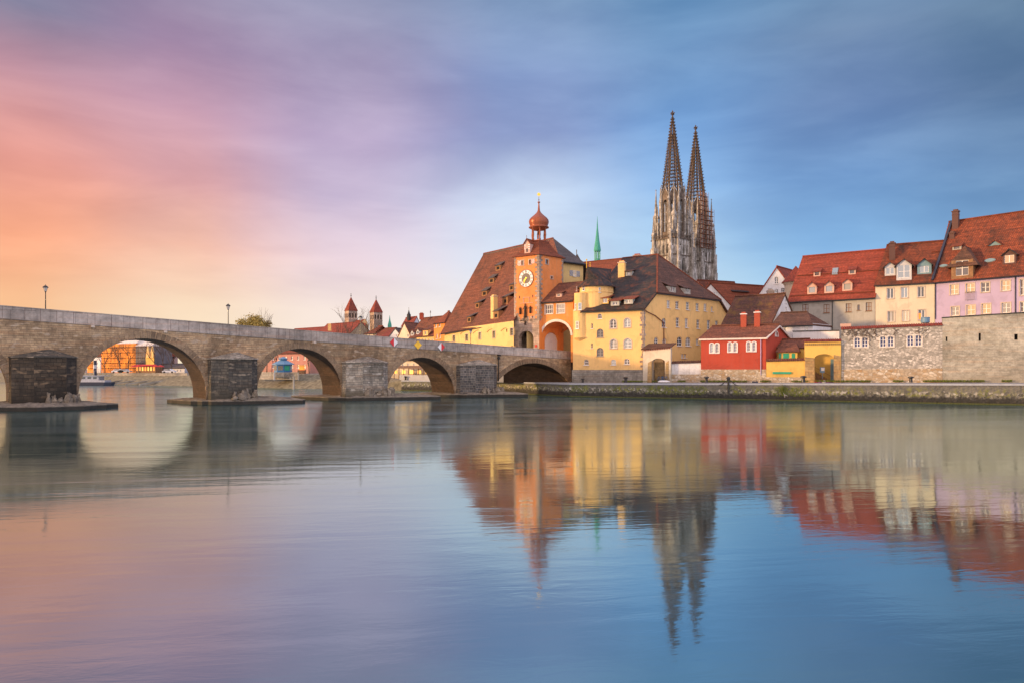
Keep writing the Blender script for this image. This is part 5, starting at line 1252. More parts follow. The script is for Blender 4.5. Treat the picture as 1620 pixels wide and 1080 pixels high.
# red house
RA, RB = FP2(1108.9), FP2(1211.6); dp = RDV * 8.2
wR = Wall(RA, RB)
k7 = lambda x, y: (1090 + x / 4.5, 420 + y / 4.5)
wn = []
for xc, yc in ((181, 587), (310, 581), (444, 576)):
    for o in (-19, 19): a = k7(xc + o, yc); wn.append((a[0], a[1], 25 / 4.5, 66 / 4.5, {}))
rh_ = house('red_house', 'small red riverside house with white windows and two brick chimneys', 'house', RA, RB, dp, 2.3, 10.4, 12.6, 'red_plaster', 'brown_tiles', {'front': wn, 'right': [(1228.5, 528, 4, 7, dict(arch=1, surround='pale_trim'))]},
    wk=dict(arch=.9, cols=2, rows=3, surround='white_paint', fw=.12), over=.35, eo=.35, gutter=False)
ZP = fz(1150, 583.8); mb = MB(); pw = Wall(RA, RB); pr2 = Wall(RB, RB + dp)
for w in (pw, pr2): w.panel(mb, [(0, 2), (w.L + .06, 2), (w.L + .06, ZP), (0, ZP)], d0=-.06)
mb.poly([pw.p(0, ZP, -.06), pw.p(pw.L + .06, ZP, -.06), pw.p(pw.L, ZP, .02), pw.p(0, ZP, .02)]); mb.build('plinth', 'rubble_base_stone', rh_['root'])
mb = MB(); a = pw.p(-.3, 10.22, -.32); b = pw.p(pw.L + .3, 10.22, -.32); mb.prism([a, a + Vector((0, 0, -.28)), a + Vector((0, .32, -.28)), a + Vector((0, .32, 0))], b - a)
mb.build('eaves_board', 'pale_trim', rh_['root'])
mb = MB(); zt_ = 12.45
for (p, q) in (((-.35, 10.08), (4.1, 12.32)), ((8.5, 10.08), (4.1, 12.32))): mb.bar(pr2.p(p[0], p[1], -.33), pr2.p(q[0], q[1], -.33), .14)
mb.build('bargeboard', 'pale_trim', rh_['root'])
for px, h in ((1174, 1.0), (1197, 1.2)):
    pt_ = wR.p(wR.hit(px)[0] * .96, 11.6, 3.6); chimney(rh_['root'], pt_, .95, .8, Z(498 if px < 1180 else 496, 123) - 11.6, wR.t, 'chimney_brick', 'white_paint')
mb = MB(); u = wR.L - .8; mb.bar(wR.p(u, 3.9, -.12), wR.p(u, 10.1, -.12), .07, n=6); mb.build('downpipe', 'violet_plaster', rh_['root'])
# yellow shed
r_, w_ = frontwall('yellow_wall', 'low yellow wall with a green bar and brown coping right of the red house', 'wall', 1212.5, 1273.5, 571, 569.5, 'deep_yellow_plaster', None, d=-.15, th=.4, cap=('brown_tiles', 'tile'), base=(596, 596, 'rubble_base_stone'))
mb = MB(); u0, u1 = w_.hit(1222.5)[0], w_.hit(1252)[0]; z = w_.hit(1237, 589.2)[1]; mb.prism([w_.p(u0, z - .17, -.2), w_.p(u1, z - .17, -.2), w_.p(u1, z + .17, -.2), w_.p(u0, z + .17, -.2)], Vector((-w_.n.x, -w_.n.y, 0)) * .16); mb.build('green_bar', 'green_paint', r_)
SA, SB = FRONT.p(fw(1213), 0, 3.4).xy, FRONT.p(fw(1276), 0, 3.4).xy
sh = house('yellow_shed', 'yellow shed with dark red roof and green shutters behind the low yellow wall', 'shed', SA, SB, QN * 3.6, 2.5, Z(548.5, 119), Z(537, 122), 'deep_yellow_plaster', 'brown_tiles', over=.2, eo=.2, gutter=False)
BA_, BB_ = FRONT.p(fw(1230), 0, 1.6).xy, FRONT.p(fw(1260), 0, 1.6).xy; bw_ = Wall(BA_, BB_); zb0 = Z(571, 117); zb1 = Z(554.5, 117)
mb = MB(); mb.loft([[bw_.p(0, z), bw_.p(bw_.L, z), bw_.p(bw_.L, z, 2), bw_.p(0, z, 2)] for z in (2.5, zb1)]); mb.build('bay', 'deep_yellow_plaster', sh['root'])
mb = MB(); zr1 = Z(538, 120); mb.slab([bw_.p(-.45, zb1 - .15, -.45), bw_.p(bw_.L + .45, zb1 - .15, -.45), bw_.p(bw_.L - .6, zr1, 2.4), bw_.p(.6, zr1, 2.4)], .15); mb.slab([bw_.p(-.45, zb1 - .15, -.45), bw_.p(.6, zr1, 2.4), bw_.p(-.45, zb1 - .15, 2.4)], .15); mb.slab([bw_.p(bw_.L + .45, zb1 - .15, -.45), bw_.p(bw_.L + .45, zb1 - .15, 2.4), bw_.p(bw_.L - .6, zr1, 2.4)], .15); mb.build('bay_roof', 'brown_tiles', sh['root'])
for x, wd in ((648, 16), (691, 42), (743, 24)):
    s0, s1, z0, z1 = bw_.rect(k7(x, 0)[0], 420 + 645 / 4.5, wd / 4.5, 44 / 4.5); mb = MB(); mb.prism([bw_.p(s0, z0, -.04), bw_.p(s1, z0, -.04), bw_.p(s1, z1, -.04), bw_.p(s0, z1, -.04)], Vector((-bw_.n.x, -bw_.n.y, 0)) * .03); mb.build('shutter', 'green_paint', sh['root'])
# yellow gateway
yg, w_ = frontwall('yellow_gateway', 'yellow gateway with tiled coping and arched passage beside the rubble wall', 'gateway', 1273, 1330.5, 540.5, 539.5, 'deep_yellow_plaster',
    lambda w: [opening(w.hit(1288.5)[0], w.hit(1319)[0], 2.3, w.hit(1303, 559.5)[1], .75, 12)], d=-.3, th=1.3, cap=('red_tiles', 'tile'))
mb = MB(); n = 18; zt = w_.hit(1273, 540.5)[1]
for i in range(n): u = (i + .3) * w_.L / n; mb.prism([w_.p(u, zt - .6, -.13), w_.p(u + .14, zt - .6, -.13), w_.p(u + .14, zt - .3, -.13), w_.p(u, zt - .3, -.13)], Vector((-w_.n.x, -w_.n.y, 0)) * .13)
mb.build('brick_cornice', 'ochre_stone', yg)
for pa, pb, py in ((1273.5, 1288.5, 566), (1319, 1330, 563)):
    mb = MB(); u0, u1 = w_.hit(pa)[0], w_.hit(pb)[0]; zt = w_.hit(1300, py)[1]; l = [w_.p(u0, 2.2, -.07), w_.p(u1, 2.2, -.07), w_.p(u1, zt, -.07), w_.p(u0, zt + .2, -.07)]; mb.prism(l, Vector((-w_.n.x, -w_.n.y, 0)) * .6); mb.build('jamb', 'ochre_stone', yg)
mb = MB(); w2 = Wall(w_.p(w_.hit(1283)[0], 0, 4.5).xy, w_.p(w_.hit(1330)[0], 0, 4.5).xy); w2.panel(mb, [(0, 2.3), (w2.L, 2.3), (w2.L, 8.2), (0, 8.2)]); mb.build('inner_wall', 'deep_yellow_plaster', yg)
mb = MB(); u = w2.L * .62; mb.prism([w2.p(u, 2.4, -.3), w2.p(u + 1.3, 2.4, -.3), w2.p(u + 1.3, 6.6, -.3), w2.p(u, 6.6, -.3)], Vector((-w2.n.x, -w2.n.y, 0)) * .2); mb.build('inner_door', 'teal_cladding', yg)
mb = MB()
for i in range(9): mb.prism([w2.p(.3 + i * .32, 2.4, -1.4), w2.p(.3 + (i + 1) * .32, 2.4, -1.4), w2.p(.3 + (i + 1) * .32, 4.4 - i * .2, -1.4), w2.p(.3 + i * .32, 4.4 - i * .2, -1.4)], Vector((-w2.n.x, -w2.n.y, 0)) * 1.0)
mb.bar(w2.p(.3, 5.3, -1.4), w2.p(3.1, 3.6, -1.4), .04); mb.build('stairs', 'timber', yg)
mb = MB(); c = w_.p(w_.hit(1300)[0], 4.8, 1.8); mb.box(c, (.7, .25, .9), w_.t); mb.box(c + Vector((0, 0, -.9)), (.08, .08, 1.1), w_.t); mb.box(c + Vector((-w_.t.x * 0, -.16, .1)), (.5, .03, .5), w_.t, 1)
mb.build('info_board', ['light_blue_paint', 'white_paint'], label='small light blue board on a post inside the yellow gateway', cat='board')
for i, (px, m, lb) in enumerate(((1291, 'red_paint', 'red'), (1297, 'purple_cloth', 'purple'), (1304, 'white_paint', 'pale'), (1310, 'purple_cloth', 'mauve'))):
    mb = MB(); c = w_.p(w_.hit(px)[0], 2.4, .5); mb.lathe(c, [(.28, 0), (.42, .18), (.36, .42), (.12, .6), (.16, .7)], 9, scale=(1.1, .8)); mb.build('bag', m, label='%s bag lying on the floor of the yellow gateway, number %s from the left' % (lb, ['one', 'two', 'three', 'four'][i]) if 0 else '%s bundle on the ground in the yellow gateway' % lb, cat='bundle', group='bundles in the gateway')
# rubble wall with windows and the rendered wall
wins = [(1356.3, 541.5, 9.5, 15.5), (1368.3, 541.3, 9.5, 15.5), (1397, 540.4, 9.5, 16.5), (1409, 540, 9.5, 16.5), (1440.3, 538.7, 10, 17), (1453, 538.4, 10, 17)]
rw, w_ = frontwall('rubble_wall', 'rough stone wall with three pairs of white windows and red tile coping', 'wall', 1331, 1491, 521, 514.5, 'rubble_stone', None, th=.8, cap=('red_tiles', 'tile'), base=(584, 582, 'rubble_base_stone'), wins=wins, wk=dict(arch=.4, cols=2, rows=3, surround='pale_trim', gm='dark_blue_glass'))
gw_, w_ = frontwall('rendered_wall', 'tall grey rendered wall with slit openings at the right edge', 'wall', 1491, 1790, 503.6, 484.5, 'render_stone', lambda w: [opening(*w.rect(*q)) for q in ((1497.5, 536, 2.5, 7), (1550, 533, 3.5, 12), (1607.5, 533, 5.5, 9))], th=.8, cap=('dark_metal', 'flat'))
mb = MB()
for q in ((1497.5, 536, 3.5, 9), (1550, 533, 5, 15), (1607.5, 533, 8, 11)):
    s0, s1, z0, z1 = w_.rect(*q); mb.prism([w_.p(s0, z0, .62), w_.p(s1, z0, .62), w_.p(s1, z1, .62), w_.p(s0, z1, .62)], Vector((-w_.n.x, -w_.n.y, 0)) * .1)
mb.build('slit_back_plate', 'void', gw_)  # solid black plates closing the slits from behind
# ivy stems over the rubble wall
mb = MB(); w_ = Wall(FP2(1331), FP2(1491))
for k in range(46):
    x = random.choice([random.uniform(0, 5.5), random.uniform(0, w_.L * .97)]); z = 11.4 - random.random() * .3
    for j in range(random.randint(5, 12)):
        nx, nz = x + random.uniform(-.45, .45), z - random.uniform(-.05, .35); mb.bar(w_.p(x, z, -.05), w_.p(nx, nz, -.05), .022); x, z = min(max(nx, 0), w_.L), nz
mb.build('climbing_plant', 'bark', label='bare climbing stems spreading over the top of the rubble wall', cat='plant')

# ------------------------------------------------------------------ houses behind the quay front
E8 = lambda x, y: (1130 + x / 6, 400 + y / 6)
EA, EB = Vector((54.5, 136.6)), Vector((66.8, 128)); wE = []
for x, y, w, h in ((865, 530, 58, 80), (1065, 530, 56, 80), (1275, 522, 54, 80), (1370, 520, 24, 52), (1466, 512, 56, 80)): a = E8(x, y); wE.append((a[0], a[1], w / 6, h / 6, dict(fm='brown_paint', gm='warm_glass', cols=2 if w > 30 else 1, rows=2)))
hE = house('grey_house', 'long grey house with bright red roof and three gabled dormers', 'house', EA, EB, RDV * 12, 2.5, 18.7, 27.6, 'grey_plaster', 'red_tiles', {'front': wE}, over=.25, eo=.5)
downpipe(hE['root'], hE['W']['front'], 1317, 474, 525)
for x, y in ((927, 392), (1090, 382), (1262, 362)): dormer(hE['root'], hE['pl']['front'], *E8(x, y), 1.7, 1.55, 'gable', 'pinkish_plaster', 'red_tiles', 'bright_glass', 'grey_paint', 1.15, 1.1, 1, 1)
for x, y in ((975, 224), (1308, 206)): dormer(hE['root'], hE['pl']['front'], *E8(x, y), 1.25, .95, 'shed', 'pinkish_plaster', 'red_tiles', 'glass', 'grey_paint', .8, .65, 1, 1)
def roofwin(parent, pl, px, py, w, h, gm='bright_glass', oval=False, name='skylight'):
    P = phit(pl, px, py); n = pl[1]; t = Vector((-n.y, n.x, 0)).normalized(); u = n.cross(t); mb = MB()
    if oval: l = [P + n * .12 + t * w / 2 * math.cos(2 * math.pi * i / 16) + u * h / 2 * math.sin(2 * math.pi * i / 16) for i in range(16)]
    else: l = [P + n * .12 - t * w / 2 - u * h / 2, P + n * .12 + t * w / 2 - u * h / 2, P + n * .12 + t * w / 2 + u * h / 2, P + n * .12 - t * w / 2 + u * h / 2]
    mb.prism([p - n * .2 for p in [P + (q - P) * 1.12 for q in l]], n * .16, 0); mb.poly([p + n * .035 for p in l], 1); return mb.build(name, ['grey_paint', gm], parent)
roofwin(hE['root'], hE['pl']['front'], *E8(1148, 178), .95, 1.5)
# snow guard rows
def guard(parent, pl, p0, p1, n):
    mb = MB(); a, b = phit(pl, *p0), phit(pl, *p1)
    for i in range(n): q = a.lerp(b, (i + .5) / n) + pl[1] * .1; mb.box(q, (.16, .16, .18), (b - a).xy)
    mb.bar(a + pl[1] * .12, b + pl[1] * .12, .035); mb.build('snow_guard', 'rust_tiles', parent)
guard(hE['root'], hE['pl']['front'], E8(785, 222), E8(1600, 165), 46); guard(hE['root'], hE['pl']['front'], E8(720, 415), E8(1515, 372), 46)
# cream house
FA, FB = Vector((66.9, 128.0)), Vector((75.0, 123.4)); z6 = lambda x, y: (1370 + x / 7.715, 370 + y / 7.715); wF = []
for i, (x, y) in enumerate(((298, 728), (470, 718), (672, 710), (306, 1010), (484, 1000), (680, 990))): a = z6(x, y); wF.append((a[0], a[1], 10.6, 16.2, dict(surround='stone_trim', gm='bright_glass' if i in (0, 1) else 'warm_glass' if i > 2 else 'glass', cols=2, rows=1)))
hF = house('cream_house', 'narrow cream house with three different dormers between grey and violet houses', 'house', FA, FB, RDV * 11, 2.5, 20.75, 28.3, 'cream_plaster', 'orange_tiles', {'front': wF}, over=.1, eo=.4)
mb = MB(); w = hF['W']['front']; u, z = w.hit(*z6(665, 1000)); mb.prism([w.p(u - .28, z - .6, .15), w.p(u + .05, z - .6, .15), w.p(u + .05, z + .45, .15), w.p(u - .28, z + .45, .15)], Vector((-w.n.x, -w.n.y, 0)) * .02); mb.build('lit_curtain', 'lit_orange', hF['root'])
pf = hF['pl']['front']
dormer(hF['root'], pf, *z6(295, 512), 1.75, 1.7, 'gable', 'pale_plaster', 'black_tiles', 'bright_glass', 'white_paint', 1.25, 1.2, 2, 1, over=.3)
dormer(hF['root'], pf, *z6(464, 566), 2.4, 2.75, 'gable', 'pale_plaster', 'black_tiles', 'bright_glass', 'white_paint', 1.9, 2.3, 2, 2, over=.4)
dormer(hF['root'], pf, *z6(712, 492), 2.2, 1.75, 'gable', 'teal_cladding', 'black_tiles', 'bright_glass', 'white_paint', 1.4, 1.15, 2, 1, over=.3)
cb = phit(pf, 1411.5, 408); chimney(hF['root'], cb - Vector((0, 0, .5)), 1.0, .8, 3.1, w.t, 'dark_brick', 'dark_brick')
guard(hF['root'], pf, z6(800, 225), z6(915, 215), 4)
# violet house
z7 = lambda x, y: (1470 + x / 6, 330 + y / 6)
VA, VB = Vector((75.1, 123.4)), Vector((83.5, 113.8)); vd = (VB - VA).normalized(); VB = VA + vd * 24; wV = []
for i, (x, y, w, h) in enumerate(((238, 770, 78, 92), (390, 752, 80, 80), (533, 748, 80, 92), (727, 732, 84, 96), (890, 748, 60, 150), (247, 975, 76, 84), (395, 963, 82, 90), (541, 951, 84, 92), (730, 943, 84, 94), (893, 935, 60, 96))):
    a = z7(x, y); wV.append((a[0], a[1], w / 6, h / 6, dict(surround='stone_trim', gm=['warm_glass', 'warm_glass', 'bright_glass', 'warm_glass', 'glass', 'bright_glass', 'warm_glass', 'warm_glass', 'bright_glass', 'glass'][i], cols=2, rows=2)))
hV = house('violet_house', 'tall lilac house with steep patchy orange roof at the right edge', 'house', VA, VB, RDV * 16, 2.5, 20.9, 32.1, 'violet_plaster', 'orange_tiles', {'front': wV}, over=.25, eo=.5)
wv = hV['W']['front']; pv = hV['pl']['front']
downpipe(hV['root'], wv, 1480, 444, 505); downpipe(hV['root'], wv, 1606.5, 432, 497)
mb = MB(); q0, q1 = wv.hit(1528)[0], wv.hit(1542.5)[0]; zt = wv.hit(1535, 462)[1]; zb_ = wv.hit(1535, 475)[1]
for i in range(9): mb.bar(wv.p(q0 + (q1 - q0) * i / 8, zb_, -.35), wv.p(q0 + (q1 - q0) * i / 8, zt, -.35), .02)
for z in (zt, zb_): mb.bar(wv.p(q0, z, -.35), wv.p(q1, z, -.35), .03)
mb.build('balcony_rail', 'dark_metal', hV['root'])
dormer(hV['root'], pv, *z7(312, 665), 3.3, 3.2, 'hip', 'timber', 'dark_tiles', 'bright_glass', 'white_paint', 1.9, 2.6, 2, 2, over=.8, g=2.5)
dormer(hV['root'], pv, *z7(760, 530), 1.9, 1.65, 'gable', 'dark_brick', 'black_tiles', 'warm_glass', 'white_paint', 1.35, 1.25, 2, 1, over=.25)
roofwin(hV['root'], pv, *z7(137, 547), 1.2, .6, 'teal_cladding', True, 'eyebrow_window'); roofwin(hV['root'], pv, *z7(578, 496), 1.5, .75, 'teal_cladding', True, 'eyebrow_window')
mb = MB(); vL0 = Vector((VA.x, VA.y, 0)); a = phit(pv, 1475.5, 444) + pv[1] * .12; b = phit(pv, 1506, 351) + pv[1] * .12; mb.bar(a, b, .26); mb.build('verge_board', 'hull_paint', hV['root'])
cb = phit(pv, 1512, 358); chimney(hV['root'], cb - Vector((0, 0, .6)), 1.0, .8, 3.2, vd, 'dark_brick', 'dark_brick')
cb = phit(pv, 1506.5, 375); chimney(hV['root'], cb - Vector((0, 0, .5)), .8, .6, 1.1, vd, 'dark_brick', 'dark_brick')
dormer(hV['root'], pv, *z7(622, 352), 1.9, .1, 'gable', 'teal_cladding', 'orange_tiles', 'glass', 'grey_paint', .6, .05, 1, 1, g=.75)
dormer(hV['root'], pv, *z7(262, 392), 1.4, .7, 'shed', 'grey_plaster', 'rust_tiles', 'bright_glass', 'grey_paint', .9, .5, 1, 1)
# white gable houses and small roofs in the middle
house('white_gable_house', 'white gabled house with dark red roof right behind the big yellow house', 'house', G(1090, 166), G(1161, 162.5), Vector((14.6, 6.7)), 2.5, 19.4, 25.3, 'white_plaster', 'rust_tiles',
    {'front': [(1132, 467.5, 5.5, 8.5), (1141.5, 489.5, 8, 11), (1112, 480, 6, 9)]}, ridge='perp', over=.4, eo=.3)
gh = house('pinkish_gable_house', 'small pinkish gable wall with orange roof peeking below the cathedral', 'house', G(1086, 200), G(1122, 198), Vector((12, 5)), 2.5, Z(468, 200), Z(443.5, 200), 'pinkish_plaster', 'orange_tiles', ridge='perp', over=.2, eo=.2)
hB = house('dark_roofed_house', 'white house with mossy dark red roof behind the red house', 'house', Vector((40.5, 133.7)), Vector((47.8, 128)), RDV * 9.6, 2.5, 13.7, 19.1, 'white_plaster', 'mossy_tiles', {'front': [(1163, 519, 8, 5)], 'right': [(1243, 477, 2.5, 5), (1244, 489, 3, 6)]}, over=.2, eo=.4)
hC = house('low_roofed_house', 'white annexe with low dark hipped roof beside the mossy roof', 'house', G(1221.5, 126), G(1286, 122.5), RDV * 7, 2.5, 12.9, 15.2, 'white_plaster', 'dark_tiles', {'front': [(1240, 522, 7, 8), (1276, 520, 5, 8)]}, hip=(0, 1), over=.2, eo=.4)
hD = house('pale_gable_house', 'pale blue-white gabled house with arched windows left of the red roof', 'house', G(1189, 160), G(1270, 157), Vector((12, 13)), 2.5, 19.9, 28.3, 'white_plaster', 'red_tiles',
    {'front': [(1228.5, 443.5, 6.5, 11, dict(arch=.8)), (1218, 461, 5.5, 8), (1228.5, 461.5, 6, 8, dict(arch=1)), (1238.5, 460, 6, 8)]}, ridge='perp', over=.15, eo=.3)
chimney(hD['root'], P3(1219, 470, 152), 1.4, .8, 1.2, (1, 0), 'stone_trim', 'stone_trim')
rt_ = thing('round_tower', 'round cream stair tower with red conical roof beside the pale gable', 'tower', v3(G(1259, 150), 2.5)); c = v3(G(1259, 150), 0); mb = MB(); mb.lathe(c, [(2.3, 2.5), (2.3, Z(452, 150)), (2.6, Z(449, 150)), (2.65, Z(447, 150))], 24); mb.build('wall', 'cream_plaster', rt_)
mb = MB(); mb.lathe(c, [(2.95, Z(447.5, 150)), (1.5, Z(435, 150)), (.05, Z(421, 150))], 24); mb.build('roof', 'red_tiles', rt_)
dormer(bpy.data.objects['white_gable_house'], plane3(P3(1126, 448, 165), P3(1206.7, 453.5, 171.7), P3(1160, 484, 163)), 1171, 468, 4.6, 1.0, 'shed', 'dark_brick', 'black_tiles', 'bright_glass', 'white_paint', 3.6, .6, 5, 1, over=.4)
house('ridge_house', 'brown roofed house with small chimney between white gable and pale gable', 'house', G(1160, 185), G(1215, 182), Vector((8, 10)), 2.5, Z(468, 183), Z(455.5, 188), 'white_plaster', 'rust_tiles', over=.2)
cw_ = Wall(FRONT.p(fw(1248), 0, 7.6).xy, FRONT.p(fw(1325), 0, 7.6).xy); r_ = thing('terrace_wall', 'plain white terrace wall with dark coping above the yellow gateway', 'wall', cw_.p(cw_.L / 2, 2.5))
mb = MB(); za, zb_ = cw_.hit(1252, 525)[1], cw_.hit(1331, 523.5)[1]; mb.prism([cw_.p(0, 2.4), cw_.p(cw_.L, 2.4), cw_.p(cw_.L, zb_), cw_.p(0, za)], Vector((-cw_.n.x, -cw_.n.y, 0)) * .4); mb.build('wall', 'white_plaster', r_)
mb = MB(); mb.prism([cw_.p(-.1, za, -.1), cw_.p(cw_.L, zb_, -.1), cw_.p(cw_.L, zb_ + .18, -.1), cw_.p(-.1, za + .18, -.1)], Vector((-cw_.n.x, -cw_.n.y, 0)) * .6); mb.build('coping', 'dark_metal', r_)
# terrace furniture behind the wall
mb = MB(); c = FRONT.p(fw(1337), 11.6, 3); mb.box(c + Vector((0, 0, .5)), (1.6, .6, .5), FRONT.t); mb.build('roof_box', 'pinkish_plaster', label='small boxy vent standing behind the red tile coping', cat='vent')
mb = MB(); c = v3(FP2(1466), 0); c.z = 12.0; mb.lathe(c + Vector((.5, 1.2, 0)), [(.45, 0), (.62, .1), (.62, .75), (.68, .8), (.66, .9), (.2, .92)], 14); mb.build('water_barrel', 'light_blue_paint', label='blue barrel standing just behind the rubble wall coping', cat='barrel')

# ------------------------------------------------------------------ quay furniture
QE = Wall(Q0 + QN * 1.3, Q0 + QN * 1.3 + QD)
def zq_at(P): return qz(Vector((P.x, P.y)) - QN * 1.3) + .03
names = ['bollard at the foot of the yellow house near the bridge', 'bollard in front of the yellow house plinth near the gateway', 'bollard before the left end of the red house', 'dark bollard in front of the yellow gateway jamb', 'wide capped bollard in front of the rubble wall']
bol = None
for i, (px, s_) in enumerate(((922, .95), (990, 1.25), (1117.5, 1.25), (1271, 1.3), (1441, 1.1))):
    u, k = QE.hit(px); P = QE.p(u, 0); P.z = zq_at(P)
    if bol is None:
        bol = thing('bollard', names[0], 'bollard', P, 'iron mooring bollards on the quay')
        mb = MB(); mb.lathe(P, [(.26, 0), (.22, .08), (.19, .5), (.22, .56)], 14); mb.build('post', 'dark_metal', bol)
        mb = MB(); mb.lathe(P, [(.22, .56), (.36, .62), (.36, .72), (.20, .80), (.05, .82)], 14); mb.build('cap', 'dark_metal', bol); bol.scale = (s_, s_, s_)
    else: c = copytree(bol, P, None, names[i]); c.scale = (s_, s_, s_)
u, k = QE.hit(1155); P = QE.p(u, 0, -1.5); P.z = qz(P.xy); mb = MB()
mh = thing('mooring_post', 'black iron mooring post with hanging chains on the quay edge', 'mooring post', P)
mb.lathe(P, [(.16, -1.7), (.16, .5), (.30, .55), (.34, .75), (.22, .95), (.05, 1.0)], 10); mb.build('post', 'dark_metal', mh)
for sg in (-1, 1):
    mb = MB(); q = P + Vector((0, 0, .6)); d3 = Vector((QD.x, QD.y, 0)) * sg; prev = q
    for i in range(1, 9): t = i / 8; nq = q + d3 * (1.5 * t) - Vector((0, 0, 1.0 * math.sin(t * math.pi * .5) ** 1.3)); mb.bar(prev, nq, .06, n=5); prev = nq
    mb.build('chain', 'dark_metal', mh)
for px, lb in ((1195.5, 'flat iron box on the quay edge below the red house'),):
    u, k = QE.hit(px); P = QE.p(u, 0, -.7); P.z = qz(P.xy) + .12; mb = MB(); mb.box(P, (.9, .5, .26), QD); mb.bar(P + Vector((-.2, 0, .13)), P + Vector((-.2, 0, .3)), .03); mb.bar(P + Vector((.2, 0, .13)), P + Vector((.2, 0, .3)), .03); mb.bar(P + Vector((-.2, 0, .3)), P + Vector((.2, 0, .3)), .03); mb.build('hatch', 'hull_paint', label=lb, cat='hatch')
# bicycles leaning in front of the portal
bk0 = thing('bicycle', 'bicycle leaning left in front of the cream gateway', 'bicycle', (0, 0, 0), 'bicycles at the gateway')
def tor(c, r, t, m=18):
    mb = MB(); pr = [Vector(c) + Vector((math.cos(2 * math.pi * i / m) * r, 0, math.sin(2 * math.pi * i / m) * r)) for i in range(m)]
    for i in range(m): mb.bar(pr[i], pr[(i + 1) % m], t, n=4)
    for i in range(0, m, 3): mb.bar(Vector(c), pr[i], .006, n=3)
    return mb
for x in (-.52, .52): tor((x, 0, .34), .33, .022).build('wheel', 'dark_metal', bk0)
mb = MB(); F_ = [((-.52, .34), (-.15, .3)), ((-.15, .3), (-.28, .82)), ((-.28, .82), (-.52, .34)), ((-.15, .3), (.36, .75)), ((-.27, .78), (.36, .8)), ((.36, .95), (.52, .34))]
for a, b in F_: mb.bar((a[0], 0, a[1]), (b[0], 0, b[1]), .022, n=5)
mb.build('frame', 'blue_paint', bk0); mb = MB(); mb.box((-.29, 0, .88), (.26, .14, .06)); mb.build('saddle', 'dark_metal', bk0)
mb = MB(); mb.bar((.36, -.25, 1.0), (.36, .25, 1.0), .02); mb.bar((.36, 0, .9), (.36, 0, 1.0), .02); mb.build('handlebar', 'dark_metal', bk0)
wl_ = Wall(FRONT.p(fw(1030), 0, -1.6).xy, FRONT.p(fw(1056), 0, -1.6).xy)
for i, (px, rz) in enumerate(((1045, -25), (1050.5, -5))):
    P = wl_.p(wl_.hit(px)[0], 0); P.z = qz(P.xy) + .03
    if i == 0: bk0.location = P; bk0.rotation_euler.z = R(rz); bk0.scale = (1.15,) * 3
    else: c = copytree(bk0, P, None, 'bicycle nearest the right jamb of the cream gateway'); c.rotation_euler.z = R(rz)
P = wl_.p(wl_.hit(1052)[0], 0, -.8); P.z = qz(P.xy) + .02; mb = MB(); mb.lathe(P, [(.7, 0), (.75, .12), (.5, .3), (.2, .34), (.05, .3)], 11, scale=(1.5, .6)); mb.build('tarpaulin', 'white_paint', label='crumpled pale tarpaulin lying on the quay by the bicycles', cat='tarpaulin')
# moss ledge, grass along the wall foot and a shrub in the quay wall
def tufts(name, wallseg, n, d0, d1, zf, h, m, label):
    mb = MB()
    for i in range(n):
        u = random.random() * wallseg.L
        if math.sin(u * 1.3) + math.sin(u * .37 + 1) < -.3: continue
        p = wallseg.p(u, 0, random.uniform(d0, d1)); p.z = zf(p); a = random.random() * 6.28; q = Vector((math.cos(a), math.sin(a), 0)); hh = h * random.uniform(.4, 1.2)
        mb.poly([p - q * .05, p + q * .05, p + q * random.uniform(-.15, .15) + Vector((0, 0, hh))])
    return mb.build(name, m, kind='stuff')
fl_ = Wall(FP2(985), FP2(1600)); o = tufts('grass', fl_, 5200, -.55, -.06, lambda p: qz((p.xy) - QN * 8) + .03, .34, 'moss', ''); o['label'] = 'short grass growing along the foot of the quay walls'; o['category'] = 'grass'
mb = MB(); w_ = Wall(Q0 - QD * .2, Q0 + QD * 40); 
for i in range(2600):
    u = random.random() ** .8 * w_.L; zc_ = random.uniform(.75, 2.1); 
    if math.sin(u * .9) + math.sin(u * .31 + 2) + random.uniform(-.6, .6) < .1: continue
    p = w_.p(u, zc_, -.02); d = Vector((random.uniform(-.12, .12), -.12, random.uniform(-.22, -.02))); mb.poly([p, p + Vector((.1, -.02, .02)), p + d])
mb.build('wall_moss', 'moss', kind='stuff', label='yellow green moss hanging on the quay wall', cat='moss')
def branch(mb, p, d, L, r, depth, tips, spread=.6, up=.25):
    q = p + d * L; mb.bar(p, q, r, r * .68, n=5 if r > .06 else 3)
    if depth == 0: tips.append(q); return
    for i in range(random.choice((2, 3, 3))):
        nd = (d + Vector((random.uniform(-1, 1), random.uniform(-1, 1), random.uniform(-.4, .6) + up)) * spread).normalized(); branch(mb, q if i < 2 else p.lerp(q, .6), nd, L * random.uniform(.62, .85), r * .62, depth - 1, tips, spread, up)
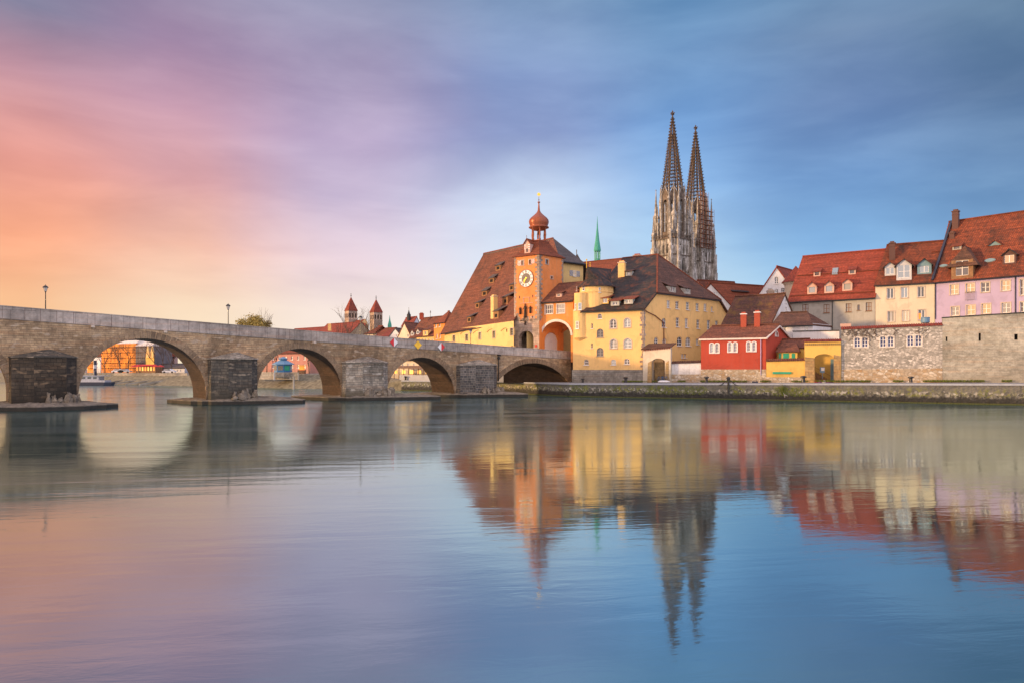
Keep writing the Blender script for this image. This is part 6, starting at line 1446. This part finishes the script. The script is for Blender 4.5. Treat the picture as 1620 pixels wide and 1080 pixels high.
def tree(name, label, base, h, r, depth=5, leaf=None, nleaf=0, ls=.3, group=None, spread=.6, lr=1.0):
    t = thing(name, label, 'tree', base, group); mb = MB(); tips = []; b = Vector(base); L = h * .36
    branch(mb, b, Vector((random.uniform(-.05, .05), 0, 1)), L, r, depth, tips, spread)
    if leaf:
        mean = sum(tips, Vector((0, 0, 0))) / len(tips) - b; mean.z = 0
        mb.v = [v - mean * min(1, max(0, (v.z - b.z) / (h * .6))) for v in mb.v]; mb.v = [Vector((b.x + (v.x - b.x) * .8, b.y + (v.y - b.y) * .8, b.z + (v.z - b.z) * .93)) for v in mb.v]
    mb.build('trunk', 'bark', t)
    if leaf:
        lm = MB(); cen = sum(tips, Vector((0, 0, 0))) / len(tips); cen = Vector((b.x, b.y, b.z + h * .80)); cl_ = []
        for i in range(70):
            d = Vector((random.gauss(0, 1), random.gauss(0, 1), random.gauss(0, 1))).normalized() * (random.random() ** .4); cl_.append(cen + Vector((d.x * h * .29, d.y * h * .29, d.z * h * .19)))
        tips = cl_
        for i in range(nleaf):
            c = random.choice(tips) + Vector((random.gauss(0, lr), random.gauss(0, lr), random.gauss(0, lr * .8))); a = Vector((random.gauss(0, 1), random.gauss(0, 1), random.gauss(0, 1))).normalized(); e = a.orthogonal().normalized() * ls * random.uniform(.5, 1.2); f = a.cross(e)
            lm.poly([c - e, c + f * .6, c + e, c - f * .6])
        lm.build('crown', leaf, t)
    return t
P = w_.p(w_.hit(1238)[0], 1.5, -.1); mb = MB()
for i in range(420): c = P + Vector((random.gauss(0, .35), random.gauss(-.15, .12), random.gauss(.1, .4))); e = Vector((random.uniform(-1, 1), random.uniform(-1, 1), random.uniform(-1, 1))) * .12; mb.poly([c, c + e, c + Vector((e.z, e.x, e.y))])
sb_ = thing('shrub', 'dark leafy shrub growing out of the quay wall below the yellow shed', 'shrub', P); mb.build('leaves', 'moss', sb_); mb = MB(); branch(mb, P, Vector((.3, -.2, -.8)), .6, .05, 2, []); mb.build('stem', 'pale_trim', sb_)
# ------------------------------------------------------------------ town left of the storehouse
def sm(name, label, px0, Y0, px1, Y1, back, te, tr, wm, rm, wins={}, zb=4, **kw):
    return house(name, label, kw.pop('cat', 'house'), G(px0, Y0), G(px1, Y1), Vector(back), zb, Z(te, Y1), Z(tr, (Y0 + Y1) / 2 + 4), wm, rm, wins, over=.2, eo=.3, **kw)
th_ = sm('corner_tower_house', 'narrow orange house with pyramid roof touching the huge storehouse roof', 686.5, 187, 703.5, 182, (4.5, 6), 508.5, 493, 'orange_plaster', 'rust_tiles', {'front': [(691, 532, 2.2, 8), (696, 531, 2.2, 8), (689.5, 515, 3, 6.5), (695.5, 514, 3, 6.5)]}, hip=(1, 1))
sm('low_yellow_house', 'low yellow house with a lit dormer left of the narrow orange house', 659, 200, 688, 194, (5, 9), 530, 517, 'warm_cream_plaster', 'rust_tiles', {'front': [(664 + 5 * i, 538, 2, 5) for i in range(5)]})
ly = bpy.data.objects['low_yellow_house']; dormer(ly, plane3(P3(659, 530, 200), P3(688, 529, 194), P3(675, 517, 200)), 673, 531, 2.2, 1.6, 'shed', 'yellow_plaster', 'brown_tiles', 'glass', 'white_paint', .8, 1, 1, 1)
bh = sm('steep_brown_house', 'steep brown roofed house with chimney and weather vane left of the storehouse', 648, 222, 684, 212, (7, 9), 531, 501.5, 'shaded_plaster', 'brown_tiles')
chimney(bh['root'], P3(667, 506, 222), 1.3, 1.0, 1.8, (1, 0), 'chimney_brick', 'chimney_brick')
mb = MB(); q = P3(681, 502, 220); mb.bar(q, q + Vector((0, 0, 2.2)), .06); mb.ball(q + Vector((0, 0, 1.6)), .2, 8); mb.build('weather_vane', 'dark_metal', bh['root'])
for x, y in ((652, 531), (661, 529)): dormer(bh['root'], bh['pl']['front'], x, y, 1.7, 1.2, 'gable', 'pale_plaster', 'brown_tiles', 'glass', 'white_paint', .9, .8, 1, 1)
sm('brown_gable_house', 'pale brown gabled house just left of the steep brown roof', 628, 232, 652, 226, (6, 10), 534, 511, 'cream_plaster', 'brown_tiles', {'front': [(646, 531, 3, 5)]}, ridge='perp')
cp2 = sm('chapel', 'small chapel with red roof, white gable and dark bell lantern', 635, 262, 652, 256, (2, 10), 514, 501.5, 'white_plaster', 'red_tiles', {'front': [(649, 515, 1.6, 4), (649, 521, 1.6, 4)]}, cat='chapel')
mb = MB(); c = P3(646.8, 503, 262); mb.lathe(c, [(.75, -1), (.75, 1.2), (.5, 1.5), (.3, 2.1), (.05, 3.0)], 8); mb.bar(c + Vector((0, 0, 2.9)), c + Vector((0, 0, 4.0)), .06); mb.build('bell_lantern', 'dark_metal', cp2['root'])
sm('bright_red_roof_house', 'low house with the brightest orange-red roof above the parapet', 600, 242, 634, 236, (7, 10), 533, 519, 'white_plaster', 'red_tiles', {'right': []})
sm('white_low_gable', 'white low gabled house beneath the thin green spire', 614, 236, 637, 232, (6, 9), 533, 520, 'white_plaster', 'grey_tiles', {'front': [(628, 531, 3, 4)]}, ridge='perp')
sm('muted_red_house', 'muted red roofed house right of the second pointed tower', 591, 262, 609, 258, (7, 10), 532, 518.5, 'shaded_plaster', 'rust_tiles')
gs2 = thing('distant_spire', 'tiny distant green spire right of the twin pointed towers', 'spire', v3(G(616.5, 330), 20)); c = v3(G(616.5, 330), 0); mb = MB(); mb.lathe(c, [(1.0, 18), (.95, Z(517, 330)), (.9, Z(514, 330)), (.35, Z(507, 330)), (.04, Z(499, 330))], 8); mb.build('cone', 'copper_green', gs2)
# twin towered church
mn = thing('twin_tower_church', 'church with two square stone towers and pointed red roofs', 'church', v3(G(575, 335), 4))
for px, Y, ye, ya in ((555.3, 326, 492, 470), (595, 336, 494.5, 473.5)):
    c = G(px, Y); h = 9.6 * Y / FP / 1.30; z1 = Z(ye, Y); za = Z(ya, Y); cs_ = [c + U.xy * a * h + V.xy * b * h for a, b in ((-1, 1), (1, 1), (1, -1), (-1, -1))]
    mb = MB()
    for i in range(4):
        w = Wall(cs_[i], cs_[(i + 1) % 4]); m = w.L / 2
        w.panel(mb, [(0, 4), (w.L, 4), (w.L, z1), (0, z1)], [opening(m + o - .45, m + o + .45, z1 - 3.4, z1 - 1.2, .45) for o in (-1.5, -.0 - .3 + .3, 1.5)], .5)
    mb.loft([[Vector((p.x, p.y, z)) for p in [c + (q - c) * .8 for q in cs_]] for z in (4, z1 - .5)], 1)
    for z in (z1 - 4.2, z1 - 8.5): mb.loft([[Vector((p.x, p.y, zz)) for p in [c + (q - c) * 1.03 for q in cs_]] for zz in (z, z + .25)])
    mb.build('tower', ['tower_stone', 'void'], mn)
    mb = MB(); e = [Vector((p.x, p.y, z1 - .1)) for p in [c + (q - c) * 1.1 for q in cs_]]; mb.loft([e, [Vector((p.x, p.y, z1 + .1)) for p in [c + (q - c) * 1.08 for q in cs_]], [Vector((p.x, p.y, za)) for p in [c + (q - c) * .02 for q in cs_]]]); mb.build('tower_roof', 'red_tiles', mn)
    mb = MB(); q = v3(c, za - .2); mb.bar(q, q + Vector((0, 0, 2.0)), .09); mb.ball(q + Vector((0, 0, .7)), .3, 8); mb.bar(q + Vector((-.4, 0, 1.5)), q + Vector((.4, 0, 1.5)), .07); mb.build('finial', 'dark_metal', mn)
a, b = G(566, 322), G(583, 318); w = Wall(a, b); mb = MB(); w.panel(mb, [(0, 4), (w.L, 4), (w.L, Z(516, 320)), (w.L * .72, Z(504.5, 320)), (0, Z(514, 320))]); mb.build('wall', 'shaded_plaster', mn)
mb = MB(); mb.slab([P3(563, 520, 316), P3(578, 519, 316), P3(578.5, 504.5, 322), P3(562, 507, 324)], .3); mb.build('roof', 'red_tiles', mn)
sm('monastery_range', 'long low red roofed range left of the twin church towers', 498, 312, 552, 296, (8, 12), 528, 510.5, 'shaded_plaster', 'red_tiles')
chimney(bpy.data.objects['monastery_range'], P3(521.6, 523.5, 300), 1.3, 1.0, 2.7, (1, 0), 'yellow_plaster', 'yellow_plaster')  # yellow light on the chimney put in as plaster colour
sm('far_red_range', 'far low red roof sloping away at the left end of the roofs', 446, 345, 505, 325, (9, 12), 529, 518, 'shaded_plaster', 'red_tiles')
sm('cloister_house', 'red hipped roof and pale wall below the right pointed tower', 576, 285, 594, 282, (7, 10), 527, 515.5, 'cream_plaster', 'rust_tiles', hip=(1, 1))
# trees
tree('leafy_tree', 'round yellow green tree rising behind the bridge parapet', v3(G(402, 232), 3.6), 19.3, .38, 5, 'bush_leaf', 8500, .28, spread=.5, lr=.75)
for px, Y, h, lb in ((554, 246, 20.5, 'bare tree in front of the left pointed church tower'), (572, 250, 19.5, 'bare tree standing between the two pointed church towers'), (537, 262, 17.5, 'small bare tree before the long red roof')):
    tree('bare_tree', lb, v3(G(px, Y), 3.7), h, .24, 5, group='bare trees behind the parapet')
# ------------------------------------------------------------------ seen through the arches
ZB = 3.65
def scaff(name, label, pxa, Ya, pxb, Yb, top, net, deep=10, lit=False):
    a, b = G(pxa, Ya), G(pxb, Yb); w = Wall(a, b); r = thing(name, label, 'building', w.p(w.L / 2, ZB)); z1 = Z(top, (Ya + Yb) / 2)
    mb = MB(); mb.loft([[w.p(0, z, .6), w.p(w.L, z, .6), w.p(w.L, z, deep), w.p(0, z, deep)] for z in (ZB - .3, z1)]); mb.build('wall', net, r)
    mb = MB(); mb.prism([w.p(-.2, z1, .4), w.p(-.2, z1 + 3.0, deep / 2), w.p(-.2, z1, deep)], w.p(w.L + .2, z1, .4) - w.p(-.2, z1, .4)); mb.build('roof', 'pale_trim', r)
    mb = MB(); n = int(w.L / 2.1)
    for i in range(n + 1):
        for d in (0, .5): mb.bar(w.p(i * w.L / n, ZB - .2, d - .3), w.p(i * w.L / n, z1 + .4, d - .3), .035, n=3)
    z = ZB + 1.8
    while z < z1 + .2: 
        mb.bar(w.p(0, z, -.3), w.p(w.L, z, -.3), .06, n=3); mb.bar(w.p(0, z + .9, -.3), w.p(w.L, z + .9, -.3), .035, n=3); mb.prism([w.p(0, z, -.25), w.p(w.L, z, -.25), w.p(w.L, z, .3), w.p(0, z, .3)], (0, 0, .06)); z += 2.0
    for i in range(0, n, 3): mb.bar(w.p(i * w.L / n, ZB, -.32), w.p((i + 1) * w.L / n, ZB + 4, -.32), .05, n=3)
    mb.build('scaffold', 'timber', r); return r, w
scaff('scaffolded_building', 'glowing orange building wrapped in scaffolding seen through the largest arch', 136, 280, 212, 268, 544, 'orange_lit_net')
scaff('grey_scaffolded_building', 'grey netted scaffolded building right of the orange one', 212.4, 268, 237, 264.5, 547, 'grey_net')
sm('golden_gable_house', 'small house with two steep golden gables behind the riverside cafe', 230.5, 262, 244.5, 259, (-4, 8), 563, 560, 'deep_yellow_plaster', 'rust_tiles', zb=ZB)
g1 = bpy.data.objects['golden_gable_house']; w = Wall(G(230.5, 261.6), G(244.5, 258.6)); mb = MB()
for x in (.22, .72):
    u = w.L * x; mb.prism([w.p(u - .95, ZB + 5.6, -.1), w.p(u + .95, ZB + 5.6, -.1), w.p(u + .75, ZB + 7.6, -.1), w.p(u, ZB + 9.9, -.1), w.p(u - .75, ZB + 7.6, -.1)], Vector((-w.n.x, -w.n.y, 0)) * .5)
mb.build('stepped_gable', 'yellow_plaster', g1)
sm('pink_riverside_house', 'pink terraced house behind bare trees through the largest arch', 244, 285, 276, 276, (-3, 9), 563, 553, 'pinkish_plaster', 'rust_tiles', {'front': [(250 + 5 * i, y, 2, 4) for i in range(5) for y in (570, 578)]}, zb=ZB)
sm('white_riverside_house', 'low white house row right of the riverside cafe', 252, 262, 292, 256, (-3, 9), 581, 575, 'white_plaster', 'grey_tiles', {'front': [(256 + 5 * i, 586, 1.8, 4) for i in range(7)]}, zb=ZB)
sm('pale_quay_tower', 'narrow pale house left of the glowing scaffolded building', 148, 262, 159, 260, (-2, 4), 563, 559, 'white_plaster', 'brown_tiles', {'front': [(154, 568, 2, 3), (154, 575, 2, 3), (154, 581, 2, 3)]}, zb=ZB)
# cafe with awning and lamps
P = v3(G(229, 246), ZB); cf = thing('riverside_cafe', 'low riverside cafe with glowing windows and red awning', 'cafe', P); w = Wall(G(215, 247), G(246, 244)); mb = MB(); mb.loft([[w.p(0, z), w.p(w.L, z), w.p(w.L, z, 3), w.p(0, z, 3)] for z in (ZB, ZB + 2.7)]); mb.build('wall', 'timber', cf)
for i in range(7): mb = MB(); u = (i + .2) * w.L / 7; mb.prism([w.p(u, ZB + .8, -.03), w.p(u + .62, ZB + .8, -.03), w.p(u + .62, ZB + 2.2, -.03), w.p(u, ZB + 2.2, -.03)], Vector((-w.n.x, -w.n.y, 0)) * .02); mb.build('lit_window', 'lit_gold' if i % 3 else 'lit_orange', cf)
mb = MB(); mb.slab([w.p(-.2, ZB + 2.5, -1.3), w.p(w.L + .2, ZB + 2.5, -1.3), w.p(w.L + .2, ZB + 3.0, .2), w.p(-.2, ZB + 3.0, .2)], .06); mb.build('awning', 'awning_red', cf)
para = None
for i, (px, Y) in enumerate(((213, 238), (221, 237), (247, 236), (254, 238))):
    P = v3(G(px, Y), ZB)
    if para is None:
        para = thing('parasol', '', 'parasol', P, 'red parasols on the far bank'); mb = MB(); mb.bar(P, P + Vector((0, 0, 2.5)), .04); mb.build('pole', 'dark_metal', para); mb = MB(); mb.lathe(P, [(1.35, 2.1), (1.30, 2.15), (.6, 2.55), (.05, 2.8)], 8); mb.build('canopy', 'awning_red', para); o = para
    else: o = copytree(para, P)
    o['label'] = ['red parasol left of the glowing riverside cafe', 'red parasol in front of the left half of the cafe', 'red parasol at the right end of the glowing cafe', 'red parasol farthest right on the far bank'][i]
for i, (px, Y, m, lb) in enumerate(((188, 240, 'white_paint', 'white car parked on the far bank left of the cafe'), (198, 240, 'car_silver', 'silver car parked on the far bank nearest the cafe'), (268, 238, 'white_paint', 'white car parked in front of the white house row'))):
    P = v3(G(px, Y), ZB); c_ = thing('parked_car', lb, 'car', P, 'cars parked on the far bank'); mb = MB(); L2 = 2.1
    sec = [(-2.1, .3), (-2.15, .75), (-1.5, .9), (-1.1, 1.4), (.5, 1.42), (1.1, .95), (2.05, .8), (2.1, .3)]
    mb.prism([P + Vector((x, -.85, z)) for x, z in sec], (0, 1.7, 0)); mb.build('body', m, c_)
    mb = MB(); mb.prism([P + Vector((x, -.87, z)) for x, z in ((-1.3, .95), (-1.0, 1.32), (.45, 1.34), (.9, .97))], (0, .02, 0)); mb.build('side_window', 'glass', c_)
    for x in (-1.35, 1.3): mb = MB(); mb.prism([P + Vector((x + .32 * math.cos(k * .524), -.9, .32 + .32 * math.sin(k * .524))) for k in range(12)], (0, .2, 0)); mb.build('wheel', 'dark_metal', c_)
for i, (px, Y, h) in enumerate(((166, 246, 9), (190, 248, 10.5), (203, 246, 9.5), (245, 250, 10), (258, 248, 11), (272, 247, 9.5))):
    tree('riverside_tree', ['bare tree right of the ship funnel', 'bare tree before the middle of the orange scaffolding', 'bare tree at the right edge of the orange scaffolding', 'bare tree right of the golden gables', 'bare tree before the pink terraced house', 'bare tree farthest right through the largest arch'][i], v3(G(px, Y), ZB), h, .2, 5, group='bare trees along the far bank', spread=.7)
# terrace wall and steps on the embankment
w = Wall(G(180, 236), G(296, 214)); mb = MB(); mb.prism([w.p(0, 1.8), w.p(w.L, 1.8), w.p(w.L, 3.75), w.p(0, 3.75)], Vector((-w.n.x, -w.n.y, 0)) * .6); mb.build('terrace', 'plinth_stone', label='long pale stone retaining wall above the sloping far bank', cat='wall')
for i in range(5):
    u = (i + .6) * w.L / 5.5; mb = MB(); mb.prism([w.p(u, 1.7, -.1), w.p(u + .5, 1.7, -.1), w.p(u - 3.4, .1, -9), w.p(u - 3.9, .1, -9)], (0, 0, .35)); mb.build('slipway_kerb', 'plinth_stone', label='%s stone kerb running down the sloping far bank' % ['first', 'second', 'third', 'fourth', 'fifth'][i], cat='kerb', group='kerbs on the far bank')
# excursion ship
P = v3(G(142, 214), 0); sp_o = thing('river_ship', 'white paddle ship with tall black funnel moored beyond the largest arch', 'ship', P)
def shp(x, y, z): return P + Vector((x, y, 0)) + Vector((0, 0, z * (.8 if z < 3.81 else 1) ))
mb = MB(); sec = [(-14, 0), (-12, -1.9), (5.5, -1.9), (7.2, -.9), (7.4, 0), (7.2, .9), (5.5, 1.9), (-12, 1.9)]; mb.loft([[shp(x * k, y * k, z) for x, y in sec] for k, z in ((.94, -.5), (1, .6), (1.02, 1.25))]); mb.build('hull', 'hull_paint', sp_o)
mb = MB(); mb.loft([[shp(x, y, z) for x, y in ((-12, -1.7), (5.6, -1.7), (5.6, 1.7), (-12, 1.7))] for z in (1.25, 2.0)]); mb.build('bulwark', 'ship_paint', sp_o)
mb = MB(); mb.loft([[shp(x, y, z) for x, y in ((-11, -1.5), (3.6, -1.5), (3.6, 1.5), (-11, 1.5))] for z in (2.0, 3.6)]); cbn = mb.build('cabin', 'ship_paint', sp_o)
for i in range(8): mb = MB(); x = -10.3 + i * 1.75; mb.prism([shp(x, -1.53, 2.5), shp(x + 1.1, -1.53, 2.5), shp(x + 1.1, -1.53, 3.3), shp(x, -1.53, 3.3)], (0, .03, 0)); mb.build('cabin_window', 'glass', cbn)
mb = MB(); mb.loft([[shp(x, y, z) for x, y in ((-12, -1.9), (5.4, -1.9), (5.4, 1.9), (-12, 1.9))] for z in (3.6, 3.8)]); 
for i in range(14): mb.bar(shp(-11.8 + i * 1.3, -1.85, 3.8), shp(-11.8 + i * 1.3, -1.85, 4.5), .035)
mb.bar(shp(-11.8, -1.85, 4.5), shp(5.2, -1.85, 4.5), .035); mb.build('upper_deck', 'ship_paint', sp_o)
mb = MB(); mb.lathe(shp(1.6, 0, 3.7), [(.52, 0), (.48, 2.2)], 14); mb.lathe(shp(1.6, 0, 3.7), [(.48, 2.2), (.47, 3.3)], 14, 1); mb.lathe(shp(1.6, 0, 3.7), [(.47, 3.3), (.50, 4.6), (.56, 4.7)], 14); mb.build('funnel', ['hull_paint', 'ship_paint'], sp_o)
# blue landing station
P = v3(G(448, 184), ZB + .5); ks = thing('blue_kiosk', 'small blue waterside pavilion with tiered blue roof through the second arch', 'pavilion', P)
mb = MB(); mb.lathe(P, [(2.3, 0), (2.3, 2.1)], 8, rot=.39); mb.build('wall', 'blue_paint', ks)
for i in range(8): 
    a = .39 + (i + .5) * math.pi / 4; c = P + Vector((math.cos(a), math.sin(a), 0)) * 2.14; t = Vector((-math.sin(a), math.cos(a), 0)); mb = MB(); mb.prism([c - t * .7 + Vector((0, 0, .5)), c + t * .7 + Vector((0, 0, .5)), c + t * .7 + Vector((0, 0, 1.7)), c - t * .7 + Vector((0, 0, 1.7))], Vector((math.cos(a), math.sin(a), 0)) * .04); mb.build('window', 'bright_glass' if i % 3 else 'green_paint', ks)
mb = MB(); mb.lathe(P, [(2.85, 2.0), (2.85, 2.15), (1.15, 3.05)], 8, rot=.39); mb.build('roof', 'light_blue_paint', ks)
mb = MB(); mb.lathe(P, [(.95, 3.0), (.95, 3.5)], 8, rot=.39, mi=1); mb.lathe(P, [(1.25, 3.45), (1.2, 3.6), (.1, 4.1)], 8, rot=.39); mb.build('roof_lantern', ['light_blue_paint', 'blue_paint'], ks)
mb = MB(); mb.lathe(v3(P.xy, ZB), [(2.9, -.8), (2.9, .5)], 8, rot=.39); mb.build('platform', 'plinth_stone', ks)
P = v3(G(464.6, 170), -.6); mb = MB(); mb.lathe(P, [(.24, 0), (.22, 3.6), (.30, 3.65), (.22, 3.8)], 12); mb.build('mooring_pile', 'grey_plaster', label='tall pale mooring pile in the water before the blue pavilion', cat='pile')
for px, lb in ((434, 'white'), (472, 'grey')): mb = MB(); q = v3(G(px, 180), ZB - 1.5); mb.lathe(q, [(.22, 0), (.22, 1.9), (.3, 2)], 8); mb.build('bank_post', 'pale_plaster' if lb == 'white' else 'grey_plaster', label='%s post on the bank beside the blue pavilion' % lb, cat='post')
sm('pink_bank_house', 'large pink house behind the blue waterside pavilion', 410, 236, 490, 222, (6, 9), 557, 545, 'pink_plaster', 'rust_tiles', {'front': [(432 + 10 * i, y, 3, 6) for i in range(6) for y in (566, 579)]}, zb=ZB)
P = v3(G(477.5, 196), ZB); st_ = thing('snack_stall', 'small stall with a glowing orange counter right of the blue pavilion', 'stall', P); mb = MB(); mb.box(P + Vector((0, 0, .55)), (1.9, 1.6, 1.1)); mb.build('counter', 'timber', st_); mb = MB(); mb.box(P + Vector((0, .1, 1.6)), (1.2, 1.3, 1.1)); mb.build('lit_opening', 'lit_orange', st_); mb = MB(); mb.box(P + Vector((0, 0, 2.3)), (2.1, 1.9, .15)); mb.build('roof', 'yellow_paint', st_)
for i, (px, Y, h) in enumerate(((422, 212, 9), (437, 214, 11), (489, 206, 8.5))): tree('bank_tree', ['bare tree at the left side of the second arch', 'bare tree behind the blue pavilion', 'bare tree right of the snack stall'][i], v3(G(px, Y), ZB), h, .18, 5, group='bare trees near the blue pavilion', spread=.7)
w = Wall(G(392, 190), G(470, 181)); mb = MB(); mb.prism([w.p(0, 2.2), w.p(w.L, 2.2), w.p(w.L, 4.2), w.p(0, 4.2)], Vector((-w.n.x, -w.n.y, 0)) * .5); mb.build('bank_wall', 'plinth_stone', label='pale retaining wall under the blue pavilion', cat='wall')
# sausage kitchen seen through the third arch
sk = sm('quayside_tavern', 'cream tavern with glowing windows and dark timber pergola through the third arch', 610, 176, 690, 168, (6, 8), 568, 560, 'cream_plaster', 'rust_tiles', {'front': [(628 + 9 * i, 577, 3, 5) for i in range(6)]}, zb=2.3)
w = Wall(G(622, 171.5), G(684, 166)); 
mb = MB()
for i in range(9): mb.bar(w.p(i * w.L / 8, 2.35, -1.5), w.p(i * w.L / 8, 5.4, -1.5), .10)
mb.slab([w.p(-.3, 5.2, -2), w.p(w.L + .3, 5.2, -2), w.p(w.L + .3, 5.8, .4), w.p(-.3, 5.8, .4)], .1); mb.build('pergola', 'timber', sk['root'])
for i in range(5): mb = MB(); c = w.p((i + .5) * w.L / 5, 4.3, -.4); mb.box(c, (1.0, .08, .8), w.t); mb.build('lit_window', 'lit_warm' if i in (1, 2) else 'lit_gold', sk['root'])
mb = MB(); w = Wall(G(632, 163), G(690, 157)); mb.prism([w.p(0, 2.3), w.p(w.L, 2.3), w.p(w.L, 3.6), w.p(0, 3.6)], Vector((-w.n.x, -w.n.y, 0)) * .3); mb.build('terrace_parapet', 'pale_plaster', label='low white parapet wall in front of the lit tavern', cat='wall')
for i, px in enumerate((641.5, 676)): 
    P = v3(G(px, 161.5), 2.38); c = copytree(bol, P, None, ['black bollard on the quay seen through the third arch', 'dark bollard before the tavern wall at the right of the third arch'][i]); c.scale = (1, 1, 1.2)
sm('white_quay_cottage', 'small white gable seen through the arch nearest the tower', 775, 190, 812, 187, (4, 8), 600, 585, 'white_plaster', 'grey_tiles', ridge='perp', zb=2.3)
